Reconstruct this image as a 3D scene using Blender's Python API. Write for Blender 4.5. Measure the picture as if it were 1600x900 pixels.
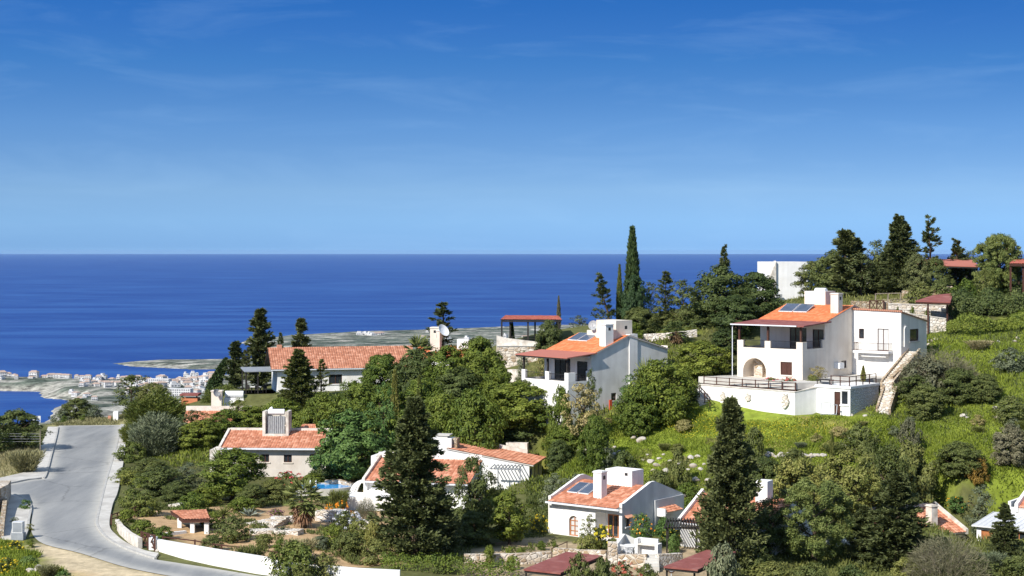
import bpy, bmesh, math, random
import numpy as np
from mathutils import Vector, Matrix

for o in list(bpy.data.objects):
    bpy.data.objects.remove(o)
S = bpy.context.scene
C = S.collection
random.seed(7)
RNG = np.random.default_rng(7)
R = math.radians

# ------------------------------------------------------------------ camera
F, CZ, HZ = 2600.0, 150.0, 392.1          # focal length in photo pixels, camera height over the sea, eye level line
cam = bpy.data.cameras.new('camera')
cam.sensor_width = 36.0
cam.lens = 36.0 * F / 1600.0
cam.shift_y = -(450.0 - HZ) / 1600.0
cam.clip_start = 0.5
cam.clip_end = 600000.0
camo = bpy.data.objects.new('camera', cam)
camo.location = (0, 0, CZ)
camo.rotation_euler = (R(90), 0, 0)
C.objects.link(camo)
S.camera = camo

# ------------------------------------------------------------------ sky and sun
EXPO = 0.40
SUN_AZ, SUN_EL = 220.5, 38.0               # clockwise from +Y (away from the camera), height
world = bpy.data.worlds.new('World')
S.world = world
world.use_nodes = True
nt = world.node_tree
for n in list(nt.nodes):
    nt.nodes.remove(n)


def wn(t, **kw):
    n = nt.nodes.new(t)
    for k, v in kw.items():
        setattr(n, k, v)
    return n


tc = wn('ShaderNodeTexCoord')
sep = wn('ShaderNodeSeparateXYZ')
nt.links.new(tc.outputs['Generated'], sep.inputs[0])
mz = wn('ShaderNodeMath', operation='MULTIPLY_ADD')
mz.inputs[1].default_value = 5.2            # the deep blue starts low in this sky
mz.inputs[2].default_value = 0.145
nt.links.new(sep.outputs[2], mz.inputs[0])
cmb = wn('ShaderNodeCombineXYZ')
nt.links.new(sep.outputs[0], cmb.inputs[0])
nt.links.new(sep.outputs[1], cmb.inputs[1])
nt.links.new(mz.outputs[0], cmb.inputs[2])
nrm = wn('ShaderNodeVectorMath', operation='NORMALIZE')
nt.links.new(cmb.outputs[0], nrm.inputs[0])
sky = wn('ShaderNodeTexSky', sky_type='NISHITA', sun_disc=False)
sky.sun_elevation = R(SUN_EL)
sky.sun_rotation = R(SUN_AZ)
sky.altitude = 150
sky.air_density = 1.0
sky.dust_density = 0.0
sky.ozone_density = 3.0
nt.links.new(nrm.outputs[0], sky.inputs[0])
hs = wn('ShaderNodeHueSaturation')
hs.inputs['Saturation'].default_value = 1.0
hs.inputs['Value'].default_value = 1.0
nt.links.new(sky.outputs[0], hs.inputs['Color'])
# the band of sky opposite the sun is the deepest blue
rz = wn('ShaderNodeMapRange')
rz.inputs[2].default_value = 0.4
nt.links.new(sep.outputs[2], rz.inputs[0])
tint = wn('ShaderNodeValToRGB')
_st = [(0.0033, (.56, .685, .83)), (0.018, (.86, .99, 1.03)), (0.036, (1.12, 1.22, 1.17)), (0.074, (.89, 1.25, 1.42)), (0.112, (.50, 1.08, 1.49)),
       (0.131, (.40, .98, 1.52)), (0.148, (.29, .90, 1.51)), (0.2, (.55, 1.0, 1.5)), (0.36, (2.9, 2.3, 1.75))]
te = tint.color_ramp.elements
while len(te) < len(_st):
    te.new(0.5)
for e_, (z_, c_) in zip(te, _st):
    e_.position = z_ / 0.4
    e_.color = (c_[0] / 3.0, c_[1] / 3.0, c_[2] / 3.0, 1)
nt.links.new(rz.outputs[0], tint.inputs[0])
tm = wn('ShaderNodeVectorMath', operation='MULTIPLY')
nt.links.new(hs.outputs[0], tm.inputs[0])
nt.links.new(tint.outputs[0], tm.inputs[1])
ts = wn('ShaderNodeVectorMath', operation='SCALE')
ts.inputs['Scale'].default_value = 3.0 / 2 ** EXPO
nt.links.new(tm.outputs[0], ts.inputs[0])
# thin veils of cirrus
mp = wn('ShaderNodeMapping')
mp.inputs['Scale'].default_value = (1.6, 1.6, 9.0)
mp.inputs['Rotation'].default_value = (0.0, R(7), R(20))
nt.links.new(tc.outputs['Generated'], mp.inputs[0])
nz = wn('ShaderNodeTexNoise')
nz.inputs['Scale'].default_value = 5.0
nz.inputs['Detail'].default_value = 7.0
nz.inputs['Roughness'].default_value = 0.62
nz.inputs['Distortion'].default_value = 0.6
nt.links.new(mp.outputs[0], nz.inputs['Vector'])
rmp = wn('ShaderNodeValToRGB')
rmp.color_ramp.elements[0].position = 0.5
rmp.color_ramp.elements[0].color = (0, 0, 0, 1)
rmp.color_ramp.elements[1].position = 0.95
rmp.color_ramp.elements[1].color = (0.18, 0.18, 0.18, 1)
nt.links.new(nz.outputs[0], rmp.inputs[0])
mixc = wn('ShaderNodeMixRGB')
mixc.inputs[2].default_value = (2.6, 4.0, 5.6, 1)
nt.links.new(rmp.outputs[0], mixc.inputs[0])
nt.links.new(ts.outputs[0], mixc.inputs[1])
bg = wn('ShaderNodeBackground')
bg.inputs['Strength'].default_value = 0.15
nt.links.new(mixc.outputs[0], bg.inputs[0])
wo = wn('ShaderNodeOutputWorld')
nt.links.new(bg.outputs[0], wo.inputs[0])

sl = bpy.data.lights.new('sun', 'SUN')
sl.energy = 5.0
sl.angle = R(0.53)
sl.color = (1.0, 0.95, 0.87)
so = bpy.data.objects.new('sun', sl)
C.objects.link(so)
_s = Vector((math.sin(R(SUN_AZ)) * math.cos(R(SUN_EL)), math.cos(R(SUN_AZ)) * math.cos(R(SUN_EL)), math.sin(R(SUN_EL))))
so.rotation_euler = (-_s).to_track_quat('-Z', 'Y').to_euler()
so.location = _s * 400 + Vector((0, 150, 130))

S.view_settings.view_transform = 'Standard'
S.view_settings.look = 'None'
S.view_settings.exposure = EXPO
S.view_settings.gamma = 1.0
S.view_settings.use_curve_mapping = False


# ------------------------------------------------------------------ layout helpers
def W(px, py, Y):
    return Vector(((px - 800.0) * Y / F, Y, CZ - (py - HZ) * Y / F))


def plane_y(py, z):
    return (CZ - z) * F / (py - HZ)


def PZ(px, py, z):
    Y = plane_y(py, z)
    return Vector(((px - 800.0) * Y / F, Y, z))


# ------------------------------------------------------------------ materials
def newmat(name):
    m = bpy.data.materials.new(name)
    m.use_nodes = True
    t = m.node_tree
    b = t.nodes['Principled BSDF']
    return m, t, b


def _n(t, typ, **kw):
    n = t.nodes.new(typ)
    for k, v in kw.items():
        setattr(n, k, v)
    return n


def surf(name, c1, c2, scale=3.0, rough=0.85, detail=6.0, bump=0.0, bscale=None, spec=0.3, c3=None, s3=0.5, stretch=(1, 1, 1), metal=0.0, p0=0.35, p1=0.68):
    """two-tone noise surface with optional large stains and bump, in object space"""
    m, t, b = newmat(name)
    co = _n(t, 'ShaderNodeTexCoord')
    mp = _n(t, 'ShaderNodeMapping')
    mp.inputs['Scale'].default_value = stretch
    t.links.new(co.outputs['Object'], mp.inputs[0])
    nz = _n(t, 'ShaderNodeTexNoise')
    nz.inputs['Scale'].default_value = scale
    nz.inputs['Detail'].default_value = detail
    nz.inputs['Roughness'].default_value = 0.6
    t.links.new(mp.outputs[0], nz.inputs['Vector'])
    r = _n(t, 'ShaderNodeValToRGB')
    r.color_ramp.elements[0].position = p0
    r.color_ramp.elements[1].position = p1
    r.color_ramp.elements[0].color = (*c1, 1)
    r.color_ramp.elements[1].color = (*c2, 1)
    t.links.new(nz.outputs[0], r.inputs[0])
    out = r.outputs[0]
    if c3 is not None:
        n2 = _n(t, 'ShaderNodeTexNoise')
        n2.inputs['Scale'].default_value = s3
        n2.inputs['Detail'].default_value = 5.0
        t.links.new(mp.outputs[0], n2.inputs['Vector'])
        r2 = _n(t, 'ShaderNodeValToRGB')
        r2.color_ramp.elements[0].position = 0.48
        r2.color_ramp.elements[1].position = 0.7
        r2.color_ramp.elements[0].color = (0, 0, 0, 1)
        r2.color_ramp.elements[1].color = (1, 1, 1, 1)
        t.links.new(n2.outputs[0], r2.inputs[0])
        mx = _n(t, 'ShaderNodeMixRGB')
        mx.inputs[2].default_value = (*c3, 1)
        t.links.new(r2.outputs[0], mx.inputs[0])
        t.links.new(out, mx.inputs[1])
        out = mx.outputs[0]
    if 'plaster' in name or 'parapet' in name:      # rain streaks running down the render
        m4 = _n(t, 'ShaderNodeMapping')
        m4.inputs['Scale'].default_value = (2.2, 2.2, 0.16)
        t.links.new(co.outputs['Object'], m4.inputs[0])
        n4 = _n(t, 'ShaderNodeTexNoise')
        n4.inputs['Scale'].default_value = 0.7
        n4.inputs['Detail'].default_value = 6.0
        t.links.new(m4.outputs[0], n4.inputs['Vector'])
        r4 = _n(t, 'ShaderNodeMapRange')
        r4.inputs[1].default_value = 0.35
        r4.inputs[2].default_value = 0.6
        r4.inputs[3].default_value = 0.90
        t.links.new(n4.outputs[0], r4.inputs[0])
        v4 = _n(t, 'ShaderNodeVectorMath', operation='SCALE')
        t.links.new(out, v4.inputs[0])
        t.links.new(r4.outputs[0], v4.inputs['Scale'])
        out = v4.outputs[0]
    t.links.new(out, b.inputs['Base Color'])
    b.inputs['Roughness'].default_value = rough
    b.inputs['Specular IOR Level'].default_value = spec
    b.inputs['Metallic'].default_value = metal
    if bump:
        n3 = _n(t, 'ShaderNodeTexNoise')
        n3.inputs['Scale'].default_value = bscale or scale * 4
        n3.inputs['Detail'].default_value = 4.0
        t.links.new(mp.outputs[0], n3.inputs['Vector'])
        bp = _n(t, 'ShaderNodeBump')
        bp.inputs['Strength'].default_value = bump
        bp.inputs['Distance'].default_value = 0.05
        t.links.new(n3.outputs[0], bp.inputs['Height'])
        t.links.new(bp.outputs[0], b.inputs['Normal'])
    return m


def foliage(name, c1, c2, trans=0.12, scale=1.3, hv=0.10):
    """leaf material: clumpy noise between two greens, each plant shifted a little"""
    m, t, b = newmat(name)
    co = _n(t, 'ShaderNodeTexCoord')
    oi = _n(t, 'ShaderNodeObjectInfo')
    nz = _n(t, 'ShaderNodeTexNoise')
    nz.inputs['Scale'].default_value = scale
    nz.inputs['Detail'].default_value = 3.0
    t.links.new(co.outputs['Object'], nz.inputs['Vector'])
    geo = _n(t, 'ShaderNodeNewGeometry')
    ad = _n(t, 'ShaderNodeMath', operation='MULTIPLY_ADD')
    ad.inputs[1].default_value = 0.45
    t.links.new(geo.outputs['Random Per Island'], ad.inputs[0])
    t.links.new(nz.outputs[0], ad.inputs[2])
    r = _n(t, 'ShaderNodeValToRGB')
    r.color_ramp.elements[0].position = 0.45
    r.color_ramp.elements[1].position = 1.0
    r.color_ramp.elements[0].color = (*c1, 1)
    r.color_ramp.elements[1].color = (*c2, 1)
    t.links.new(ad.outputs[0], r.inputs[0])
    h = _n(t, 'ShaderNodeHueSaturation')
    mr = _n(t, 'ShaderNodeMapRange')
    mr.inputs[3].default_value = 1 - hv * 2.2
    mr.inputs[4].default_value = 1 + hv * 2.2
    t.links.new(oi.outputs['Random'], mr.inputs[0])
    t.links.new(mr.outputs[0], h.inputs['Value'])
    mr2 = _n(t, 'ShaderNodeMapRange')
    mr2.inputs[3].default_value = 0.5 + hv * 0.18
    mr2.inputs[4].default_value = 0.5 - hv * 0.18
    t.links.new(oi.outputs['Random'], mr2.inputs[0])
    t.links.new(mr2.outputs[0], h.inputs['Hue'])
    t.links.new(r.outputs[0], h.inputs['Color'])
    t.links.new(h.outputs[0], b.inputs['Base Color'])
    b.inputs['Roughness'].default_value = 0.6
    b.inputs['Specular IOR Level'].default_value = 0.22
    if trans:
        tr = _n(t, 'ShaderNodeBsdfTranslucent')
        t.links.new(h.outputs[0], tr.inputs[0])
        mx = _n(t, 'ShaderNodeMixShader')
        mx.inputs[0].default_value = trans
        o = t.nodes['Material Output']
        t.links.new(b.outputs[0], mx.inputs[1])
        t.links.new(tr.outputs[0], mx.inputs[2])
        t.links.new(mx.outputs[0], o.inputs[0])
    return m


def tile_mat(name, c1, c2, c3, dark=(0.10, 0.04, 0.025)):
    m, t, b = newmat(name)
    uv = _n(t, 'ShaderNodeUVMap')
    fl = _n(t, 'ShaderNodeVectorMath', operation='FLOOR')
    t.links.new(uv.outputs[0], fl.inputs[0])
    wv = _n(t, 'ShaderNodeTexWhiteNoise', noise_dimensions='2D')
    t.links.new(fl.outputs[0], wv.inputs['Vector'])
    r = _n(t, 'ShaderNodeValToRGB')
    e = r.color_ramp.elements
    e[0].position, e[0].color = 0.0, (*c1, 1)
    e[1].position, e[1].color = 1.0, (*c3, 1)
    k = e.new(0.55)
    k.color = (*c2, 1)
    t.links.new(wv.outputs['Value'], r.inputs[0])
    co = _n(t, 'ShaderNodeTexCoord')
    nz = _n(t, 'ShaderNodeTexNoise')
    nz.inputs['Scale'].default_value = 0.9
    nz.inputs['Detail'].default_value = 8.0
    nz.inputs['Roughness'].default_value = 0.7
    t.links.new(co.outputs['Object'], nz.inputs['Vector'])
    r2 = _n(t, 'ShaderNodeValToRGB')
    r2.color_ramp.elements[0].position = 0.5
    r2.color_ramp.elements[0].color = (0, 0, 0, 1)
    r2.color_ramp.elements[1].position = 0.85
    r2.color_ramp.elements[1].color = (0.4, 0.4, 0.4, 1)
    t.links.new(nz.outputs[0], r2.inputs[0])
    mx = _n(t, 'ShaderNodeMixRGB')
    mx.inputs[2].default_value = (*dark, 1)
    t.links.new(r2.outputs[0], mx.inputs[0])
    t.links.new(r.outputs[0], mx.inputs[1])
    t.links.new(mx.outputs[0], b.inputs['Base Color'])
    b.inputs['Roughness'].default_value = 0.85
    b.inputs['Specular IOR Level'].default_value = 0.2
    return m


def stone_mat(name, c1, c2, c3, mortar, scale=2.2, bump=0.8):
    m, t, b = newmat(name)
    co = _n(t, 'ShaderNodeTexCoord')
    mp = _n(t, 'ShaderNodeMapping')
    mp.inputs['Scale'].default_value = (1, 1, 1.5)
    t.links.new(co.outputs['Object'], mp.inputs[0])
    nz = _n(t, 'ShaderNodeTexNoise')
    nz.inputs['Scale'].default_value = 3.0
    t.links.new(mp.outputs[0], nz.inputs['Vector'])
    wp = _n(t, 'ShaderNodeMixRGB')
    wp.inputs[0].default_value = 0.12
    t.links.new(mp.outputs[0], wp.inputs[1])
    t.links.new(nz.outputs['Color'], wp.inputs[2])
    v = _n(t, 'ShaderNodeTexVoronoi', feature='F1')
    v.inputs['Scale'].default_value = scale
    t.links.new(wp.outputs[0], v.inputs['Vector'])
    v2 = _n(t, 'ShaderNodeTexVoronoi', feature='DISTANCE_TO_EDGE')
    v2.inputs['Scale'].default_value = scale
    t.links.new(wp.outputs[0], v2.inputs['Vector'])
    sp = _n(t, 'ShaderNodeSeparateColor')
    t.links.new(v.outputs['Color'], sp.inputs[0])
    r = _n(t, 'ShaderNodeValToRGB')
    e = r.color_ramp.elements
    e[0].position, e[0].color = 0.1, (*c1, 1)
    e[1].position, e[1].color = 0.9, (*c3, 1)
    k = e.new(0.5)
    k.color = (*c2, 1)
    t.links.new(sp.outputs[0], r.inputs[0])
    r2 = _n(t, 'ShaderNodeValToRGB')
    r2.color_ramp.elements[0].position = 0.02
    r2.color_ramp.elements[0].color = (1, 1, 1, 1)
    r2.color_ramp.elements[1].position = 0.10
    r2.color_ramp.elements[1].color = (0, 0, 0, 1)
    t.links.new(v2.outputs[0], r2.inputs[0])
    mx = _n(t, 'ShaderNodeMixRGB')
    mx.inputs[2].default_value = (*mortar, 1)
    t.links.new(r2.outputs[0], mx.inputs[0])
    t.links.new(r.outputs[0], mx.inputs[1])
    t.links.new(mx.outputs[0], b.inputs['Base Color'])
    b.inputs['Roughness'].default_value = 0.9
    b.inputs['Specular IOR Level'].default_value = 0.15
    bp = _n(t, 'ShaderNodeBump')
    bp.inputs['Strength'].default_value = bump
    bp.inputs['Distance'].default_value = 0.08
    r3 = _n(t, 'ShaderNodeMapRange')
    r3.inputs[2].default_value = 0.18
    t.links.new(v2.outputs[0], r3.inputs[0])
    t.links.new(r3.outputs[0], bp.inputs['Height'])
    t.links.new(bp.outputs[0], b.inputs['Normal'])
    return m


M = {}
M['white'] = surf('white_plaster', (0.78, 0.77, 0.75), (0.84, 0.83, 0.81), 1.2, 0.8, 6, 0.15, 12, 0.2, (0.72, 0.70, 0.66), 0.35)
M['cream'] = surf('cream_plaster', (0.70, 0.63, 0.54), (0.76, 0.69, 0.60), 1.0, 0.85, 6, 0.15, 12, 0.2, (0.64, 0.57, 0.48), 0.4)
M['villa'] = surf('warm_cream_plaster', (0.76, 0.68, 0.585), (0.82, 0.75, 0.66), 1.0, 0.85, 6, 0.15, 12, 0.2, (0.72, 0.635, 0.54), 0.4)
M['grazed_gable'] = surf('sun_grazed_plaster', (0.70, 0.69, 0.66), (0.76, 0.75, 0.72), 0.9, 0.85, 7, 0.2, 10, 0.2, (0.62, 0.61, 0.58), 0.5)  # grazing sun on the tall gable put into the plaster tone
M['town'] = surf('town_plaster', (0.5, 0.5, 0.5), (0.70, 0.69, 0.67), 0.15, 0.9, 4)  # greyed plaster, with the distance haze put into its colour
M['town_tile'] = surf('town_roof_tiles', (0.33, 0.24, 0.19), (0.44, 0.34, 0.28), 0.3, 0.9, 4)
M['town_glass'] = surf('town_windows', (0.10, 0.11, 0.13), (0.2, 0.2, 0.21), 0.3, 0.6, 3)
M['beige'] = surf('beige_plaster', (0.58, 0.53, 0.48), (0.66, 0.61, 0.55), 1.2, 0.85, 6, 0.15, 12, 0.2, (0.55, 0.49, 0.43), 0.4)
M['shaded_white'] = surf('shaded_white_plaster', (0.55, 0.55, 0.55), (0.64, 0.64, 0.63), 0.9, 0.85, 7, 0.2, 10, 0.2, (0.48, 0.48, 0.48), 0.5)  # white plaster darkened, the gable's shade held in its colour
M['parapet'] = surf('weathered_parapet', (0.58, 0.53, 0.46), (0.74, 0.70, 0.64), 2.5, 0.9, 7, 0.2, 12, 0.2, (0.42, 0.37, 0.31), 1.1)
M['tile'] = tile_mat('terracotta_tiles', (0.37, 0.145, 0.08), (0.50, 0.21, 0.125), (0.62, 0.32, 0.21))
M['tile_new'] = tile_mat('new_orange_tiles', (0.53, 0.165, 0.065), (0.60, 0.195, 0.08), (0.68, 0.25, 0.115), (0.42, 0.14, 0.06))
M['tile_old'] = tile_mat('old_brown_tiles', (0.34, 0.14, 0.085), (0.44, 0.195, 0.12), (0.53, 0.27, 0.18), (0.20, 0.10, 0.07))
M['redroof'] = surf('red_brown_sheet_roof', (0.20, 0.062, 0.052), (0.27, 0.085, 0.07), 3.0, 0.7, 6, 0.1, 12, 0.3, (0.31, 0.13, 0.11), 0.8)
M['redtile'] = tile_mat('red_canopy_tiles', (0.31, 0.095, 0.068), (0.37, 0.12, 0.088), (0.43, 0.165, 0.125), (0.24, 0.09, 0.07))
M['brownwood'] = surf('dark_brown_wood', (0.055, 0.024, 0.017), (0.10, 0.043, 0.03), 4, 0.7, 6, 0.2, 30, 0.25, stretch=(4, 4, 0.7))
M['blackwood'] = surf('black_timber', (0.018, 0.016, 0.015), (0.045, 0.04, 0.036), 5, 0.7, 6, 0.2, 30, 0.25)
M['orangewood'] = surf('varnished_wood', (0.33, 0.12, 0.045), (0.45, 0.18, 0.07), 4, 0.5, 6, 0.1, 20, 0.4)
M['iron'] = surf('black_iron', (0.015, 0.015, 0.017), (0.03, 0.03, 0.033), 8, 0.5, 3, 0, None, 0.4)
M['glass'] = surf('dark_window_glass', (0.012, 0.015, 0.02), (0.03, 0.036, 0.045), 0.6, 0.08, 2, 0, None, 0.7)
M['curtain'] = surf('pale_curtain', (0.45, 0.45, 0.45), (0.6, 0.6, 0.58), 5, 0.8, 3, stretch=(6, 6, 0.3))
M['bluepanel'] = surf('solar_glass', (0.05, 0.065, 0.10), (0.085, 0.105, 0.15), 1.0, 0.15, 3, 0, None, 0.6)
M['metal'] = surf('light_metal', (0.55, 0.56, 0.58), (0.68, 0.69, 0.70), 6, 0.4, 4, 0, None, 0.5)
M['tank'] = surf('white_tank', (0.74, 0.75, 0.76), (0.82, 0.83, 0.84), 4, 0.4, 3, 0, None, 0.5)
M['grille'] = surf('grey_grille', (0.22, 0.23, 0.24), (0.42, 0.43, 0.44), 14, 0.5, 4, 0, None, 0.4, stretch=(1, 1, 0.15))
M['gutter'] = surf('pale_gutter', (0.62, 0.64, 0.68), (0.72, 0.74, 0.78), 4, 0.5, 3, 0, None, 0.4)
M['asphalt'] = None
M['concrete'] = surf('pale_concrete', (0.46, 0.44, 0.40), (0.58, 0.56, 0.52), 1.3, 0.9, 8, 0.15, 14, 0.2, (0.38, 0.36, 0.33), 0.35)
M['kerb'] = surf('kerb_concrete', (0.35, 0.34, 0.32), (0.47, 0.46, 0.43), 2.0, 0.9, 8, 0.15, 14, 0.2)
M['rubble'] = stone_mat('rubble_stone', (0.34, 0.25, 0.16), (0.52, 0.43, 0.33), (0.66, 0.60, 0.52), (0.55, 0.49, 0.42), 2.4)
M['ochre_stone'] = stone_mat('ochre_stone', (0.32, 0.22, 0.13), (0.44, 0.34, 0.23), (0.52, 0.45, 0.36), (0.30, 0.25, 0.19), 3.2)
M['pale_stone'] = stone_mat('pale_stone', (0.50, 0.43, 0.34), (0.64, 0.58, 0.50), (0.74, 0.70, 0.64), (0.55, 0.50, 0.44), 2.6)
M['white_stone'] = stone_mat('whitewashed_stone', (0.56, 0.56, 0.56), (0.66, 0.66, 0.66), (0.72, 0.72, 0.71), (0.50, 0.50, 0.50), 3.2, 1.0)
M['rock'] = surf('limestone', (0.34, 0.31, 0.27), (0.54, 0.51, 0.46), 1.6, 0.9, 9, 0.6, 5, 0.2, (0.35, 0.28, 0.20), 0.9)
M['bark'] = surf('bark', (0.055, 0.04, 0.028), (0.13, 0.095, 0.065), 5, 0.95, 8, 0.6, 12, 0.1, stretch=(1, 1, 0.25))
M['palebark'] = surf('pale_bark', (0.16, 0.13, 0.10), (0.30, 0.26, 0.21), 5, 0.95, 8, 0.5, 12, 0.1, stretch=(1, 1, 0.25))
M['pool'] = surf('pool_water', (0.01, 0.24, 0.66), (0.03, 0.36, 0.80), 2.2, 0.08, 3, 0.1, 3, 0.5)
M['red'] = surf('red_paint', (0.55, 0.07, 0.03), (0.62, 0.09, 0.04), 3, 0.5, 3)
M['blue'] = surf('blue_plastic', (0.02, 0.09, 0.34), (0.03, 0.12, 0.42), 3, 0.5, 3)
M['plastic'] = surf('white_plastic', (0.80, 0.80, 0.80), (0.84, 0.84, 0.84), 3, 0.4, 3)
M['greybox'] = surf('grey_cabinet', (0.24, 0.26, 0.29), (0.31, 0.33, 0.36), 2, 0.5, 4)
M['terracotta'] = surf('terracotta_plaster', (0.52, 0.18, 0.09), (0.62, 0.24, 0.12), 2, 0.9, 5)
M['hatwhite'] = M['white']

# foliage (base colours 0.03 to 0.2)
M['f_conifer'] = foliage('dark_conifer_leaves', (0.048, 0.064, 0.022), (0.150, 0.172, 0.062), 0.18)
M['f_cypress'] = foliage('cypress_leaves', (0.025, 0.050, 0.016), (0.075, 0.115, 0.038), 0.08)
M['f_ever'] = foliage('evergreen_leaves', (0.058, 0.094, 0.013), (0.205, 0.248, 0.039), 0.26)
M['f_dark'] = foliage('dark_leaves', (0.036, 0.056, 0.014), (0.125, 0.155, 0.044), 0.18)
M['f_bright'] = foliage('bright_leaves', (0.045, 0.095, 0.018), (0.17, 0.25, 0.065), 0.15)
M['f_yellow'] = foliage('yellow_green_leaves', (0.10, 0.12, 0.022), (0.26, 0.26, 0.075), 0.15)
M['f_straw'] = foliage('straw_green_leaves', (0.17, 0.16, 0.05), (0.36, 0.32, 0.13), 0.15)
M['f_olive'] = foliage('olive_leaves', (0.07, 0.09, 0.045), (0.19, 0.21, 0.12), 0.10)
M['f_grey'] = foliage('grey_scrub', (0.085, 0.088, 0.045), (0.19, 0.182, 0.105), 0.12)
M['f_feather'] = foliage('feathery_leaves', (0.075, 0.105, 0.018), (0.20, 0.215, 0.048), 0.15)
M['f_pine'] = foliage('pine_needles', (0.068, 0.102, 0.026), (0.210, 0.250, 0.072), 0.22)
M['f_scrub'] = foliage('scrub_leaves', (0.060, 0.080, 0.018), (0.175, 0.190, 0.055), 0.15)
M['f_palm'] = foliage('palm_fronds', (0.055, 0.085, 0.020), (0.19, 0.22, 0.07), 0.12)
M['f_dead'] = foliage('dead_fronds', (0.13, 0.075, 0.035), (0.30, 0.20, 0.11), 0.05)
M['f_agave'] = foliage('agave_leaves', (0.16, 0.19, 0.15), (0.33, 0.36, 0.29), 0.05)
M['f_orange'] = foliage('orange_flowers', (0.65, 0.20, 0.01), (0.85, 0.38, 0.03), 0.1)
M['f_yflower'] = foliage('yellow_flowers', (0.60, 0.42, 0.02), (0.75, 0.58, 0.05), 0.1)
M['f_white'] = foliage('white_flowers', (0.48, 0.50, 0.56), (0.75, 0.76, 0.80), 0.1)
M['f_red'] = foliage('red_flowers', (0.45, 0.06, 0.05), (0.6, 0.14, 0.12), 0.1)
M['f_purple'] = foliage('purple_flowers', (0.16, 0.05, 0.10), (0.28, 0.12, 0.2), 0.1)
M['f_meadow'] = foliage('meadow_grass_blades', (0.135, 0.185, 0.020), (0.31, 0.36, 0.050), 0.3, 0.25)
M['f_rust'] = foliage('rusty_leaves', (0.16, 0.10, 0.02), (0.34, 0.19, 0.045), 0.15)
M['f_dry'] = foliage('dry_grass_blades', (0.16, 0.15, 0.06), (0.36, 0.33, 0.18), 0.15, 0.25)


# ------------------------------------------------------------------ mesh helpers
class MB:
    def __init__(self):
        self.v, self.f, self.m = [], [], []

    def add(self, vs, fs, mi=0):
        o = len(self.v)
        self.v += [tuple(p) for p in vs]
        self.f += [tuple(i + o for i in f) for f in fs]
        self.m += [mi] * len(fs)
        return self

    def box(self, x0, x1, y0, y1, z0, z1, mi=0):
        return self.add([(x0, y0, z0), (x1, y0, z0), (x1, y1, z0), (x0, y1, z0), (x0, y0, z1), (x1, y0, z1), (x1, y1, z1), (x0, y1, z1)],
                        [(0, 3, 2, 1), (4, 5, 6, 7), (0, 1, 5, 4), (1, 2, 6, 5), (2, 3, 7, 6), (3, 0, 4, 7)], mi)

    def hexa(self, b, t, mi=0):
        """bottom quad b, top quad t (same winding, counter-clockwise from above)"""
        return self.add(list(b) + list(t), [(3, 2, 1, 0), (4, 5, 6, 7), (0, 1, 5, 4), (1, 2, 6, 5), (2, 3, 7, 6), (3, 0, 4, 7)], mi)

    def prism(self, poly, z0, z1, mi=0):
        n = len(poly)
        zz0 = z0 if hasattr(z0, '__len__') else [z0] * n
        zz1 = z1 if hasattr(z1, '__len__') else [z1] * n
        vs = [(p[0], p[1], a) for p, a in zip(poly, zz0)] + [(p[0], p[1], a) for p, a in zip(poly, zz1)]
        fs = [tuple(reversed(range(n))), tuple(range(n, 2 * n))]
        fs += [(i, (i + 1) % n, n + (i + 1) % n, n + i) for i in range(n)]
        return self.add(vs, fs, mi)

    def bar(self, a, b, w, h=None, mi=0):
        """rectangular bar between two points"""
        a, b = Vector(a), Vector(b)
        h = h or w
        d = (b - a).normalized()
        up = Vector((0, 0, 1)) if abs(d.z) < 0.95 else Vector((0, 1, 0))
        s = d.cross(up).normalized() * (w / 2)
        u = s.cross(d).normalized() * (h / 2)
        vs = [a - s - u, a + s - u, a + s + u, a - s + u, b - s - u, b + s - u, b + s + u, b - s + u]
        return self.add(vs, [(0, 1, 2, 3), (7, 6, 5, 4), (4, 5, 1, 0), (5, 6, 2, 1), (6, 7, 3, 2), (7, 4, 0, 3)], mi)

    def tube(self, pts, rad, n=6, mi=0, cap=True):
        pts = [Vector(p) for p in pts]
        rr = rad if hasattr(rad, '__len__') else [rad] * len(pts)
        o = len(self.v)
        for i, p in enumerate(pts):
            d = (pts[min(i + 1, len(pts) - 1)] - pts[max(i - 1, 0)]).normalized()
            up = Vector((0, 0, 1)) if abs(d.z) < 0.9 else Vector((1, 0, 0))
            s = d.cross(up).normalized()
            u = s.cross(d)
            for k in range(n):
                a = 2 * math.pi * k / n
                self.v.append(tuple(p + s * (math.cos(a) * rr[i]) + u * (math.sin(a) * rr[i])))
        for i in range(len(pts) - 1):
            for k in range(n):
                self.f.append((o + i * n + k, o + i * n + (k + 1) % n, o + (i + 1) * n + (k + 1) % n, o + (i + 1) * n + k))
                self.m.append(mi)
        if cap:
            self.f.append(tuple(o + k for k in reversed(range(n))))
            self.m.append(mi)
            e = o + (len(pts) - 1) * n
            self.f.append(tuple(e + k for k in range(n)))
            self.m.append(mi)
        return self

    def build(self, name, mats, parent=None, smooth=False):
        if not isinstance(mats, (list, tuple)):
            mats = [mats]
        me = bpy.data.meshes.new(name)
        me.from_pydata(self.v, [], self.f)
        for m in mats:
            me.materials.append(m)
        if len(mats) > 1:
            me.polygons.foreach_set('material_index', self.m)
        if smooth:
            me.polygons.foreach_set('use_smooth', [True] * len(me.polygons))
        me.update()
        o = bpy.data.objects.new(name, me)
        C.objects.link(o)
        if parent is not None:
            o.parent = parent
        return o


def tag(o, label=None, cat=None, group=None, kind=None):
    if label:
        o['label'] = label
        o['kind'] = 'thing'
    if cat:
        o['category'] = cat
    if group:
        o['group'] = group
    if kind:
        o['kind'] = kind
    return o


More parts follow.
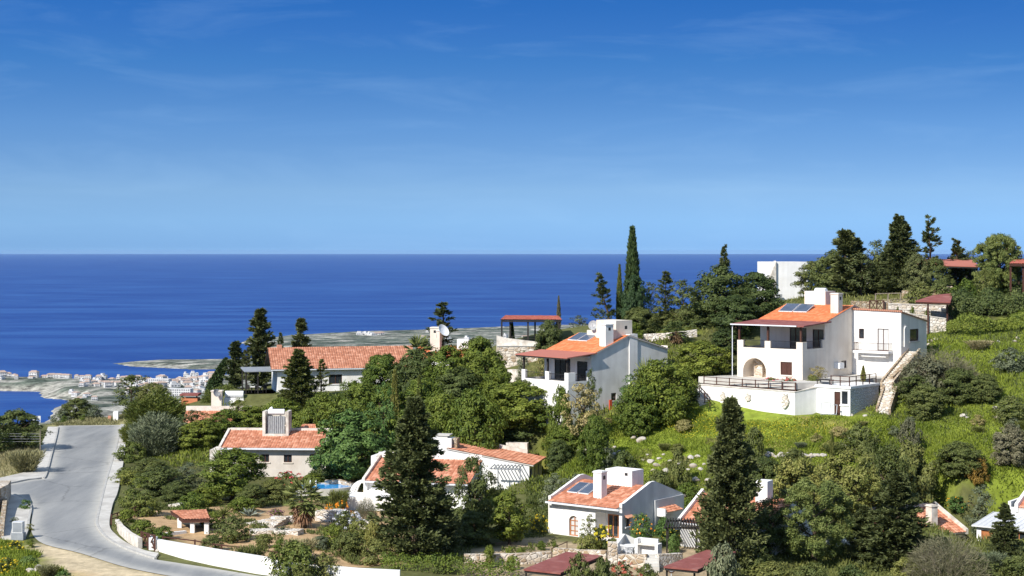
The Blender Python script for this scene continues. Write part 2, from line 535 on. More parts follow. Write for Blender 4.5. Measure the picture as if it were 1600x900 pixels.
def thing(name, label, cat, loc=(0, 0, 0), rz=0.0, group=None):
    o = bpy.data.objects.new(name, None)
    o.empty_display_size = 0.3
    C.objects.link(o)
    o.location = loc
    o.rotation_euler = (0, 0, rz)
    return tag(o, label, cat, group)


def copy_tree(o, parent=None):
    c = o.copy()
    C.objects.link(c)
    c.parent = parent
    for ch in o.children:
        copy_tree(ch, c)
    return c
# ------------------------------------------------------------------ terrain
ROADZ = 126.0
CP = []   # control points x, y, z


def cp(px, Y, z):
    CP.append(((px - 800.0) * Y / F, Y, z))


for px in (-250, 0, 200, 400):            # valley floor with the road
    for Y in (128, 155, 180):
        cp(px, Y, 125.8)
for px in (-150, 20, 130):
    cp(px, 205, 125.8)
    cp(px, 228, 125.9)
cp(-300, 200, 123)
cp(-250, 240, 119)
cp(0, 252, 119.5); cp(120, 246, 124.0); cp(230, 244, 126.0); cp(120, 262, 117)
cp(300, 200, 127.2); cp(300, 230, 129.0); cp(330, 255, 124.0); cp(400, 196, 128.6)
cp(450, 190, 127.6); cp(450, 209, 131.8); cp(560, 212, 132.8); cp(430, 232, 131.6); cp(560, 240, 131.0); cp(480, 262, 122)
cp(500, 178, 125.9); cp(600, 160, 125.6); cp(720, 150, 125.4); cp(720, 130, 125.3); cp(600, 130, 125.5)
cp(620, 178, 127.0); cp(700, 176, 128.0); cp(700, 190, 132.0); cp(660, 205, 134.2); cp(690, 225, 135.0); cp(700, 250, 128)
cp(780, 168, 127.6); cp(830, 178, 131.0); cp(800, 197, 134.6); cp(830, 203, 138.6); cp(830, 216, 138.8); cp(830, 245, 131)
cp(860, 160, 127.0); cp(860, 144, 125.2); cp(930, 128, 125.3); cp(960, 140, 125.4); cp(1010, 152, 126.0)
cp(900, 174, 131.2); cp(930, 180, 132.6); cp(1000, 178, 133.8); cp(950, 196, 137.5); cp(960, 207, 140.6); cp(1050, 199, 140.3)
cp(1050, 158, 128.6); cp(1050, 166, 131.2); cp(1050, 172, 133.4); cp(1100, 160, 129.8); cp(1150, 167, 132.6); cp(1250, 165, 133.4)
cp(1150, 150, 127.4); cp(1250, 152, 129.0); cp(1350, 152, 129.2); cp(1250, 158, 131.0); cp(1350, 160, 131.8)
cp(1150, 132, 125.0); cp(1300, 135, 125.2); cp(1450, 135, 125.4); cp(1580, 138, 126.2)
cp(1400, 170, 134.4); cp(1300, 182, 136.8); cp(1180, 190, 137.2); cp(1100, 188, 138.5); cp(1430, 183, 138.4)
cp(1150, 206, 141.2); cp(1080, 220, 141.5); cp(1200, 235, 142.4); cp(1300, 207, 143.6); cp(1400, 207, 144.0); cp(1380, 225, 144.4)
cp(1500, 150, 128.6); cp(1600, 150, 129.4); cp(1500, 162, 132.6); cp(1600, 163, 134.0); cp(1480, 175, 136.4); cp(1590, 175, 138.2)
cp(1520, 185, 140.2); cp(1600, 186, 141.4); cp(1540, 196, 143.4); cp(1600, 208, 145.0); cp(1500, 225, 145.0); cp(1750, 160, 134.5); cp(1750, 190, 142)
cp(1750, 135, 126.5); cp(1750, 225, 146)
for px, z in ((-250, 105), (0, 106), (200, 110), (400, 112), (600, 114), (800, 116), (1000, 120), (1200, 124), (1400, 128), (1600, 130), (1800, 130)):
    cp(px, 290, z)
    cp(px, 345, z - 22)
for px, z in ((1000, 140.0), (1250, 142.0), (1450, 143.5), (1650, 144.5)):
    cp(px, 245, z)
for x in (-80, -40, 0, 40, 80):
    CP.append((x, 116, 125.0))
    CP.append((x, 90, 128.8))
    CP.append((x, 40, 139.5))
    CP.append((x, -20, 149.0))
CP = np.array(CP)


def tps_fit(P, lam=0.4):
    n = len(P)
    d = np.linalg.norm(P[:, None, :2] - P[None, :, :2], axis=2)
    K = np.where(d > 0, d * d * np.log(np.maximum(d, 1e-9)), 0.0) + lam * 20 * np.eye(n)
    A = np.zeros((n + 3, n + 3))
    A[:n, :n] = K
    A[:n, n] = 1
    A[:n, n + 1:] = P[:, :2]
    A[n, :n] = 1
    A[n + 1:, :n] = P[:, :2].T
    b = np.zeros(n + 3)
    b[:n] = P[:, 2]
    return np.linalg.solve(A, b)


TW = tps_fit(CP)


def tps(x, y):
    out = np.zeros(x.shape) + TW[-3] + TW[-2] * x + TW[-1] * y
    for i in range(len(CP)):
        d2 = (x - CP[i, 0]) ** 2 + (y - CP[i, 1]) ** 2
        out += TW[i] * 0.5 * d2 * np.log(np.maximum(d2, 1e-9))
    return out


def seg_dist(x, y, poly, closed=True):
    """signed distance to a polygon (negative inside)"""
    d = np.full(x.shape, 1e9)
    ins = np.zeros(x.shape, bool)
    n = len(poly)
    for i in range(n if closed else n - 1):
        x0, y0 = poly[i]
        x1, y1 = poly[(i + 1) % n]
        ex, ey = x1 - x0, y1 - y0
        L = ex * ex + ey * ey + 1e-12
        t = np.clip(((x - x0) * ex + (y - y0) * ey) / L, 0, 1)
        d = np.minimum(d, np.hypot(x - x0 - t * ex, y - y0 - t * ey))
        if closed:
            c = ((y0 > y) != (y1 > y)) & (x < ex * (y - y0) / (y1 - y0 + 1e-12) + x0)
            ins ^= c
    return np.where(ins, -d, d) if closed else d


def sstep(a, b, x):
    t = np.clip((x - a) / (b - a), 0, 1)
    return t * t * (3 - 2 * t)


def pix_poly(pts, z=ROADZ):
    return [tuple(PZ(px, py, z)[:2]) for px, py in pts]


# the road surface, outlined on its own level plane
def smooth(pts, n=5):
    """Catmull-Rom curve through the points"""
    out = []
    for i in range(len(pts) - 1):
        p0, p1, p2, p3 = (np.array(pts[min(max(i + k, 0), len(pts) - 1)], float) for k in (-1, 0, 1, 2))
        for k in range(n):
            t_ = k / n
            out.append(tuple(0.5 * (2 * p1 + (p2 - p0) * t_ + (2 * p0 - 5 * p1 + 4 * p2 - p3) * t_ ** 2 + (3 * p1 - p0 - 3 * p2 + p3) * t_ ** 3)))
    return out + [tuple(pts[-1])]


RE = smooth(pix_poly([(189, 664), (187, 675), (177.5, 711), (166, 749), (153, 802), (151, 821), (166, 841), (196, 858), (242, 874)]))
RO = smooth(pix_poly([(248, 866), (227, 862), (200, 851), (182, 838), (171, 822), (176, 790), (185, 766), (194, 715), (196, 690), (196, 664)]))
LE = smooth(pix_poly([(91, 668), (89, 680), (81, 711), (72, 744), (64, 748), (40, 751), (0, 758.5), (-160, 782)]))
LB = smooth(pix_poly([(-60, 786), (0, 771), (22, 774), (38, 781), (47, 793), (50, 806), (48, 822), (53, 838), (72, 851), (125, 864), (189, 884), (250, 897), (330, 909), (430, 921)]))
ROAD = pix_poly([(92, 665)]) + LE + pix_poly([(-160, 812)]) + LB + pix_poly([(560, 930), (560, 908), (470, 906), (400, 899), (320, 886)]) + RE[::-1]
SIDE_R = RE + RO
SIDE_L = LE + pix_poly([(-160, 772), (0, 748), (40, 739), (57, 732), (53, 719), (62, 700), (70, 684), (75, 668)])
SIDE_B = smooth(pix_poly([(22, 774), (38, 781), (47, 793), (44, 812), (42, 828), (36, 842)])) + pix_poly([(2, 842), (4, 812), (9, 790), (12, 776)])
SAND = smooth(pix_poly([(36, 850), (72, 851), (125, 864), (189, 884), (250, 897), (330, 909)])) + pix_poly([(260, 930), (160, 925), (120, 898), (60, 880), (40, 866)])

PADS = []   # level places: (polygon, z, blend)


def pad(poly, z, blend=3.0):
    PADS.append((poly, z, blend))


def house_poly(px, Y, Z, a, x0, x1, y0, y1):
    X = (px - 800.0) * Y / F
    c, s = math.cos(R(a)), math.sin(R(a))
    return [(X + x * c + y * s, Y - x * s + y * c) for x, y in ((x0, y0), (x1, y0), (x1, y1), (x0, y1))]


pad(house_poly(972, 140, 125.5, 38, -9.5, 1.5, -3, 9.5), 125.45, 2.5)
pad(house_poly(1254, 172, 136.7, 40, -10, 1.0, -1.6, 12), 136.55, 1.2)
pad(house_poly(1328.5, 166, 133.6, 40, -4.6, 3.8, -4, -0.3), 133.5, 1.5)
pad(house_poly(888, 176, 133, 42, -8, 0.4, 0.3, 12), 132.9, 2.0)

pad(house_poly(827, 169, 125.6, 12, -11, 1.6, -2.5, 8), 125.5, 2.5)
pad(house_poly(568, 161, 125.5, 14, -2.5, 11, -4, 9), 125.4, 2.5)
pad(house_poly(1526, 140, 124.8, -14, -0.5, 9, -0.4, 8), (150 - (862 - HZ) * 140 / F) - 0.05, 2.0)
pad(house_poly(1508, 146, 123.7, -18, -9, 0.5, -0.5, 8), (150 - (862 - HZ) * 146 / F) - 0.05, 2.0)
pad(house_poly(1063, 139, 125.4, 30, -0.5, 9, -1.5, 9), 125.35, 2.0)
pad(house_poly(343, 179, 125.8, 3, -1, 12.5, -1.5, 9), 125.75, 2.0)
pad(house_poly(434, 211, 132, -14, -5, 18, -1.0, 8), 131.95, 2.0)

# coast, outlined at sea level
COAST = [(-700, 597), (0, 597), (120, 600), (200, 603), (280, 601), (340, 597), (400, 585), (440, 577), (380, 577), (300, 577.5), (200, 573), (172, 568), (250, 563.5), (350, 562.5), (420, 560), (470, 552),
         (400, 541), (370, 536), (378, 532.5), (440, 525), (510, 522), (560, 519), (640, 517), (700, 515), (800, 511), (1000, 507), (1700, 500), (3200, 500), (3200, 1900), (-700, 1900),
         (-700, 705), (0, 700), (60, 668), (76, 650), (78, 638), (106, 629), (98, 625), (62, 622), (57, 612), (0, 611.5), (-700, 611)]
COASTW = [tuple(PZ(px, py, 0)[:2]) for px, py in COAST]


def vnoise(x, y, seed, sc):
    """cheap smooth value noise"""
    r = np.random.default_rng(seed)
    T = r.random((64, 64))
    u, v = x / sc, y / sc
    i, j = np.floor(u).astype(int), np.floor(v).astype(int)
    fu, fv = u - i, v - j
    fu, fv = fu * fu * (3 - 2 * fu), fv * fv * (3 - 2 * fv)
    a = T[i % 64, j % 64]; b = T[(i + 1) % 64, j % 64]; c = T[i % 64, (j + 1) % 64]; d = T[(i + 1) % 64, (j + 1) % 64]
    return (a * (1 - fu) + b * fu) * (1 - fv) + (c * (1 - fu) + d * fu) * fv


def ground_np(x, y):
    near = tps(x, y)
    near += (vnoise(x, y, 1, 6.0) - 0.5) * 0.5 + (vnoise(x, y, 2, 2.3) - 0.5) * 0.22
    flat = np.minimum(np.minimum(seg_dist(x, y, ROAD), seg_dist(x, y, SIDE_R)), np.minimum(seg_dist(x, y, SIDE_L), seg_dist(x, y, SIDE_B)))
    flat = np.minimum(flat, seg_dist(x, y, SAND))
    k = 1 - sstep(1.2, 5.0, flat)
    near = near * (1 - k) + (ROADZ - 0.06) * k
    for poly, z, bl in PADS:
        k = 1 - sstep(0.2, bl, seg_dist(x, y, poly))
        near = near * (1 - k) + z * k
    # coast beyond the hill
    sd = seg_dist(x, y, COASTW)
    inland = np.clip(-sd, 0, 1e4)
    far = -7 + 7.5 * sstep(-14, 4, -sd) + 9.0 * sstep(2, 34, inland) + 6.0 * sstep(40, 400, inland)
    far += (vnoise(x, y, 3, 60) - 0.5) * 5 * sstep(4, 60, inland) + (vnoise(x, y, 4, 22) - 0.5) * 2.4 * sstep(2, 40, inland)
    low = sstep(2050, 2150, y)
    far = np.where(far > 0, far * (1 - 0.62 * low), far)
    hill = 96 * (1 - sstep(330, 1150, y))
    far = far + hill * sstep(5, 100, inland)
    # hill fades into the coastal slope
    out = np.hypot(np.maximum(np.abs(x) - 105, 0), np.maximum(y - 320, 0))
    w = 1 - sstep(0, 60, out)
    side = np.minimum(near, 145)
    side = np.clip(side, -10, 150)
    wx = 1 - sstep(0, 220, out)
    base = np.where(y < 320, far * (1 - wx) + side * wx, far * (1 - w) + side * w)
    return np.where((np.abs(x) <= 105) & (y <= 320), near, base)


def axis(fine0, fine1, step, lo, hi, grow=1.22, cap=14.0):
    a = list(np.arange(fine0, fine1 + 1e-6, step))
    s = step
    while a[-1] < hi:
        s = min(s * grow, cap)
        a.append(a[-1] + s)
    s = step
    while a[0] > lo:
        s = min(s * grow, cap)
        a.insert(0, a[0] - s)
    return np.array(a)


gx = axis(-92, 92, 0.8, -1150, 1150, 1.25, 11.0)
gy = axis(112, 262, 0.8, -40, 3500, 1.12, 9.0)
GX, GY = np.meshgrid(gx, gy)
GZ = ground_np(GX, GY)


def ground(x, y):
    i = int(np.clip(np.searchsorted(gx, x) - 1, 0, len(gx) - 2))
    j = int(np.clip(np.searchsorted(gy, y) - 1, 0, len(gy) - 2))
    u = (x - gx[i]) / (gx[i + 1] - gx[i])
    v = (y - gy[j]) / (gy[j + 1] - gy[j])
    return float((GZ[j, i] * (1 - u) + GZ[j, i + 1] * u) * (1 - v) + (GZ[j + 1, i] * (1 - u) + GZ[j + 1, i + 1] * u) * v)


def at(px, py, y0=118.0, y1=330.0, dz=0.0):
    """the ground point seen at a pixel of the photograph"""
    Y = y0
    while Y < y1:
        p = W(px, py, Y)
        if p.z <= ground(p.x, p.y) + dz:
            break
        Y += 0.25
    p = W(px, py, Y)
    return Vector((p.x, p.y, ground(p.x, p.y)))


def gp(px, Y):
    x = (px - 800.0) * Y / F
    return Vector((x, Y, ground(x, Y)))


ny, nx = GX.shape
idx = np.arange(nx * ny).reshape(ny, nx)
quads = np.stack([idx[:-1, :-1], idx[:-1, 1:], idx[1:, 1:], idx[1:, :-1]], axis=-1).reshape(-1, 4)


def quick_mesh(name, verts, faces4, mats, smooth=False, matidx=None):
    me = bpy.data.meshes.new(name)
    nv, nf = len(verts), len(faces4)
    k = faces4.shape[1]
    me.vertices.add(nv)
    me.vertices.foreach_set('co', np.ascontiguousarray(verts, dtype=np.float32).ravel())
    me.loops.add(nf * k)
    me.loops.foreach_set('vertex_index', np.ascontiguousarray(faces4, dtype=np.int32).ravel())
    me.polygons.add(nf)
    me.polygons.foreach_set('loop_start', np.arange(0, nf * k, k, dtype=np.int32))
    for m in mats:
        me.materials.append(m)
    if matidx is not None:
        me.polygons.foreach_set('material_index', np.ascontiguousarray(matidx, dtype=np.int32))
    if smooth:
        me.polygons.foreach_set('use_smooth', np.ones(nf, dtype=bool))
    me.update(calc_edges=True)
    return me


# soil colours that belong to each patch of ground
col = np.zeros((ny, nx, 3))
col[:] = (0.10, 0.105, 0.038)


def blend_zone(mask, c):
    global col
    col = col * (1 - mask[..., None]) + np.array(c) * mask[..., None]


def zone(pts, c, soft=2.5, z=None, near=True):
    poly = [tuple((at(px, py) if z is None else PZ(px, py, z))[:2]) for px, py in pts]
    sd = seg_dist(GX, GY, poly) + (vnoise(GX, GY, 11, 2.0) - 0.5) * soft * 1.6
    blend_zone(1 - sstep(-soft * 0.5, soft * 0.5, sd), c)


zone([(900, 640), (1000, 640), (1270, 640), (1400, 655), (1950, 650), (1950, 760), (1380, 720), (1180, 715), (1080, 735), (960, 750), (880, 770), (860, 735), (930, 690)], (0.20, 0.25, 0.032), 4)
zone([(1330, 530), (1950, 530), (1950, 640), (1400, 650), (1380, 600)], (0.165, 0.20, 0.03), 4)
zone([(1150, 775), (1950, 775), (1950, 880), (1150, 880)], (0.13, 0.15, 0.04), 3)
zone([(200, 800), (340, 790), (560, 770), (620, 800), (620, 880), (520, 890), (420, 880), (250, 845)], (0.40, 0.27, 0.15), 2)
zone([(495, 768), (545, 768), (550, 785), (500, 785)], (0.16, 0.20, 0.04), 1)
zone([(730, 860), (860, 840), (960, 860), (1110, 855), (1130, 910), (720, 910)], (0.36, 0.28, 0.18), 1.5)
zone([(860, 705), (900, 705), (960, 712), (900, 740), (850, 745)], (0.20, 0.185, 0.05), 2)
zone([(930, 505), (1060, 500), (1090, 520), (960, 530)], (0.17, 0.19, 0.035), 2)
zone([(1340, 470), (1490, 465), (1480, 510), (1400, 510)], (0.30, 0.25, 0.16), 1.5)
zone([(1240, 650), (1330, 655), (1330, 675), (1240, 672)], (0.20, 0.19, 0.05), 1)
zone([(1180, 690), (1260, 685), (1250, 710), (1190, 712)], (0.22, 0.20, 0.06), 2)
zone([(-60, 690), (60, 690), (62, 702), (50, 735), (0, 750), (-60, 760)], (0.26, 0.25, 0.11), 2, ROADZ)
zone([(80, 655), (190, 655), (190, 666), (80, 668)], (0.27, 0.25, 0.12), 2)
blend_zone(1 - sstep(-0.5, 1.2, seg_dist(GX, GY, SAND)), (0.50, 0.41, 0.27))
zone([(60, 884), (120, 890), (160, 905), (60, 908)], (0.48, 0.36, 0.22), 1.5)
zone([(-40, 845), (34, 846), (60, 880), (110, 900), (-40, 910)], (0.16, 0.18, 0.03), 1.5)
farm = sstep(320, 420, GY)
col = col * (1 - farm[..., None]) + np.array((0.115, 0.135, 0.105)) * farm[..., None]
# fields and tracks of the coastal plain
ff = sstep(0.44, 0.58, vnoise(GX * 0.35, GY, 21, 42)) * farm
col = col * (1 - ff[..., None]) + np.array((0.20, 0.21, 0.17)) * ff[..., None]
ff = sstep(0.66, 0.78, vnoise(GX * 0.4, GY, 23, 30)) * farm
col = col * (1 - ff[..., None]) + np.array((0.27, 0.26, 0.22)) * ff[..., None]
shore = farm * sstep(600, 1000, GY) * (1 - sstep(6, 26, -seg_dist(GX, GY, COASTW)))
col = col * (1 - shore[..., None]) + np.array((0.36, 0.34, 0.29)) * shore[..., None]

# scrub, gardens and bare lots speckle the coast
ff = sstep(0.52, 0.66, vnoise(GX * 0.7, GY, 25, 13)) * sstep(900, 1400, GY)
col = col * (1 - 0.75 * ff[..., None]) + np.array((0.05, 0.07, 0.05)) * 0.75 * ff[..., None]
ff = sstep(0.62, 0.74, vnoise(GX * 0.6, GY, 27, 15)) * sstep(900, 1400, GY)
col = col * (1 - 0.8 * ff[..., None]) + np.array((0.42, 0.40, 0.35)) * 0.8 * ff[..., None]
soil, st, sb = newmat('soil')
at_ = _n(st, 'ShaderNodeVertexColor', layer_name='soil')
tco = _n(st, 'ShaderNodeTexCoord')
n1 = _n(st, 'ShaderNodeTexNoise'); n1.inputs['Scale'].default_value = 1.1; n1.inputs['Detail'].default_value = 9.0; n1.inputs['Roughness'].default_value = 0.68
st.links.new(tco.outputs['Object'], n1.inputs['Vector'])
n2 = _n(st, 'ShaderNodeTexNoise'); n2.inputs['Scale'].default_value = 0.03; n2.inputs['Detail'].default_value = 9.0; n2.inputs['Roughness'].default_value = 0.7
st.links.new(tco.outputs['Object'], n2.inputs['Vector'])
aa = _n(st, 'ShaderNodeMath', operation='MULTIPLY')
st.links.new(n1.outputs[0], aa.inputs[0]); st.links.new(n2.outputs[0], aa.inputs[1])
rr_ = _n(st, 'ShaderNodeMapRange'); rr_.inputs[1].default_value = 0.12; rr_.inputs[2].default_value = 0.40; rr_.inputs[3].default_value = 0.55; rr_.inputs[4].default_value = 1.45
st.links.new(aa.outputs[0], rr_.inputs[0])
vm = _n(st, 'ShaderNodeVectorMath', operation='SCALE')
st.links.new(at_.outputs[0], vm.inputs[0]); st.links.new(rr_.outputs[0], vm.inputs['Scale'])
n8 = _n(st, 'ShaderNodeTexNoise'); n8.inputs['Scale'].default_value = 0.11; n8.inputs['Detail'].default_value = 10.0; n8.inputs['Roughness'].default_value = 0.75
st.links.new(tco.outputs['Object'], n8.inputs['Vector'])
r8 = _n(st, 'ShaderNodeMapRange'); r8.inputs[1].default_value = 0.38; r8.inputs[2].default_value = 0.62; r8.inputs[3].default_value = 0.35; r8.inputs[4].default_value = 1.45
st.links.new(n8.outputs[0], r8.inputs[0])
# bare limestone on the steep sea cliffs
gg = _n(st, 'ShaderNodeNewGeometry')
sx = _n(st, 'ShaderNodeSeparateXYZ'); st.links.new(gg.outputs['Normal'], sx.inputs[0])
n4 = _n(st, 'ShaderNodeTexNoise'); n4.inputs['Scale'].default_value = 0.045; n4.inputs['Detail'].default_value = 8.0
st.links.new(tco.outputs['Object'], n4.inputs['Vector'])
sa = _n(st, 'ShaderNodeMath', operation='MULTIPLY_ADD'); sa.inputs[1].default_value = 0.22
st.links.new(n4.outputs[0], sa.inputs[0]); st.links.new(sx.outputs[2], sa.inputs[2])
sr = _n(st, 'ShaderNodeMapRange'); sr.inputs[1].default_value = 1.075; sr.inputs[2].default_value = 1.02; sr.inputs[3].default_value = 0.0; sr.inputs[4].default_value = 0.9
st.links.new(sa.outputs[0], sr.inputs[0])
sp_ = _n(st, 'ShaderNodeSeparateXYZ'); st.links.new(gg.outputs['Position'], sp_.inputs[0])
fr = _n(st, 'ShaderNodeMapRange'); fr.inputs[1].default_value = 1000; fr.inputs[2].default_value = 1400
st.links.new(sp_.outputs[1], fr.inputs[0])
fm = _n(st, 'ShaderNodeMath', operation='MULTIPLY'); st.links.new(fr.outputs[0], fm.inputs[0]); st.links.new(sr.outputs[0], fm.inputs[1])
cm = _n(st, 'ShaderNodeMixRGB'); cm.inputs[2].default_value = (0.40, 0.38, 0.33, 1)
st.links.new(fm.outputs[0], cm.inputs[0]); st.links.new(vm.outputs[0], cm.inputs[1])
cs_ = _n(st, 'ShaderNodeVectorMath', operation='SCALE'); st.links.new(cm.outputs[0], cs_.inputs[0]); st.links.new(r8.outputs[0], cs_.inputs['Scale'])
cf_ = _n(st, 'ShaderNodeMixRGB'); st.links.new(fr.outputs[0], cf_.inputs[0]); st.links.new(cm.outputs[0], cf_.inputs[1]); st.links.new(cs_.outputs[0], cf_.inputs[2])
st.links.new(cf_.outputs[0], sb.inputs['Base Color'])
sb.inputs['Roughness'].default_value = 0.95
sb.inputs['Specular IOR Level'].default_value = 0.1
bmp = _n(st, 'ShaderNodeBump'); bmp.inputs['Strength'].default_value = 0.5; bmp.inputs['Distance'].default_value = 0.15
st.links.new(n1.outputs[0], bmp.inputs['Height']); st.links.new(bmp.outputs[0], sb.inputs['Normal'])

gme = quick_mesh('ground', np.stack([GX, GY, GZ], -1).reshape(-1, 3), quads, [soil], True)
ca = gme.color_attributes.new('soil', 'FLOAT_COLOR', 'POINT')
ca.data.foreach_set('color', np.concatenate([col.reshape(-1, 3), np.ones((nx * ny, 1))], 1).astype(np.float32).ravel())
go = bpy.data.objects.new('ground', gme)
C.objects.link(go)
tag(go, kind='structure')

# ------------------------------------------------------------------ sea
seam, t, b = newmat('sea_water')
co = _n(t, 'ShaderNodeTexCoord')
mp = _n(t, 'ShaderNodeMapping'); mp.inputs['Scale'].default_value = (0.0011, 0.0034, 1); mp.inputs['Rotation'].default_value = (0, 0, R(-14))
t.links.new(co.outputs['Object'], mp.inputs[0])
n = _n(t, 'ShaderNodeTexNoise'); n.inputs['Scale'].default_value = 1.0; n.inputs['Detail'].default_value = 8.0; n.inputs['Roughness'].default_value = 0.6; n.inputs['Distortion'].default_value = 1.6
t.links.new(mp.outputs[0], n.inputs['Vector'])
r = _n(t, 'ShaderNodeValToRGB')
r.color_ramp.elements[0].position = 0.42; r.color_ramp.elements[0].color = (0.007, 0.044, 0.215, 1)
r.color_ramp.elements[1].position = 0.66; r.color_ramp.elements[1].color = (0.026, 0.094, 0.300, 1)
t.links.new(n.outputs[0], r.inputs[0])
t.links.new(r.outputs[0], b.inputs['Base Color'])
b.inputs['Roughness'].default_value = 0.45
b.inputs['Specular IOR Level'].default_value = 0.12
mp2 = _n(t, 'ShaderNodeMapping'); mp2.inputs['Scale'].default_value = (0.02, 0.06, 1)
t.links.new(co.outputs['Object'], mp2.inputs[0])
n2 = _n(t, 'ShaderNodeTexNoise'); n2.inputs['Scale'].default_value = 1.0; n2.inputs['Detail'].default_value = 4.0
t.links.new(mp2.outputs[0], n2.inputs['Vector'])
bp = _n(t, 'ShaderNodeBump'); bp.inputs['Strength'].default_value = 0.6; bp.inputs['Distance'].default_value = 4.0
t.links.new(n2.outputs[0], bp.inputs['Height']); t.links.new(bp.outputs[0], b.inputs['Normal'])
mb = MB()
mb.add([(-90000, 900, 0), (90000, 900, 0), (90000, 80000, 0), (-90000, 80000, 0)], [(0, 1, 2, 3)])
tag(mb.build('sea', seam), kind='structure')

# ------------------------------------------------------------------ road
asp, t, b = newmat('worn_asphalt')
co = _n(t, 'ShaderNodeTexCoord')
n1 = _n(t, 'ShaderNodeTexNoise'); n1.inputs['Scale'].default_value = 0.35; n1.inputs['Detail'].default_value = 8.0; n1.inputs['Roughness'].default_value = 0.65
mpa = _n(t, 'ShaderNodeMapping'); mpa.inputs['Scale'].default_value = (1.0, 0.16, 1); mpa.inputs['Rotation'].default_value = (0, 0, R(-12))
t.links.new(co.outputs['Object'], mpa.inputs[0]); t.links.new(mpa.outputs[0], n1.inputs['Vector'])
r = _n(t, 'ShaderNodeValToRGB')
r.color_ramp.elements[0].position = 0.36; r.color_ramp.elements[0].color = (0.185, 0.192, 0.198, 1)
r.color_ramp.elements[1].position = 0.68; r.color_ramp.elements[1].color = (0.295, 0.297, 0.292, 1)
t.links.new(n1.outputs[0], r.inputs[0])
va = _n(t, 'ShaderNodeVertexColor', layer_name='dust')
mx = _n(t, 'ShaderNodeMixRGB'); mx.inputs[2].default_value = (0.40, 0.39, 0.36, 1)
n5 = _n(t, 'ShaderNodeTexNoise'); n5.inputs['Scale'].default_value = 1.2; n5.inputs['Detail'].default_value = 6.0
t.links.new(co.outputs['Object'], n5.inputs['Vector'])
mm = _n(t, 'ShaderNodeMath', operation='MULTIPLY_ADD'); mm.inputs[1].default_value = 0.9; mm.inputs[2].default_value = -0.45
t.links.new(n5.outputs[0], mm.inputs[0])
ma = _n(t, 'ShaderNodeMath', operation='ADD'); ma.use_clamp = True
spv = _n(t, 'ShaderNodeSeparateColor'); t.links.new(va.outputs[0], spv.inputs[0])
t.links.new(spv.outputs[0], ma.inputs[0]); t.links.new(mm.outputs[0], ma.inputs[1])
mg = _n(t, 'ShaderNodeMath', operation='MULTIPLY'); t.links.new(ma.outputs[0], mg.inputs[0]); t.links.new(spv.outputs[0], mg.inputs[1])
t.links.new(mg.outputs[0], mx.inputs[0]); t.links.new(r.outputs[0], mx.inputs[1])
n6 = _n(t, 'ShaderNodeTexNoise'); n6.inputs['Scale'].default_value = 18; n6.inputs['Detail'].default_value = 3
t.links.new(co.outputs['Object'], n6.inputs['Vector'])
mv = _n(t, 'ShaderNodeMapRange'); mv.inputs[3].default_value = 0.85; mv.inputs[4].default_value = 1.15; t.links.new(n6.outputs[0], mv.inputs[0])
vs_ = _n(t, 'ShaderNodeVectorMath', operation='SCALE'); t.links.new(mx.outputs[0], vs_.inputs[0]); t.links.new(mv.outputs[0], vs_.inputs['Scale'])
vo = _n(t, 'ShaderNodeTexVoronoi', feature='DISTANCE_TO_EDGE'); vo.inputs['Scale'].default_value = 0.16
wq = _n(t, 'ShaderNodeMixRGB'); wq.inputs[0].default_value = 0.5
t.links.new(co.outputs['Object'], wq.inputs[1]); t.links.new(n5.outputs['Color'], wq.inputs[2]); t.links.new(wq.outputs[0], vo.inputs['Vector'])
vr = _n(t, 'ShaderNodeMapRange'); vr.inputs[1].default_value = 0.0; vr.inputs[2].default_value = 0.012; vr.inputs[3].default_value = 0.72
t.links.new(vo.outputs[0], vr.inputs[0])
vk = _n(t, 'ShaderNodeVectorMath', operation='SCALE'); t.links.new(vs_.outputs[0], vk.inputs[0]); t.links.new(vr.outputs[0], vk.inputs['Scale'])
t.links.new(vk.outputs[0], b.inputs['Base Color'])
b.inputs['Roughness'].default_value = 0.9
b.inputs['Specular IOR Level'].default_value = 0.2
M['asphalt'] = asp

# fine grid clipped to the outline so that the worn, dusty margins follow the kerbs
bm = bmesh.new()
f0 = bm.faces.new([bm.verts.new((x, y, ROADZ)) for x, y in ROAD])
if f0.normal.z < 0:
    f0.normal_flip()
xs = [p[0] for p in ROAD]; ys = [p[1] for p in ROAD]
for axis_i, lo, hi in ((0, min(xs), max(xs)), (1, min(ys), max(ys))):
    c = lo + 0.8
    while c < hi:
        no = Vector((1, 0, 0)) if axis_i == 0 else Vector((0, 1, 0))
        pc = Vector((c, 0, 0)) if axis_i == 0 else Vector((0, c, 0))
        bmesh.ops.bisect_plane(bm, geom=bm.verts[:] + bm.edges[:] + bm.faces[:], plane_co=pc, plane_no=no)
        c += 0.8
bm.normal_update()
for f in bm.faces:
    if f.normal.z < 0:
        f.normal_flip()
me = bpy.data.meshes.new('road')
bm.to_mesh(me); bm.free()
me.materials.append(asp)
vv = np.array([v.co[:] for v in me.vertices])
dd = seg_dist(vv[:, 0], vv[:, 1], ROAD + [ROAD[0]], closed=False)
dust = 1 - sstep(0.1, 1.9, dd)
ca = me.color_attributes.new('dust', 'FLOAT_COLOR', 'POINT')
ca.data.foreach_set('color', np.stack([dust, dust, dust, np.ones_like(dust)], 1).astype(np.float32).ravel())
ro = bpy.data.objects.new('road', me)
C.objects.link(ro)
tag(ro, kind='structure')


def offset_line(line, d):
    out = []
    for i, p in enumerate(line):
        a = Vector(line[max(i - 1, 0)]); c = Vector(line[min(i + 1, len(line) - 1)])
        t_ = (c - a).normalized()
        out.append((p[0] - t_.y * d, p[1] + t_.x * d))
    return out


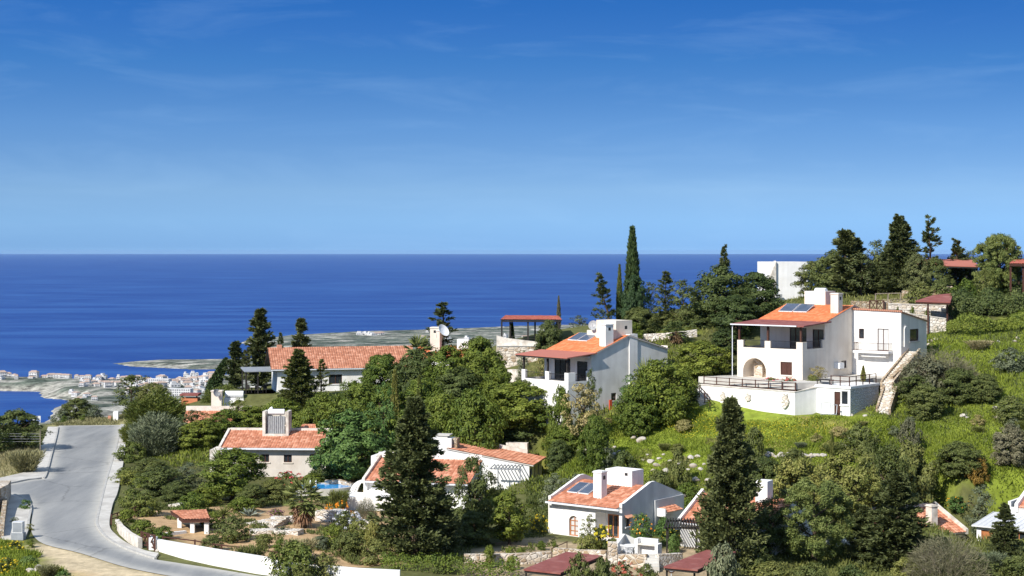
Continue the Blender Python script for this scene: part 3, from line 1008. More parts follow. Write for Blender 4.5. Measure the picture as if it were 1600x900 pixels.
def pavement(poly, ncurb, name='pavement', side=1):
    m = MB()
    m.prism(poly if seg_area(poly) > 0 else poly[::-1], ROADZ - 0.1, ROADZ + 0.12)
    tag(m.build(name, M['concrete']), kind='structure')
    line = poly[:ncurb]
    off = offset_line(line, 0.16 * side)
    off2 = offset_line(line, -0.05 * side)
    m = MB()
    for i in range(len(line) - 1):
        q = [off2[i], off2[i + 1], off[i + 1], off[i]]
        if seg_area(q) < 0:
            q = q[::-1]
        m.prism(q, ROADZ - 0.1, ROADZ + 0.145)
    tag(m.build('kerb', M['kerb']), kind='structure')


def seg_area(p):
    return 0.5 * sum(p[i][0] * p[(i + 1) % len(p)][1] - p[(i + 1) % len(p)][0] * p[i][1] for i in range(len(p)))


pavement(SIDE_R, len(RE))
pavement(SIDE_L, len(LE), side=-1)
pavement(SIDE_B, 26)
# ------------------------------------------------------------------ building helpers
class Lot:
    """a building plot: local x runs along the front, y into the depth, z up from the floor"""
    def __init__(s, px, Y, Z, a):
        s.X, s.Y, s.Z, s.a = (px - 800.0) * Y / F, Y, Z, R(a)

    def pt(s, px, py, x=None, y=None, z=None, slope=None):
        c, n = math.cos(s.a), math.sin(s.a)
        o = (-s.X * c + s.Y * n, -s.X * n - s.Y * c, CZ - s.Z)
        dx, dz = (px - 800.0) / F, -(py - HZ) / F
        d = (dx * c - n, dx * n + c, dz)
        if x is not None:
            t = (x - o[0]) / d[0]
        elif y is not None:
            t = (y - o[1]) / d[1]
        elif z is not None:
            t = (z - o[2]) / d[2]
        else:
            z0, k = slope
            t = (z0 + k * o[1] - o[2]) / (d[2] - k * d[1])
        return Vector((o[0] + t * d[0], o[1] + t * d[1], o[2] + t * d[2]))

    def rect(s, px0, py0, px1, py1, **kw):
        """pixel rectangle on a wall plane -> (s0, s1, z0, z1)"""
        a = s.pt(px0, py0, **kw)
        b = s.pt(px1, py1, **kw)
        c = s.pt((px0 + px1) / 2, py0, **kw)
        d = s.pt((px0 + px1) / 2, py1, **kw)
        k = 1 if 'x' in kw else 0
        return (min(a[k], b[k]), max(a[k], b[k]), min(c.z, d.z), max(c.z, d.z))

    def thing(s, name, label, cat, group=None):
        return thing(name, label, cat, (s.X, s.Y, s.Z), -s.a, group)

    def world(s, x, y, z=0.0):
        c, n = math.cos(s.a), math.sin(s.a)
        return Vector((s.X + x * c + y * n, s.Y - x * n + y * c, s.Z + z))


class Face:
    """one wall plane from P0 to P1, outside on the right-hand side"""
    def __init__(s, P0, P1):
        s.P0, s.P1 = Vector(P0), Vector(P1)
        s.L = (s.P1 - s.P0).length
        s.d = (s.P1 - s.P0) / s.L
        s.n = Vector((s.d.y, -s.d.x))

    def p(s, u, out, z):
        q = s.P0 + s.d * u + s.n * out
        return (q.x, q.y, z)

    def box(s, mb, u0, u1, o0, o1, z0, z1, mi=0):
        b = [s.p(u0, o1, z0), s.p(u1, o1, z0), s.p(u1, o0, z0), s.p(u0, o0, z0)]
        t = [s.p(u0, o1, z1), s.p(u1, o1, z1), s.p(u1, o0, z1), s.p(u0, o0, z1)]
        return mb.hexa(b, t, mi)

    def wall(s, mb, zb, top, ops=(), mi=0):
        if not hasattr(top, '__len__'):
            top = [(0, top), (s.L, top)]
        zt = min(z for u, z in top)
        us = sorted(set([0, s.L] + [v for o in ops for v in o[:2]]))
        zs = sorted(set([zb, zt] + [v for o in ops for v in o[2:4]]))
        for i in range(len(us) - 1):
            for j in range(len(zs) - 1):
                um, zm = (us[i] + us[i + 1]) / 2, (zs[j] + zs[j + 1]) / 2
                if any(o[0] < um < o[1] and o[2] < zm < o[3] for o in ops):
                    continue
                mb.add([s.p(us[i], 0, zs[j]), s.p(us[i + 1], 0, zs[j]), s.p(us[i + 1], 0, zs[j + 1]), s.p(us[i], 0, zs[j + 1])], [(0, 1, 2, 3)], mi)
        pts = [(0, zt), (s.L, zt)] + list(reversed(top))
        q = []
        for p_ in pts:
            if not q or (abs(p_[0] - q[-1][0]) + abs(p_[1] - q[-1][1])) > 1e-5:
                q.append(p_)
        if len(q) > 1 and abs(q[0][0] - q[-1][0]) + abs(q[0][1] - q[-1][1]) < 1e-5:
            q.pop()
        if len(q) >= 3 and max(z for u, z in q) > zt + 1e-5:
            mb.add([s.p(u, 0, z) for u, z in q], [tuple(range(len(q)))], mi)
        for o in ops:
            u0, u1, z0, z1 = o[:4]
            dp = o[4] if len(o) > 4 else 0.16
            arch = len(o) > 5 and o[5]
            mb.add([s.p(u0, 0, z0), s.p(u1, 0, z0), s.p(u1, -dp, z0), s.p(u0, -dp, z0)], [(0, 1, 2, 3)], mi)
            mb.add([s.p(u0, 0, z0), s.p(u0, -dp, z0), s.p(u0, -dp, z1), s.p(u0, 0, z1)], [(0, 1, 2, 3)], mi)
            mb.add([s.p(u1, 0, z0), s.p(u1, 0, z1), s.p(u1, -dp, z1), s.p(u1, -dp, z0)], [(0, 1, 2, 3)], mi)
            mb.add([s.p(u0, -dp, z0), s.p(u1, -dp, z0), s.p(u1, -dp, z1), s.p(u0, -dp, z1)], [(0, 1, 2, 3)], mi)
            if not arch:
                mb.add([s.p(u0, 0, z1), s.p(u0, -dp, z1), s.p(u1, -dp, z1), s.p(u1, 0, z1)], [(0, 1, 2, 3)], mi)
            else:
                um, rr, zc = (u0 + u1) / 2, (u1 - u0) / 2, z1 - arch
                arc = [(um - rr * math.cos(math.pi * k / 14), zc + arch * math.sin(math.pi * k / 14)) for k in range(15)]
                mb.add([s.p(u0, 0, z1)] + [s.p(u, 0, z) for u, z in reversed(arc[:8])], [tuple(range(9))], mi)
                mb.add([s.p(u1, 0, z1)] + [s.p(u, 0, z) for u, z in reversed(arc[7:])], [tuple(range(9))], mi)
                for k in range(14):
                    a, b = arc[k], arc[k + 1]
                    mb.add([s.p(a[0], 0, a[1]), s.p(a[0], -dp, a[1]), s.p(b[0], -dp, b[1]), s.p(b[0], 0, b[1])], [(0, 1, 2, 3)], mi)

    def window(s, parent, op, frame='brownwood', pane='glass', mull=1, trans=0, sill=None, name='window', fw=0.07):
        u0, u1, z0, z1 = op[:4]
        dp = op[4] if len(op) > 4 else 0.16
        e = 0.004
        mb = MB()
        o0, o1 = -dp + 0.012, -dp + 0.075
        s.box(mb, u0 + e, u0 + fw, o0, o1, z0 + e, z1 - e)
        s.box(mb, u1 - fw, u1 - e, o0, o1, z0 + e, z1 - e)
        s.box(mb, u0 + fw, u1 - fw, o0, o1, z1 - fw, z1 - e)
        s.box(mb, u0 + fw, u1 - fw, o0, o1, z0 + e, z0 + fw)
        for k in range(mull):
            c = u0 + (u1 - u0) * (k + 1) / (mull + 1)
            s.box(mb, c - fw * 0.5, c + fw * 0.5, o0, o1, z0 + fw, z1 - fw)
        for k in range(trans):
            c = z0 + (z1 - z0) * (k + 1) / (trans + 1)
            s.box(mb, u0 + fw, u1 - fw, o0 + 0.004, o1 - 0.006, c - fw * 0.35, c + fw * 0.35)
        w = mb.build(name, M[frame], parent)
        mp = MB()
        s.box(mp, u0 + 0.02, u1 - 0.02, -dp + 0.002, -dp + 0.03, z0 + 0.02, z1 - 0.02)
        mp.build('pane', M[pane], w)
        if sill:
            ms = MB()
            s.box(ms, u0 - 0.12, u1 + 0.12, -0.05, 0.09, z0 - 0.11, z0 - 0.003)
            ms.build('sill', M[sill], w)
        return w


def tile_roof(parent, eL, eR, rR, rL, mat, name='roof', pitch=0.29, row=0.42, amp=0.045, thick=0.10, under='beige', jitter=0.006):
    """barrel-tiled slope between the eave (left, right) and the ridge (right, left)"""
    eL, eR, rR, rL = Vector(eL), Vector(eR), Vector(rR), Vector(rL)
    Lu = (eR - eL).length
    Lv = (rL - eL).length
    n = (eR - eL).cross(rL - eL).normalized()
    if n.z < 0:
        n = -n
    nu = max(4, int(round(Lu / pitch)))
    nv = max(3, int(round(Lv / row)))
    sub = 4
    us = np.linspace(0, 1, nu * sub + 1)
    prof = np.abs(np.cos(np.linspace(0, 1, nu * sub + 1) * nu * math.pi))
    verts, uvs, faces = [], [], []
    rg = np.random.default_rng(int(abs(eL.x * 31 + eL.y * 17 + Lu * 7) * 10) % 100000)
    W_ = len(us)
    for j in range(nv):
        jt = np.repeat(rg.normal(0, jitter, nu + 1), sub)[:W_]
        for v, up in ((j / nv, 0.035), ((j + 1.0) / nv, 0.0)):
            for i, u in enumerate(us):
                p = (eL * (1 - u) + eR * u) * (1 - v) + (rL * (1 - u) + rR * u) * v + n * (amp * prof[i] + up + jt[i])
                verts.append(p[:])
                uvs.append((u * nu + 0.5, v * nv + (0.002 if up else -0.002)))
    for j in range(nv):
        o = j * 2 * W_
        for i in range(W_ - 1):
            faces.append((o + i, o + i + 1, o + W_ + i + 1, o + W_ + i))
        if j < nv - 1:
            q = o + W_
            for i in range(W_ - 1):
                faces.append((q + i, q + i + 1, q + W_ + i + 1, q + W_ + i))
    k = len(verts)
    dn = -n * thick
    lo = [eL + dn, eR + dn, rR + dn, rL + dn]
    hi = [eL, eR, rR, rL]
    for p in lo + hi:
        verts.append(p[:])
        uvs.append((0.5, 0.5))
    faces += [(k + 3, k + 2, k + 1, k), (k, k + 1, k + 5, k + 4), (k + 1, k + 2, k + 6, k + 5), (k + 2, k + 3, k + 7, k + 6), (k + 3, k, k + 4, k + 7)]
    me = bpy.data.meshes.new(name)
    me.from_pydata(verts, [], faces)
    me.materials.append(mat)
    me.materials.append(M[under])
    for f in me.polygons[-5:]:
        f.material_index = 1
    uvl = me.uv_layers.new(name='UVMap')
    arr = np.array(uvs, dtype=np.float32)
    li = np.zeros(len(me.loops), dtype=np.int32)
    me.loops.foreach_get('vertex_index', li)
    uvl.data.foreach_set('uv', arr[li].ravel())
    me.update()
    o = bpy.data.objects.new(name, me)
    C.objects.link(o)
    o.parent = parent
    return o


def chimney(parent, x0, x1, y0, y1, z0, z1, mat='white', hole='y', cap=True, name='chimney'):
    mb = MB()
    mb.box(x0, x1, y0, y1, z0, z1)
    c = mb.build(name, M[mat], parent)
    if cap:
        mc = MB()
        e = 0.07
        mc.box(x0 - e, x1 + e, y0 - e, y1 + e, z1 + 0.002, z1 + 0.08)
        xm, ym = (x0 + x1) / 2, (y0 + y1) / 2
        mc.prism([(x0, y0), (x1, y0), (x1, y1), (x0, y1)], z1 + 0.082, z1 + 0.15)
        mc.build('cap', M[mat], c)
    mh = MB()
    w = min(0.32, (y1 - y0) * 0.5)
    zc = z1 - 0.42
    mh.box(x1 - 0.01, x1 + 0.012, (y0 + y1) / 2 - w / 2, (y0 + y1) / 2 + w / 2, zc - 0.16, zc + 0.16)
    mh.box((x0 + x1) / 2 - w / 2, (x0 + x1) / 2 + w / 2, y0 - 0.012, y0 + 0.01, zc - 0.16, zc + 0.16) if hole == 'both' else None
    mh.build('flue_opening', M['iron'], c)
    return c


def solar(parent, x0, x1, yc, zf, k, ln=1.9, n=2, lift=0.25, tilt=0.38):
    """n tilted solar panels on a roof of slope k; zf(y) is the roof height"""
    w = (x1 - x0) / n
    for i in range(n):
        a = x0 + i * w + 0.05
        b = x0 + (i + 1) * w - 0.05
        y0, y1 = yc - ln / 2 * math.cos(tilt), yc + ln / 2 * math.cos(tilt)
        z0 = zf(y0) + 0.13
        z1 = z0 + ln * math.sin(tilt)
        mb = MB()
        t = 0.08
        mb.hexa([(a, y0, z0 - t), (b, y0, z0 - t), (b, y1, z1 - t), (a, y1, z1 - t)], [(a, y0, z0), (b, y0, z0), (b, y1, z1), (a, y1, z1)])
        for xx in (a + 0.06, b - 0.1):
            mb.bar((xx, y1 - 0.05, zf(y1) + 0.02), (xx, y1 - 0.05, z1 - t - 0.01), 0.05)
        p = mb.build('solar_panel', M['metal'], parent)
        g = MB()
        e = 0.05
        dz = (z1 - z0) / (y1 - y0)
        g.hexa([(a + e, y0 + e, z0 + dz * e + 0.003), (b - e, y0 + e, z0 + dz * e + 0.003), (b - e, y1 - e, z1 - dz * e + 0.003), (a + e, y1 - e, z1 - dz * e + 0.003)],
               [(a + e, y0 + e, z0 + dz * e + 0.02), (b - e, y0 + e, z0 + dz * e + 0.02), (b - e, y1 - e, z1 - dz * e + 0.02), (a + e, y1 - e, z1 - dz * e + 0.02)])
        g.build('collector_glass', M['bluepanel'], p)


def dish(parent, c, direction, r=0.5, mat='tank', base=None):
    """satellite dish: shallow bowl on a short mast"""
    mb = MB()
    d = Vector(direction).normalized()
    up = Vector((0, 0, 1))
    s = d.cross(up).normalized()
    u = s.cross(d)
    c = Vector(c)
    n = 16
    vs, fs = [], []
    for back in (0, 1):
        for k, (rr, zz) in enumerate(((0.0, 0.0), (0.5, 0.05), (1.0, 0.2))):
            for i in range(n):
                a = 2 * math.pi * i / n
                vs.append(tuple(c + (s * math.cos(a) + u * math.sin(a)) * (r * rr) + d * (r * zz * 1.2 - back * 0.03)))
    for back in (0, 1):
        o = back * 3 * n
        for k in range(2):
            for i in range(n):
                f = (o + k * n + i, o + k * n + (i + 1) % n, o + (k + 1) * n + (i + 1) % n, o + (k + 1) * n + i)
                fs.append(f if back else f[::-1])
    for i in range(n):
        fs.append((2 * n + i, 2 * n + (i + 1) % n, 5 * n + (i + 1) % n, 5 * n + i))
    mb.add(vs, fs)
    mb.bar(c + d * 0.02 - u * r * 0.6, c + d * r * 0.9, 0.03)
    base = Vector(base) if base is not None else c - Vector((0, 0, r * 1.6))
    mb.tube([base, Vector((base.x, base.y, c.z)) - d * 0.05, c - d * 0.02], 0.03, 6)
    return mb.build('satellite_dish', M[mat], parent)


def railing(parent, path, h, post, rails, mat, name='railing', bal=0.0, pw=0.06, rw=0.045):
    """posts and rails along a path of points; each post a part, the rails one part"""
    pts = [Vector(p) for p in path]
    mr = MB()
    for a, b in zip(pts[:-1], pts[1:]):
        L = (b - a).length
        for z in rails:
            mr.bar(a + Vector((0, 0, z)), b + Vector((0, 0, z)), rw)
        if bal:
            n = max(1, int(L / bal))
            for i in range(1, n):
                q = a + (b - a) * (i / n)
                mr.bar(q + Vector((0, 0, rails[-1])), q + Vector((0, 0, rails[0])), 0.018)
    r = mr.build(name, mat, parent)
    if post:
        done = []
        for a, b in zip(pts[:-1], pts[1:]):
            L = (b - a).length
            n = max(1, int(round(L / post)))
            for i in range(n + 1):
                q = a + (b - a) * (i / n)
                if any((q - d).length < 0.2 for d in done):
                    continue
                done.append(q)
                mb = MB()
                mb.box(-pw / 2, pw / 2, -pw / 2, pw / 2, -0.35, h)
                o = mb.build('post', mat, parent)
                o.location = q
    return r


def timber_fence(name, label, cat, pts, h, post, rails, mat, group=None, pw=0.10, rw=0.07):
    t = thing(name, label, cat, pts[0], 0, group)
    railing(t, [Vector(p) - Vector(pts[0]) for p in pts], h, post, rails, mat, 'rail', 0, pw, rw)
    return t


def wall_run(name, label, cat, pts, tops, thick, mat, group=None, cope=None, drop=0.8):
    """free-standing wall along world points; tops are heights; goes a little into the ground"""
    t0 = Vector((pts[0][0], pts[0][1], ground(pts[0][0], pts[0][1])))
    mb, mc = MB(), MB()
    P = [Vector((p[0], p[1])) for p in pts]
    nrm = []
    for i in range(len(P)):
        d = (P[min(i + 1, len(P) - 1)] - P[max(i - 1, 0)]).normalized()
        nrm.append(Vector((-d.y, d.x)))
    # subdivide so that the foot follows the ground
    for i in range(len(P) - 1):
        n = max(1, int((P[i + 1] - P[i]).length / 1.5))
        for k in range(n):
            ends = []
            for f in (k / n, (k + 1) / n):
                q = P[i] * (1 - f) + P[i + 1] * f
                w = (nrm[i] * (1 - f) + nrm[i + 1] * f) * (thick / 2)
                zt = tops[i] * (1 - f) + tops[i + 1] * f
                zb = min(ground(q.x, q.y), ground(q.x + w.x, q.y + w.y), ground(q.x - w.x, q.y - w.y)) - drop
                ends.append((q, w, zb - t0.z, zt - t0.z))
            (a, wa, ba, ta), (b, wb, bb, tb) = ends
            lx = lambda v: (v.x - t0.x, v.y - t0.y)
            c1, c2, c3, c4 = lx(a - wa), lx(b - wb), lx(b + wb), lx(a + wa)
            mb.hexa([(*c1, ba), (*c2, bb), (*c3, bb), (*c4, ba)], [(*c1, ta), (*c2, tb), (*c3, tb), (*c4, ta)])
            if cope:
                ka, kb = wa * 1.25, wb * 1.25
                c1, c2, c3, c4 = lx(a - ka), lx(b - kb), lx(b + kb), lx(a + ka)
                mc.hexa([(*c1, ta + 0.003), (*c2, tb + 0.003), (*c3, tb + 0.003), (*c4, ta + 0.003)], [(*c1, ta + 0.08), (*c2, tb + 0.08), (*c3, tb + 0.08), (*c4, ta + 0.08)])
    if cope:
        t = thing(name, label, cat, t0, 0, group)
        mb.build('wall_body', M[mat], t)
        mc.build('coping', M[cope], t)
        return t
    o = mb.build(name, M[mat])
    o.location = t0
    return tag(o, label, cat, group)


def steps(parent, a, b, width, n, mat, name='steps', sink=0.6):
    """a flight of n steps from a (bottom) to b (top), local coordinates"""
    a, b = Vector(a), Vector(b)
    d = Vector((b.x - a.x, b.y - a.y))
    L = d.length
    d /= L
    s = Vector((-d.y, d.x)) * (width / 2)
    mb = MB()
    for i in range(n):
        p0 = Vector((a.x, a.y)) + d * (L * i / n)
        p1 = Vector((a.x, a.y)) + d * (L * (i + 1) / n + 0.02)
        z = a.z + (b.z - a.z) * (i + 1) / n
        zb = a.z + (b.z - a.z) * i / n - sink
        q = [p0 - s, p1 - s, p1 + s, p0 + s]
        if seg_area([tuple(v) for v in q]) < 0:
            q = q[::-1]
        mb.prism([tuple(v) for v in q], zb, z)
    return mb.build(name, mat, parent)


def canopy(label, corners, zs, posts, mat, name='canopy', cat='canopy', th=0.12, tiles=False, frame='brownwood', pw=0.16, beam=True, group=None, bmat=None):
    """roof on posts: corners (front-left, front-right, back-right, back-left) world x,y with heights; posts x,y at which to stand"""
    c0 = corners[0]
    base = Vector((c0[0], c0[1], min(ground(x, y) for x, y in posts)))
    t = thing(name, label, cat, base, 0, group)
    P = [Vector((c[0] - base.x, c[1] - base.y, z - base.z)) for c, z in zip(corners, zs)]
    if tiles:
        tile_roof(t, P[0], P[1], P[2], P[3], M[mat], 'roof', 0.26, 0.4, 0.04, th, bmat or frame)
    else:
        mb = MB()
        mb.hexa([p - Vector((0, 0, th)) for p in P], P)
        mb.build('roof', M[mat], t)
    if beam:
        mb = MB()
        q = [p * 0.96 + (P[0] + P[1] + P[2] + P[3]) * 0.01 - Vector((0, 0, th + 0.10)) for p in P]
        for i in range(4):
            mb.bar(q[i], q[(i + 1) % 4], 0.10, 0.16)
        for k in range(1, 6):
            f = k / 6
            mb.bar(q[0].lerp(q[1], f), q[3].lerp(q[2], f), 0.06, 0.12)
        mb.build('beams', M[bmat or frame], t)
    for x, y in posts:
        # roof height over the post
        u = Vector((x - base.x, y - base.y, 0))
        zt = sum(p.z / max(0.3, (Vector((p.x, p.y, 0)) - u).length) for p in P) / sum(1 / max(0.3, (Vector((p.x, p.y, 0)) - u).length) for p in P)
        mb = MB()
        mb.box(-pw / 2, pw / 2, -pw / 2, pw / 2, ground(x, y) - base.z - 0.3, zt - th - 0.12)
        o = mb.build('post', M[frame], t)
        o.location = (u.x, u.y, 0)
    return t
# ================================================================== HOUSES
# ---- the white cottage in front (lower middle)
A = Lot(972, 140, 125.45, 38)
t = A.thing('cottage', 'white cottage with orange roof, arched door, solar panels and shaded gable, beside the stone terrace', 'house')
w, D, ez, rz = 7.75, 9.5, 2.95, 4.2
k = (rz - ez) / (D / 2)
mb = MB()
fr = Face((-w, 0), (0, 0))
r_ = A.rect(889, 849, 903.5, 806, y=0)
door = (r_[0] + w, r_[1] + w, 0.02, r_[3], 0.25, 0.45)
porch = (w - 2.75, w - 0.3, 0.02, 2.35, 1.6)
panel = (0.15, 1.85, 2.15, 2.75, 0.06)
fr.wall(mb, -1.2, ez, [door, porch, panel])
rt = Face((0, 0), (0, D))
gwin = (0.55, 1.15, 1.25, 2.0)
prof = [(0, ez + 0.32), (0.3, ez + 0.32), (D / 2 - 0.3, rz + 0.42), (D / 2 + 0.35, rz + 0.42), (D, ez + 0.15)]
mg = MB()
rt.wall(mg, -1.2, prof, [gwin])
mk = MB(); Face((0, D), (-w, D)).wall(mk, -1.2, ez); mk.build('rear_wall', M['white'], t)
lf = Face((-w, D), (-w, 0))
mg2 = MB()
lf.wall(mg2, -1.2, [(D - u, z) for u, z in reversed(prof)])
mb.build('wall', M['white'], t)
mg.build('gable_wall', M['shaded_white'], t)
mg2.build('gable_wall', M['white'], t)
for x0, x1 in ((-0.27, -0.003), (-w + 0.003, -w + 0.27)):
    m = MB()
    seg = prof
    for (u0, z0), (u1, z1) in zip(seg[:-1], seg[1:]):
        m.hexa([(x0, u0, z0 - 0.5), (x1, u0, z0 - 0.5), (x1, u1, z1 - 0.5), (x0, u1, z1 - 0.5)], [(x0, u0, z0 + 0.004), (x1, u0, z0 + 0.004), (x1, u1, z1 + 0.004), (x0, u1, z1 + 0.004)])
    m.build('parapet', M['white'], t)
rf = tile_roof(t, (-w + 0.28, -0.45, ez - 0.12), (-0.28, -0.45, ez - 0.12), (-0.28, D / 2, rz), (-w + 0.28, D / 2, rz), M['tile'])
tile_roof(t, (-0.28, D + 0.1, ez - 0.02), (-w + 0.28, D + 0.1, ez - 0.02), (-w + 0.28, D / 2, rz), (-0.28, D / 2, rz), M['tile'])
m = MB(); m.box(-w + 0.1, 0.05, -0.60, -0.46, ez - 0.24, ez - 0.10); m.build('gutter', M['gutter'], t)
zf = lambda y: ez + k * y
a1, a2 = A.pt(928, 778, slope=(ez, k)), A.pt(947.5, 778, slope=(ez, k))
top = A.pt(938, 739, y=a1.y).z
chimney(t, a1.x, a1.x + 0.85, a1.y - 0.1, a1.y + 0.75, zf(a1.y) - 0.3, top, 'white')
m = MB(); m.box(-4.55, -1.75, 4.1, 5.9, rz - 0.6, rz + 1.25); wt = m.build('water_tank_box', M['white'], t)
m = MB(); m.box(-2.5, -2.2, 4.085, 4.12, rz + 0.8, rz + 1.05); m.build('vent', M['iron'], wt)
solar(t, -7.0, -4.6, 2.6, zf, k, 2.0, 2, 0.1, 0.32)
d_ = fr.window(t, door, 'orangewood', 'curtain', 1, 3, None, 'door', 0.09)
pf = Face((-2.75, 1.55), (-0.3, 1.55))
pf.window(t, (0.25, 1.35, 0.04, 2.0, 0.05), 'orangewood', 'glass', 1, 0, None, 'door', 0.09)
rt.window(t, gwin, 'brownwood', 'glass', 0, 0, 'white')
m = MB(); m.hexa([(0.005, 0.35, 2.12), (0.42, 0.35, 2.02), (0.42, 1.35, 2.02), (0.005, 1.35, 2.12)], [(0.005, 0.35, 2.25), (0.42, 0.35, 2.09), (0.42, 1.35, 2.09), (0.005, 1.35, 2.25)])
m.build('window_hood', M['tile'], t)
m = MB(); m.box(0.004, 0.16, D / 2 + 0.1, D, -1.2, 3.0); m.build('buttress', M['shaded_white'], t)
tile_roof(t, (1.05, 5.3, 1.95), (1.05, 7.9, 1.95), (0.17, 7.9, 2.3), (0.17, 5.3, 2.3), M['tile'], 'door_hood', 0.26, 0.3, 0.04, 0.08)
m = MB(); m.box(0.17, 1.0, 5.15, 5.29, 1.6, 2.3); m.build('hood_bracket', M['white'], t)
rg_ = Face((0.16, 5.5), (0.16, 7.0))
m = MB(); rg_.box(m, 0.1, 1.0, 0.003, 0.03, 0.0, 1.9); m.build('door', M['brownwood'], t)

# ---- the big two-storey villa on the right
V = Lot(1254, 172, 136.6, 40)
t = V.thing('villa', 'large cream two-storey villa with verandah, ground-floor arch and white rear wing', 'house')
w = -V.pt(1152, 594, y=0).x
yv = V.pt(1289, 505, x=0).y
D = V.pt(1332, 540, x=0).y
ez = V.pt(1289, 505, x=0).z + 0.05
rz = V.pt(1334, 479, x=0).z
k = (rz - ez) / (D - yv)
fz = 2.95                                   # verandah floor
pz = V.pt(1254, 535, x=0).z                 # pier tops
fr = Face((-w, 0), (0, 0))
r1 = V.rect(1161, 594, 1197, 559.5, y=0)
arch = (r1[0] + w, r1[1] + w, 0.02, r1[3], 1.9, (r1[1] - r1[0]) / 2)
r2 = V.rect(1219.5, 586, 1237.5, 565.5, y=0)
wn1 = (r2[0] + w, r2[1] + w, r2[2], r2[3], 0.14)
mb = MB()
fr.wall(mb, -1.0, fz + 0.25, [arch, wn1])
rt = Face((0, 0), (0, D))
r3 = V.rect(1314.5, 575, 1322.5, 563.5, x=0)
wn2 = (r3[0], r3[1], r3[2], r3[3], 0.14)
rt.wall(mb, -1.0, [(0, fz + 0.25), (yv, fz + 0.25), (yv, ez), (D, rz)], [wn2])
Face((0, D), (-w, D)).wall(mb, -1.0, rz)
Face((-w, D), (-w, 0)).wall(mb, -1.0, [(0, rz), (D - yv, ez), (D - yv, fz + 0.25), (D, fz + 0.25)])
vw = Face((-w, yv), (0, yv))                 # back wall of the verandah
dr1 = (w * 0.46, w * 0.72, fz + 0.02, fz + 2.25, 0.12)
dr2 = (w * 0.80 + 0.1, w * 0.98, fz + 0.02, fz + 2.15, 0.12)
mb.build('wall', M['villa'], t)
mv = MB(); vw.wall(mv, fz, ez, [dr1, dr2]); mv.build('verandah_wall', M['villa'], t)
# floor slab and parapet piers of the verandah
m = MB(); m.box(-w, 0, 0, yv, fz - 0.02, fz - 0.004); m.build('verandah_floor', M['concrete'], t)
m = MB()
for x0, x1 in ((-w, -w + 0.75), (-w * 0.53 - 0.35, -w * 0.53 + 0.35), (-0.75, 0.0)):
    m.box(x0 + (0.003 if x0 > -w else -0.003), x1, -0.003, 0.25, fz + 0.252, pz)
m.box(-0.25, 0.003, 0.252, 0.9, fz + 0.252, pz)
m.box(-0.25, 0.003, yv - 0.5, yv - 0.004, fz + 0.252, pz + 0.1)
m.box(-w - 0.003, -w + 0.25, 0.252, 0.8, fz + 0.252, pz)
for k_ in range(len(m.v) // 8):
    MB().add(m.v[k_ * 8:k_ * 8 + 8], [tuple(i_ - k_ * 8 for i_ in f_) for f_ in m.f[k_ * 6:k_ * 6 + 6]]).build('parapet_pier', M['cream'], t)
railing(t, [(-w + 0.75, 0.12, fz + 0.25), (-w * 0.53 - 0.35, 0.12, fz + 0.25)], 0.9, 0, (0.78, 0.08), M['iron'], 'railing', 0.13)
railing(t, [(-w * 0.53 + 0.35, 0.12, fz + 0.25), (-0.75, 0.12, fz + 0.25)], 0.9, 0, (0.78, 0.08), M['iron'], 'railing', 0.13)
railing(t, [(-0.12, 0.9, fz + 0.25), (-0.12, yv - 0.5, fz + 0.25)], 0.9, 0, (0.78, 0.08), M['iron'], 'railing', 0.13)
vz = V.pt(1250, 509, y=-0.4).z
m = MB()
m.hexa([(-w - 0.5, -0.5, vz - 0.14), (0.45, -0.5, vz - 0.14), (0.45, yv + 0.6, vz + 0.16), (-w - 0.5, yv - 0.02, vz + 0.16)], [(-w - 0.5, -0.5, vz), (0.45, -0.5, vz), (0.45, yv + 0.6, vz + 0.3), (-w - 0.5, yv - 0.02, vz + 0.3)])
m.build('verandah_roof', M['redroof'], t)
m = MB(); m.box(-w - 0.5, -w * 0.05, -0.62, -0.505, vz - 0.12, vz + 0.0); m.tube([(-w - 0.42, -0.3, 0), (-w - 0.42, -0.3, vz - 0.15)], 0.05); m.build('gutter', M['gutter'], t)
for x in (-w + 0.2, -w * 0.53, -0.25):
    m = MB(); m.box(x - 0.1, x + 0.1, 0.03, 0.23, pz, vz - 0.15); m.build('verandah_post', M['brownwood'], t)
tile_roof(t, (-w - 0.3, yv - 0.35, ez + 0.02), (0.22, yv - 0.35, ez + 0.02), (0.22, D + 0.1, rz + 0.14), (-w - 0.3, D + 0.1, rz + 0.14), M['tile_new'], amp=0.03)
tile_roof(t, (0.22, D + 4.5, rz - 1.2), (-w - 0.3, D + 4.5, rz - 1.2), (-w - 0.3, D + 0.1, rz + 0.14), (0.22, D + 0.1, rz + 0.14), M['tile_new'], amp=0.03)
m = MB(); m.box(-w - 0.3, 0.22, yv - 0.5, yv - 0.36, ez - 0.12, ez + 0.0); m.build('gutter', M['gutter'], t)
zf = lambda y: ez + 0.1 + k * (y - yv)
q = V.pt(1307, 491, slope=(ez - k * yv, k))
top = V.pt(1307, 460, y=q.y).z
chimney(t, -0.95, -0.02, q.y - 0.2, q.y + 0.75, zf(q.y) - 0.6, top, 'cream')
q0 = V.pt(1257, 478, slope=(ez - k * yv, k)); q1 = V.pt(1292, 478, slope=(ez - k * yv, k))
m = MB(); m.box(q0.x, q0.x + 2.6, q0.y, q0.y + 2.2, zf(q0.y) - 0.5, V.pt(1270, 455, y=q0.y).z); wt = m.build('water_tank_box', M['cream'], t)
zt = V.pt(1270, 455, y=q0.y).z
m = MB(); m.tube([(q0.x + 0.9, q0.y + 0.9, zt + 0.02), (q0.x + 2.2, q0.y + 0.9, zt + 0.02)], 0.33, 12); m.build('water_tank', M['tank'], wt)
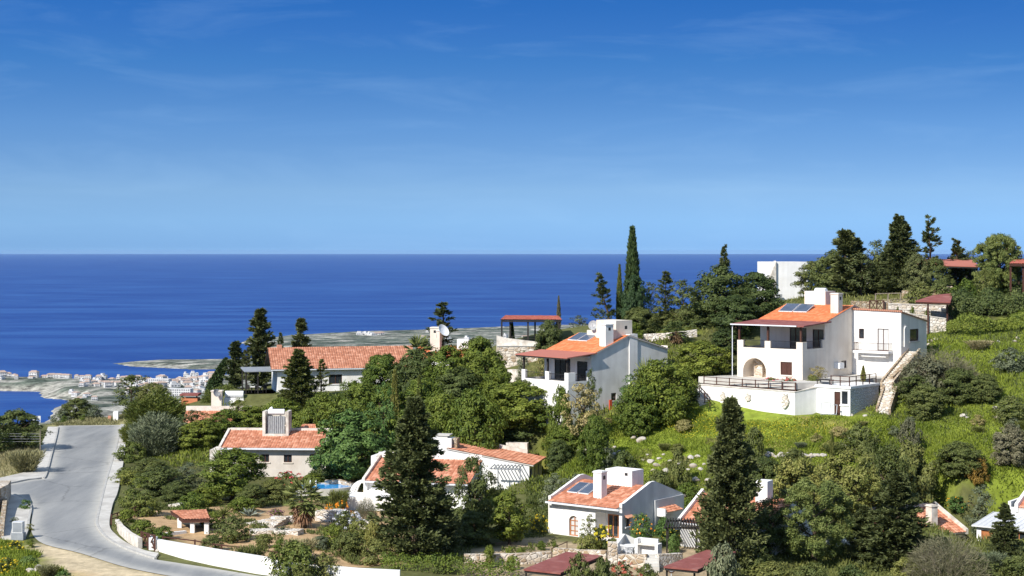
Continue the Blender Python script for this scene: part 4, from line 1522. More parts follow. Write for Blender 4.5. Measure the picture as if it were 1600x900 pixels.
q = V.pt(1215, 488, slope=(ez - k * yv + 0.1, k)); q2 = V.pt(1264, 488, slope=(ez - k * yv + 0.1, k))
solar(t, q.x, q.x + 3.6, q.y + 1.0, zf, k, 2.0, 2, 0.2, 0.40)
fr.window(t, wn1, 'brownwood', 'brownwood', 1, 0, 'cream')
rt.window(t, wn2, 'brownwood', 'glass', 0, 2, 'cream')
vw.window(t, dr1, 'brownwood', 'glass', 2, 0, None, 'door')
vw.window(t, dr2, 'brownwood', 'glass', 1, 0, None, 'door')
# rubble pillar and shade inside the arch
m = MB(); m.box(r1[0] + 0.75, r1[0] + 1.75, 1.0, 1.85, 0.0, r1[3] - 0.15); m.build('arch_pillar', M['rubble'], t)
m = MB(); m.box(-0.35, 0.35, D * 0.62, D * 0.62 + 0.9, 0.9, 1.5)
m.v = [(x + 0.36 + 0.003, y, z) for x, y, z in m.v]
m.build('air_conditioner', M['tank'], t)
# white rear wing
ey = D - 0.02
e1 = V.pt(1408, 488, y=ey)
X1 = e1.x
ext = Face((0.004, ey), (X1, ey))
zl = V.pt(1333, 484, y=ey).z
zr = e1.z
rA = V.rect(1342, 529, 1350, 513.5, y=ey)
rB = V.rect(1371, 548, 1388.5, 513.5, y=ey)
oA = (rA[0], rA[1], rA[2], rA[3], 0.14); oB = (rB[0], rB[1], rB[2], rB[3], 0.14)
mb = MB()
zb_ = V.pt(1360, 556, y=ey).z
lo_ = (2.6 if X1 > 4 else 2.0, X1 - 1.3, -0.6, zb_, 0.06)
ext.wall(mb, -1.0, [(0, zl), (ext.L, zr)], [oA, oB])
DD = V.pt(1448, 505, x=X1).y - ey
DD = min(DD, 6.5)
er = Face((X1, ey), (X1, ey + DD))
z2 = zr - 1.15
rC = V.rect(1421, 533, 1436, 514, x=X1)
oC = (max(0.9, DD * 0.34), max(0.9, DD * 0.34) + DD * 0.34, rC[2], rC[3], 0.16)
mr = MB()
er.wall(mr, -1.0, [(0, zr), (DD, z2)], [oC])
mk = MB(); Face((X1, ey + DD), (0.004, ey + DD)).wall(mk, -1.0, z2); mk.build('wing_rear_wall', M['white'], t)
mb.build('wall', M['white'], t).name = 'wing_wall'
mr.build('wing_side_wall', M['villa'], t)
m = MB()
m.hexa([(-0.05, ey - 0.12, zl + 0.004), (X1 + 0.14, ey - 0.12, zr + 0.004), (X1 + 0.14, ey + DD + 0.3, z2 + 0.004 - 0.06), (-0.05, ey + DD + 0.3, z2 + 0.004)],
       [(-0.05, ey - 0.12, zl + 0.12), (X1 + 0.14, ey - 0.12, zr + 0.12), (X1 + 0.14, ey + DD + 0.3, z2 + 0.06), (-0.05, ey + DD + 0.3, z2 + 0.12)])
m.build('wing_roof', M['tile_old'], t)
m = MB()
for i in range(26):
    x = 0.05 + (X1 - 0.1) * i / 25
    m.tube([(x, ey - 0.2, zl + (zr - zl) * i / 25 + 0.13), (x, ey + 0.3, zl + (zr - zl) * i / 25 + 0.13)], 0.085, 6)
m.build('roof_edge_tiles', M['tile_old'], t)
ext.window(t, oA, 'brownwood', 'glass', 0, 0, 'white')
ext.window(t, oB, 'brownwood', 'curtain', 1, 0, None, 'door')
er.window(t, oC, 'brownwood', 'glass', 0, 0, 'beige')
# balcony
b0, b1 = V.pt(1344, 551, y=ey - 1.1), V.pt(1392, 552, y=ey - 1.1)
bz = rB[2] - 0.03
m = MB(); m.box(rA[0] - 0.1, X1 - 0.9, ey - 1.15, ey - 0.004, bz - 0.22, bz); m.box(rA[0] + 0.7, X1 - 1.4, ey - 0.75, ey - 0.004, bz - 0.62, bz - 0.224); bal = m.build('balcony', M['white'], t)
railing(bal, [(rA[0] - 0.05, ey - 0.1, bz), (rA[0] - 0.05, ey - 1.1, bz), (X1 - 0.95, ey - 1.1, bz), (X1 - 0.95, ey - 0.1, bz)], 0.9, 0, (0.85, 0.1), M['brownwood'], 'railing', 0.14)
m = MB(); m.tube([er.p(0.55, 0.09, rC[2] - 0.5), er.p(0.55, 0.09, rC[3] + 0.1), er.p(0.75, 0.09, rC[3] + 0.35), er.p(1.0, 0.09, rC[3] + 0.35)], 0.06, 8); m.build('drain_pipe', M['white'], t)
VX1, VEY = X1, ey

# ---- garden store under the villa (white front, rough stone flank)
K = Lot(1328.5, 166, 0, 40)
K.Z = W(1328.5, 651, 166).z
t = K.thing('garden_store', 'flat-roofed white garden store with brown door and whitewashed stone flank below the villa', 'building')
kw = -K.pt(1275, 645, y=0).x
kz = K.pt(1328.5, 604, y=0).z
KD = K.pt(1373, 600, x=0).y
fr = Face((-kw, 0), (0, 0))
rd = K.rect(1303.5, 650, 1313, 612, y=0); rw_ = K.rect(1319, 633, 1330, 611, y=0)
rw_ = (min(rw_[0], -1.05), min(rw_[1], -0.25), rw_[2], rw_[3])
od = (rd[0] + kw, rd[1] + kw, 0.02, rd[3], 0.14); ow = (rw_[0] + kw, rw_[1] + kw, rw_[2], rw_[3], 0.14)
mb = MB()
fr.wall(mb, -1.2, kz - 0.25, [od, ow])
Face((0, KD), (-kw, KD)).wall(mb, -1.2, kz - 0.25)
Face((-kw, KD), (-kw, 0)).wall(mb, -1.2, kz - 0.25)
mb.build('wall', M['white'], t)
m = MB(); Face((0, 0), (0, KD)).wall(m, -1.2, kz - 0.25); m.build('stone_wall', M['white_stone'], t)
m = MB(); m.box(-kw - 0.1, 0.1, -0.1, KD + 0.1, kz - 0.246, kz); m.build('roof', M['white'], t)
fr.window(t, od, 'brownwood', 'brownwood', 0, 2, None, 'door')
fr.window(t, ow, 'white', 'glass', 0, 0, 'white')
timber_fence('roof_railing', 'brown timber railing standing on the flat roof of the garden store', 'railing',
             [K.world(-kw + 1.6, 0.2, kz), K.world(-0.2, 0.2, kz), K.world(-0.2, KD - 0.2, kz)], 1.0, 1.3, (0.95, 0.5), M['brownwood'], None, 0.09, 0.07)
t = K.thing('garden_table', 'flat dark-topped table on the terrace left of the roof railing', 'table')
m = MB(); m.box(-kw - 0.3, -kw + 1.3, 0.5, 1.4, kz + 0.42, kz + 0.48); m.build('tabletop', M['blackwood'], t)
for x in (-kw - 0.2, -kw + 1.2):
    for y in (0.6, 1.3):
        m = MB(); m.box(x - 0.04, x + 0.04, y - 0.04, y + 0.04, kz + 0.003, kz + 0.42); m.build('leg', M['blackwood'], t)

# retaining wall of the villa terrace
tz = 136.55
pA, pB, pC = W(1092, 640, 174.5), W(1243, 640, 167.3), K.world(-kw - 0.1, 0.3)
wall_run('retaining_wall', 'long white retaining wall with patches of bare stone below the villa terrace', 'wall', [pA, pB, pC], [W(1092, 601, 174.5).z, W(1243, 613, 167.3).z, W(1243, 607, 167).z], 0.5, 'white', None, 'parapet', 2.0)
for i, (px, y0, y1, wd) in enumerate(((1131, 609, 636, 9), (1170, 612, 628, 10), (1228, 612, 640, 12))):
    f_ = (px - 1092) / (1243 - 1092)
    Yp = 174.5 + (167.3 - 174.5) * f_
    a = W(px - wd / 2, 620, Yp); b = W(px + wd / 2, 620, Yp - wd / 151 * 7.2)
    z1, z0 = W(px, y0, Yp).z, W(px, y1, Yp).z
    m = MB()
    d = Vector((b.x - a.x, b.y - a.y)); L = d.length; d /= L
    n_ = Vector((d.y, -d.x))
    nn = 12
    ring = []
    rr = random.Random(i)
    for j in range(nn):
        an = 2 * math.pi * j / nn
        ring.append((L / 2 + L / 2 * math.cos(an) * rr.uniform(0.7, 1.05), (z0 + z1) / 2 + (z1 - z0) / 2 * math.sin(an) * rr.uniform(0.75, 1.0)))
    f0 = [(d.x * u + n_.x * 0.262, d.y * u + n_.y * 0.262, z - z1) for u, z in ring]
    f1 = [(d.x * u - n_.x * 0.1, d.y * u - n_.y * 0.1, z - z1) for u, z in ring]
    m.add(f0 + f1, [tuple(reversed(range(nn)))] + [(j, (j + 1) % nn, nn + (j + 1) % nn, nn + j) for j in range(nn)])
    o = m.build('bare_stone_patch', M['pale_stone'])
    o.location = (a.x, a.y, z1)
    tag(o, 'patch of bare rubble showing through the white retaining wall below the villa', 'stonework', 'bare stone patches in the retaining wall')
pA2, pB2 = W(1100, 600, 174.6), W(1243, 613, 168.0)
pts = [Vector((pA2.x, pA2.y, W(1100, 602, 174.5).z)), Vector((pB2.x, pB2.y, W(1243, 613, 167.4).z))]
timber_fence('terrace_fence', 'brown post-and-rail fence along the top of the white retaining wall', 'fence', pts, 0.95, 1.45, (0.88, 0.5, 0.15), M['brownwood'], None, 0.10, 0.06)
o = MB()
o.prism([tuple(V.world(x, y)[:2]) for x, y in ((-w - 3.0, -2.9), (1.4, -4.0), (3.5, 0), (6.0, ey - 0.1), (0.05, ey - 0.1), (0.05, -0.05), (-w - 0.05, -0.05), (-w - 0.6, 3))], 136.0, 136.66)
tag(o.build('terrace_paving', M['concrete']), kind='structure')
# steps at the left end of the terrace
t = thing('garden_steps', 'short white stepped ramp with wooden handrail at the left end of the retaining wall', 'stairs', W(1086, 637, 174))
b = t.location
lo, hi = Vector(W(1102, 633, 172.4)) - b, Vector(W(1078, 606, 175.5)) - b
steps(t, lo, hi, 1.3, 9, M['concrete'], 'steps', 1.4)
railing(t, [lo + Vector((0.4, -0.7, 0)), hi + Vector((0.4, -0.7, 0))], 0.9, 1.4, (0.85, 0.45), M['brownwood'], 'handrail', 0, 0.08, 0.06)
t = thing('window_frame', 'two old pale window frames leaning against the white wall beside the store door', 'window frame', W(1284, 648, 165.6))
for x0, x1, h in ((-0.1, 0.8, 1.15), (1.0, 1.45, 0.95)):
    m = MB()
    m.bar((x0, 0, 0), (x0 + 0.15, 0.35, h), 0.07); m.bar((x1, 0, 0), (x1 + 0.15, 0.35, h), 0.07)
    m.bar((x0, 0, 0.04), (x1, 0, 0.04), 0.07); m.bar((x0 + 0.15, 0.35, h), (x1 + 0.15, 0.35, h), 0.07)
    m.build('leaning_frame', M['greybox'], t)
# stone stairs up the right flank of the villa
def flight(label, a, b, width, n, rail=True):
    t = thing('stone_staircase', label, 'stairs', a)
    steps(t, (0, 0, 0), Vector(b) - Vector(a), width, n, M['pale_stone'], 'steps', 1.3)
    d = Vector((b[0] - a[0], b[1] - a[1])); d.normalize()
    s = Vector((-d.y, d.x, 0))
    for sg in (-1, 1):
        o_ = s * (sg * (width / 2 + 0.13))
        m = MB()
        nseg = 6
        for i in range(nseg):
            p0 = (Vector(b) - Vector(a)) * (i / nseg) + o_
            p1 = (Vector(b) - Vector(a)) * ((i + 1) / nseg) + o_
            w_ = s * 0.11
            up = 0.34
            m.hexa([p0 - w_ - Vector((0, 0, 1.6)), p1 - w_ - Vector((0, 0, 1.6)), p1 + w_ - Vector((0, 0, 1.6)), p0 + w_ - Vector((0, 0, 1.6))],
                   [p0 - w_ + Vector((0, 0, up)), p1 - w_ + Vector((0, 0, up)), p1 + w_ + Vector((0, 0, up)), p0 + w_ + Vector((0, 0, up))])
        m.build('side_wall', M['ochre_stone'], t)
    return t


flight('long stone staircase climbing beside the white wing of the villa', W(1386, 600, 171.5), W(1428, 549, 177.5), 1.0, 18)
flight('lower curved end of the stone stairs, beside the whitewashed flank of the store', W(1380, 642, 166.5), W(1391, 607, 170.5), 1.0, 10)
wall_run('stair_wall', 'rough ochre stone wall under the upper stairs right of the villa', 'wall', [W(1392, 600, 172.2), W(1432, 560, 176.5)], [W(1392, 588, 172.2).z, W(1432, 552, 176.5).z], 0.5, 'ochre_stone', None, None, 2.0)

# ---- the middle house with red verandah
E = Lot(888, 176, 133.0, 51)
t = E.thing('hillside_house', 'pale two-storey house with tall blank gable and red verandah roof, left of the villa', 'house')
w = -E.pt(815, 590, y=0).x
yv = E.pt(924, 556, x=0).y
ez = E.pt(924, 556, x=0).z
yr = E.pt(981, 526, x=0).y
rz = E.pt(981, 526, x=0).z
yp = E.pt(995, 522, x=0).y
D = E.pt(1043, 544, x=0).y
fz = 2.9
pz = E.pt(888, 583, x=0).z
k = (rz - ez) / (yr - yv)
mb = MB()
fr = Face((-w, 0), (0, 0))
fr.wall(mb, -2.0, fz + 0.25)
Face((-w, D), (-w, 0)).wall(mb, -2.0, [(0, rz - 1.2), (D - yr, rz), (D - yv, ez), (D - yv, fz + 0.25), (D, fz + 0.25)])
Face((0, D), (-w, D)).wall(mb, -2.0, rz - 1.2)
mb.build('wall', M['white'], t)
mg = MB()
rt = Face((0, 0), (0, D))
r4 = E.rect(955, 626, 963, 614, x=0)
ow = (r4[0], r4[1], r4[2], r4[3], 0.15)
zD = E.pt(1043, 545, x=0).z
rt.wall(mg, -2.5, [(0, fz + 0.25), (yv, fz + 0.25), (yv, ez), (yr, rz), (yp, rz - 0.1), (D, zD)], [ow])
vw = Face((-w, yv), (0, yv))
d1 = (w * 0.22, w * 0.56, fz + 0.02, fz + 2.4, 0.12); d2 = (w * 0.70, w * 0.92, fz + 0.02, fz + 2.2, 0.12)
mg.build('gable_wall', M['grazed_gable'], t)
mv = MB(); vw.wall(mv, fz, ez - 0.1, [d1, d2]); mv.build('verandah_wall', M['grazed_gable'], t)
rt.window(t, ow, 'brownwood', 'glass', 0, 1, 'shaded_white')
vw.window(t, d1, 'blackwood', 'glass', 2, 0, None, 'door'); vw.window(t, d2, 'blackwood', 'glass', 0, 0, None, 'door')
m = MB(); m.box(-w, 0, 0.0, yv, fz - 0.02, fz); m.build('verandah_floor', M['concrete'], t)
m = MB()
for x0, x1 in ((-w - 0.003, -w + 0.6), (-w * 0.45 - 0.3, -w * 0.45 + 0.3), (-0.62, 0.003)):
    m.box(x0, x1, -0.003, 0.28, fz + 0.252, pz)
m.box(-0.28, 0.003, 0.283, 1.0, fz + 0.252, pz); m.box(-0.28, 0.003, yv - 0.55, yv - 0.004, fz + 0.252, pz + 0.1)
for k_ in range(len(m.v) // 8):
    MB().add(m.v[k_ * 8:k_ * 8 + 8], [tuple(i_ - k_ * 8 for i_ in f_) for f_ in m.f[k_ * 6:k_ * 6 + 6]]).build('parapet_pier', M['white'], t)
for a, b in (((-w + 0.6, 0.12), (-w * 0.45 - 0.3, 0.12)), ((-w * 0.45 + 0.3, 0.12), (-0.62, 0.12)), ((-0.12, 1.0), (-0.12, yv - 0.55))):
    railing(t, [(*a, fz + 0.25), (*b, fz + 0.25)], 0.8, 0, (0.72, 0.08), M['iron'], 'railing', 0.13)
vz = E.pt(890, 559, y=-0.3).z
m = MB()
m.hexa([(-w - 0.5, -0.5, vz - 0.1), (0.4, -0.5, vz - 0.1), (0.4, yv + 0.5, vz + 0.26), (-w - 0.5, yv - 0.02, vz + 0.26)], [(-w - 0.5, -0.5, vz), (0.4, -0.5, vz), (0.4, yv + 0.5, vz + 0.36), (-w - 0.5, yv - 0.02, vz + 0.36)])
m.build('verandah_roof', M['redtile'], t)
m = MB(); m.box(-w - 0.45, 0.35, -0.45, -0.33, vz - 0.26, vz - 0.104); m.build('beam', M['blackwood'], t)
for x, y in ((-w + 0.25, 0.13), (-w * 0.45, 0.13), (-0.3, 0.13)):
    m = MB(); m.box(x - 0.09, x + 0.09, y - 0.09, y + 0.09, pz, vz - 0.11); m.build('verandah_post', M['blackwood'], t)
tile_roof(t, (-w - 0.2, yv - 0.4, ez - 0.02), (0.18, yv - 0.4, ez - 0.02), (0.18, yr, rz + 0.14), (-w - 0.2, yr, rz + 0.14), M['tile_new'], amp=0.03)
tile_roof(t, (0.18, D, zD + 0.05), (-w - 0.2, D, zD + 0.05), (-w - 0.2, yr, rz + 0.14), (0.18, yr, rz + 0.14), M['tile_old'], amp=0.03)
m = MB(); m.box(-w - 0.2, 0.2, yv - 0.55, yv - 0.41, ez - 0.22, ez - 0.06); m.build('gutter', M['gutter'], t)
m = MB(); m.box(-0.5, 0.12, yr + 0.15, yp, -2.5, E.pt(988, 522, x=0).z); m.build('pilaster', M['white'], t)
zf = lambda y: ez + 0.1 + k * (y - yv)
q = E.pt(949, 541, slope=(ez - k * yv + 0.1, k))
chimney(t, -1.0, -0.03, q.y - 0.3, q.y + 0.85, zf(q.y) - 0.7, E.pt(949, 508, y=q.y).z, 'white')
q0 = E.pt(927, 527, slope=(ez - k * yv + 0.1, k))
m = MB(); m.box(-3.8, -0.6, yr - 1.2, yr + 1.2, rz - 0.7, E.pt(948, 501, x=-1.5).z); wt = m.build('water_tank_box', M['cream'], t)
m = MB(); m.box(-0.603, -0.59, yr + 0.1, yr + 0.45, rz + 0.8, rz + 1.15); m.build('vent', M['iron'], wt)
m = MB(); m.box(-5.7, -3.9, yr - 0.9, yr + 0.5, rz - 0.5, rz + 0.55); m.build('roof_parapet', M['cream'], t)
dish(t, (-4.4, yr - 1.1, rz + 1.1), (0.5, -0.8, 0.35), 0.55, 'grille', (-4.4, yr - 0.8, rz + 0.4))
q = E.pt(887, 533, slope=(ez - k * yv + 0.1, k))
solar(t, q.x - 0.2, q.x + 3.1, q.y + 1.0, zf, k, 1.9, 2, 0.2, 0.40)
# red gate and steps at the gable foot
g = E.pt(953, 640, x=0.6)
m = MB(); m.box(-0.06, 0.06, 0, 0.35, 0, 2.2); m.box(-0.05, 0.05, 0.36, 1.1, 0.05, 1.2)
o = m.build('red_gate', M['red']); o.location = E.world(0.5, g.y, 0.0 + (W(955, 654, 181).z - E.Z)); o.rotation_euler = (0, 0, -E.a)
tag(o, 'narrow red gate at the foot of the tall blank gable', 'gate')
pt_ = E.world(0.9, g.y + 2.0)
wall_run('rubble_wall', 'rough pale rubble wall between the tall gable and the round bush', 'wall', [W(960, 640, 181), W(975, 640, 183), W(992, 640, 180)], [W(960, 632, 181).z, W(975, 606, 183).z, W(992, 622, 180).z], 0.8, 'pale_stone', None, None, 2.0)

# ---- long-roofed house on the left
B = Lot(434, 211, 132.0, -14)
t = B.thing('long_house', 'long white house under a wide brick-red roof with dark metal porch on its left', 'house')
ez = B.pt(434, 576, y=-0.4).z
D = 7.6
rz = B.pt(423, 546, x=-0.9).z
w = 17.5
mb = MB()
fr = Face((0, 0), (w, 0))
lw = Face((0, D), (0, 0))
o1 = (2.2, 3.4, 1.0, 2.2, 0.14); o2 = (6.5, 8.2, 1.0, 2.2, 0.14); o3 = (11, 12, 1.0, 2.2, 0.14)
fr.wall(mb, -2.0, ez, [o1, o2, o3])
Face((w, 0), (w, D)).wall(mb, -2, [(0, ez), (D / 2, rz - 0.1), (D, ez)])
Face((w, D), (0, D)).wall(mb, -2, ez)
lwn = (D - 2.2, D - 1.8, 2.0, 2.5, 0.1)
lw.wall(mb, -2, [(0, ez), (D / 2, rz - 0.1), (D, ez)], [lwn])
mb.build('wall', M['white'], t)
for o_ in (o1, o2, o3):
    fr.window(t, o_, 'brownwood', 'glass', 1, 0, 'white')
lw.window(t, lwn, 'brownwood', 'glass', 0, 0)
tile_roof(t, (-0.9, -0.5, ez - 0.12), (w + 0.5, -0.5, ez - 0.12), (w + 0.5, D / 2, rz), (-0.9, D / 2, rz), M['tile_old'], under='blackwood', pitch=0.30, row=0.36)
tile_roof(t, (w + 0.5, D + 0.5, ez - 0.12), (-0.9, D + 0.5, ez - 0.12), (-0.9, D / 2, rz), (w + 0.5, D / 2, rz), M['tile_old'], under='blackwood', pitch=0.30, row=0.36)
m = MB(); m.box(-0.9, w + 0.5, -0.64, -0.51, ez - 0.24, ez - 0.12); m.build('gutter', M['gutter'], t)
m = MB(); m.box(0.3, 0.9, D / 2 - 0.3, D / 2 + 0.3, rz - 0.3, rz + 0.35); m.build('chimney', M['tile_old'], t)
m = MB(); m.hexa([(-4.2, -0.3, ez - 0.38), (-0.02, -0.3, ez - 0.38), (-0.02, D - 2, ez - 0.28), (-4.2, D - 2, ez - 0.28)], [(-4.2, -0.3, ez - 0.24), (-0.02, -0.3, ez - 0.24), (-0.02, D - 2, ez - 0.14), (-4.2, D - 2, ez - 0.14)]); m.build('porch_roof', M['greybox'], t)
for x, y in ((-4.0, 0), (-2.5, 0), (-4.0, D - 2.4)):
    m = MB(); m.box(x - 0.08, x + 0.08, y - 0.08, y + 0.08, -1.0, ez - 0.385); m.build('porch_post', M['blackwood'], t)
m = MB(); m.box(-4.3, -0.05, -0.4, D - 2, -0.9, -0.05); m.build('porch_floor', M['white'], t)
b_ = B.world(-2.6, 1.5, 0)
t = thing('patio_set', 'dark patio table and chairs under the porch of the long red-roofed house', 'furniture', b_)
m = MB(); m.box(-0.7, 0.7, -0.45, 0.45, 0.68, 0.73); m.build('tabletop', M['white'], t)
for x in (-0.55, 0.55):
    m = MB(); m.box(x - 0.04, x + 0.04, -0.3, 0.3, -0.05, 0.68); m.build('leg', M['blackwood'], t)
for x, y in ((-1.1, 0), (1.1, 0.1), (0.2, -0.8)):
    m = MB(); m.box(x - 0.24, x + 0.24, y - 0.24, y + 0.24, 0.40, 0.45); m.box(x - 0.24, x + 0.24, y + 0.2, y + 0.245, 0.455, 0.95)
    for dx in (-0.2, 0.2):
        for dy in (-0.2, 0.2):
            m.box(x + dx - 0.02, x + dx + 0.02, y + dy - 0.02, y + dy + 0.02, -0.05, 0.398)
    m.build('chair', M['blackwood'], t)

# ---- low house with the solar boiler, left of the pool
Cc = Lot(343, 179, 125.8, 3)
t = Cc.thing('bungalow', 'single-storey cream bungalow with weathered tiled roof and boiler niche, left of the pool', 'house')
w = Cc.pt(509, 701, y=0).x
D = 8.4
ez = Cc.pt(420, 700, y=-0.5).z + 0.12
rz = Cc.pt(430, 671, y=D / 2).z - 0.12
k = (rz - ez) / (D / 2)
fr = Face((0, 0), (w, 0))
ops = []
for x0, y0, x1, y1 in ((390, 724, 399, 709), (408, 722, 420.5, 710), (443.5, 722.5, 456, 710.5), (484, 720, 492, 710)):
    r = Cc.rect(x0, y0, x1, y1, y=0)
    ops.append((r[0], r[1], r[2], r[3], 0.16))
mb = MB()
fr.wall(mb, -1, ez, ops)
gp_ = [(0, ez), (D / 2, rz), (D, ez)]
Face((w, 0), (w, D)).wall(mb, -1, gp_); Face((w, D), (0, D)).wall(mb, -1, ez); Face((0, D), (0, 0)).wall(mb, -1, gp_)
mb.build('wall', M['beige'], t)
for i, o_ in enumerate(ops):
    fr.window(t, o_, 'brownwood', 'glass', 1 if i else 0, 0, 'cream' if i else None)
tile_roof(t, (0.26, -0.55, ez - 0.15), (w - 0.26, -0.55, ez - 0.15), (w - 0.26, D / 2, rz + 0.04), (0.26, D / 2, rz + 0.04), M['tile'])
tile_roof(t, (w - 0.26, D + 0.4, ez - 0.1), (0.26, D + 0.4, ez - 0.1), (0.26, D / 2, rz + 0.04), (w - 0.26, D / 2, rz + 0.04), M['tile'])
m = MB(); m.box(0.2, w, -0.70, -0.56, ez - 0.30, ez - 0.12); m.build('gutter', M['gutter'], t)
m = MB(); m.box(0.2, w, -0.55, 0.0, ez - 0.28, ez - 0.20); m.build('soffit', M['beige'], t)
for x0, x1 in ((0.0, 0.26), (w - 0.26, w)):
    m = MB()
    for (u0, z0), (u1, z1) in zip([(-0.5, ez + 0.05), (D / 2, rz + 0.25)], [(D / 2, rz + 0.25), (D + 0.3, ez + 0.05)]):
        m.hexa([(x0 - 0.003, u0, z0 - 0.4), (x1, u0, z0 - 0.4), (x1, u1, z1 - 0.4), (x0 - 0.003, u1, z1 - 0.4)], [(x0 - 0.003, u0, z0), (x1, u0, z0), (x1, u1, z1), (x0 - 0.003, u1, z1)])
    m.build('parapet', M['parapet'], t)
m = MB(); m.box(0.27, w - 0.27, D / 2 - 0.14, D / 2 + 0.14, rz + 0.02, rz + 0.28); m.build('ridge_coping', M['parapet'], t)
# boiler niche
q0, q1 = Cc.pt(410, 682, slope=(ez, k)), Cc.pt(448, 682, slope=(ez, k))
nx0, nx1, ny0 = q0.x, q1.x + 0.2, q0.y
zt = Cc.pt(430, 643, y=ny0).z
m = MB()
m.box(nx0, nx0 + 0.32, ny0, ny0 + 1.9, ez + k * ny0 - 0.4, zt)
m.box(nx1 - 0.32, nx1, ny0, ny0 + 1.9, ez + k * ny0 - 0.4, zt)
m.box(nx0 + 0.32, nx1 - 0.32, ny0 + 1.7, ny0 + 1.9, ez, zt - 0.2)
m.box(nx0 + 0.32, nx1 - 0.32, ny0, ny0 + 1.69, ez, ez + k * ny0 + 0.28)
nb = m.build('boiler_niche', M['parapet'], t)
m = MB(); m.box(nx0 + 0.5, nx1 - 0.5, ny0 + 0.35, ny0 + 0.45, ez + k * ny0 + 0.3, zt - 0.55)
for i in range(9):
    x = nx0 + 0.5 + (nx1 - nx0 - 1.0) * i / 8
    m.bar((x, ny0 + 0.3, ez + k * ny0 + 0.3), (x, ny0 + 0.3, zt - 0.5), 0.035)
m.build('grille', M['grille'], nb)
m = MB(); m.tube([(nx0 + 0.55, ny0 + 0.6, zt - 0.1), (nx1 - 0.55, ny0 + 0.6, zt - 0.1)], 0.32, 12); m.tube([(nx0 + 0.75, ny0 + 0.6, zt + 0.2), (nx0 + 1.0, ny0 + 0.6, zt + 0.35)], 0.16, 8); m.build('water_tank', M['tank'], nb)
m = MB(); m.box(-1.0, -0.05, -0.3, 3.0, -1, ez - 0.4); m.build('side_parapet', M['parapet'], t)
tile_roof(t, (w * 0.64, D * 0.62, rz - 0.3), (w * 0.84, D * 0.62, rz - 0.3), (w * 0.80, D * 0.8, rz + 0.45), (w * 0.68, D * 0.8, rz + 0.45), M['tile'], 'dormer_roof')

# ---- white house behind the big dark conifer
Bl = Lot(568, 161, 125.5, 14)
t = Bl.thing('white_house', 'rambling white house with two orange tiled roofs behind the big dark conifer', 'house')
ez = Bl.pt(600, 751, y=-0.3).z
w = Bl.pt(733, 752, y=0).x
D = 4.6
rz = ez + 1.55
fr = Face((0, 0), (w, 0))
mb = MB()
nich = (0.35, 3.2, 1.35, ez - 0.2, 0.3)
n2_ = (w - 3.0, w - 1.2, 0.3, ez - 0.3, 0.5)
fr.wall(mb, -1, ez, [nich, n2_])
Face((w, 0), (w, D)).wall(mb, -1, [(0, ez), (D, rz)])
Face((w, D), (0, D)).wall(mb, -1, rz + 0.6)
Face((0, D), (0, 0)).wall(mb, -1, [(0, rz + 0.25), (D, ez + 0.2)])
mb.build('wall', M['white'], t)
tile_roof(t, (0.28, -0.4, ez - 0.08), (w + 0.1, -0.4, ez - 0.08), (w + 0.1, D, rz + 0.05), (0.28, D, rz + 0.05), M['tile'])
m = MB(); m.hexa([(-0.003, -0.45, ez - 0.3), (0.27, -0.45, ez - 0.3), (0.27, D, rz - 0.2), (-0.003, D, rz - 0.2)], [(-0.003, -0.45, ez + 0.18), (0.27, -0.45, ez + 0.18), (0.27, D, rz + 0.38), (-0.003, D, rz + 0.38)]); m.build('parapet', M['parapet'], t)
m = MB(); m.box(-0.6, -0.05, D - 0.6, D + 4, -1, rz + 0.25); m.box(-0.05, 2.1, D + 0.2, D + 4, -1, rz + 0.05); m.box(2.105, 5.0, D + 0.2, D + 4, -1, rz + 0.55); m.build('rear_block', M['white'], t)
m = MB(); m.box(0.3, w, -0.53, -0.41, ez - 0.2, ez - 0.06); m.build('gutter', M['gutter'], t)
for i in range(3):                      # curved white buttress arches at the left end
    m = MB()
    pts = [(-0.2 - 1.35 * math.sin(a_) + 0.0, 0.3 + i * 0.9, 0.2 + 2.0 * math.cos(a_)) for a_ in [math.pi / 2 * j / 8 for j in range(9)]]
    for p0, p1 in zip(pts[:-1], pts[1:]):
        m.bar(p0, p1, 0.22, 0.2)
    m.build('buttress_arch', M['white'], t)
# upper wing
U = Lot(827, 169, 125.6, 12)
U2 = Bl
t2 = U.thing('wing', 'tall white wing with sloping orange roof and glass door, right of the big dark conifer', 'house')
w = -U.pt(674, 700, y=0).x
ez = U.pt(827, 727, y=0).z
pk = U.pt(677, 697, y=0).z
D = 6.6
mb = MB()
fr = Face((-w, 0), (0, 0))
fr.wall(mb, -1, [(0, pk), (w, ez)])
rt = Face((0, 0), (0, D))
gd = (0.15, 1.5, 0.1, 2.2, 0.14); gd2 = (2.6, 3.2, 0.1, 2.2, 0.14); gd3 = (4.6, 5.2, 0.1, 2.2, 0.14)
rt.wall(mb, -1, ez, [gd, gd2, gd3])
Face((0, D), (-w, D)).wall(mb, -1, [(0, ez), (w, pk)])
Face((-w, D), (-w, 0)).wall(mb, -1, pk)
mb.build('wall', M['white'], t2)
for g_ in (gd, gd2, gd3):
    rt.window(t2, g_, 'brownwood', 'glass', 0, 0, None, 'door')
r0 = pk + 0.12
xs0 = -w + 1.6
zz = lambda x: pk + (ez - pk) * (x + w) / w + 0.08
tile_roof(t2, (0.45, -0.12, zz(0.45)), (0.45, D + 0.1, zz(0.45)), (xs0, D + 0.1, zz(xs0)), (xs0, -0.12, zz(xs0)), M['tile'])
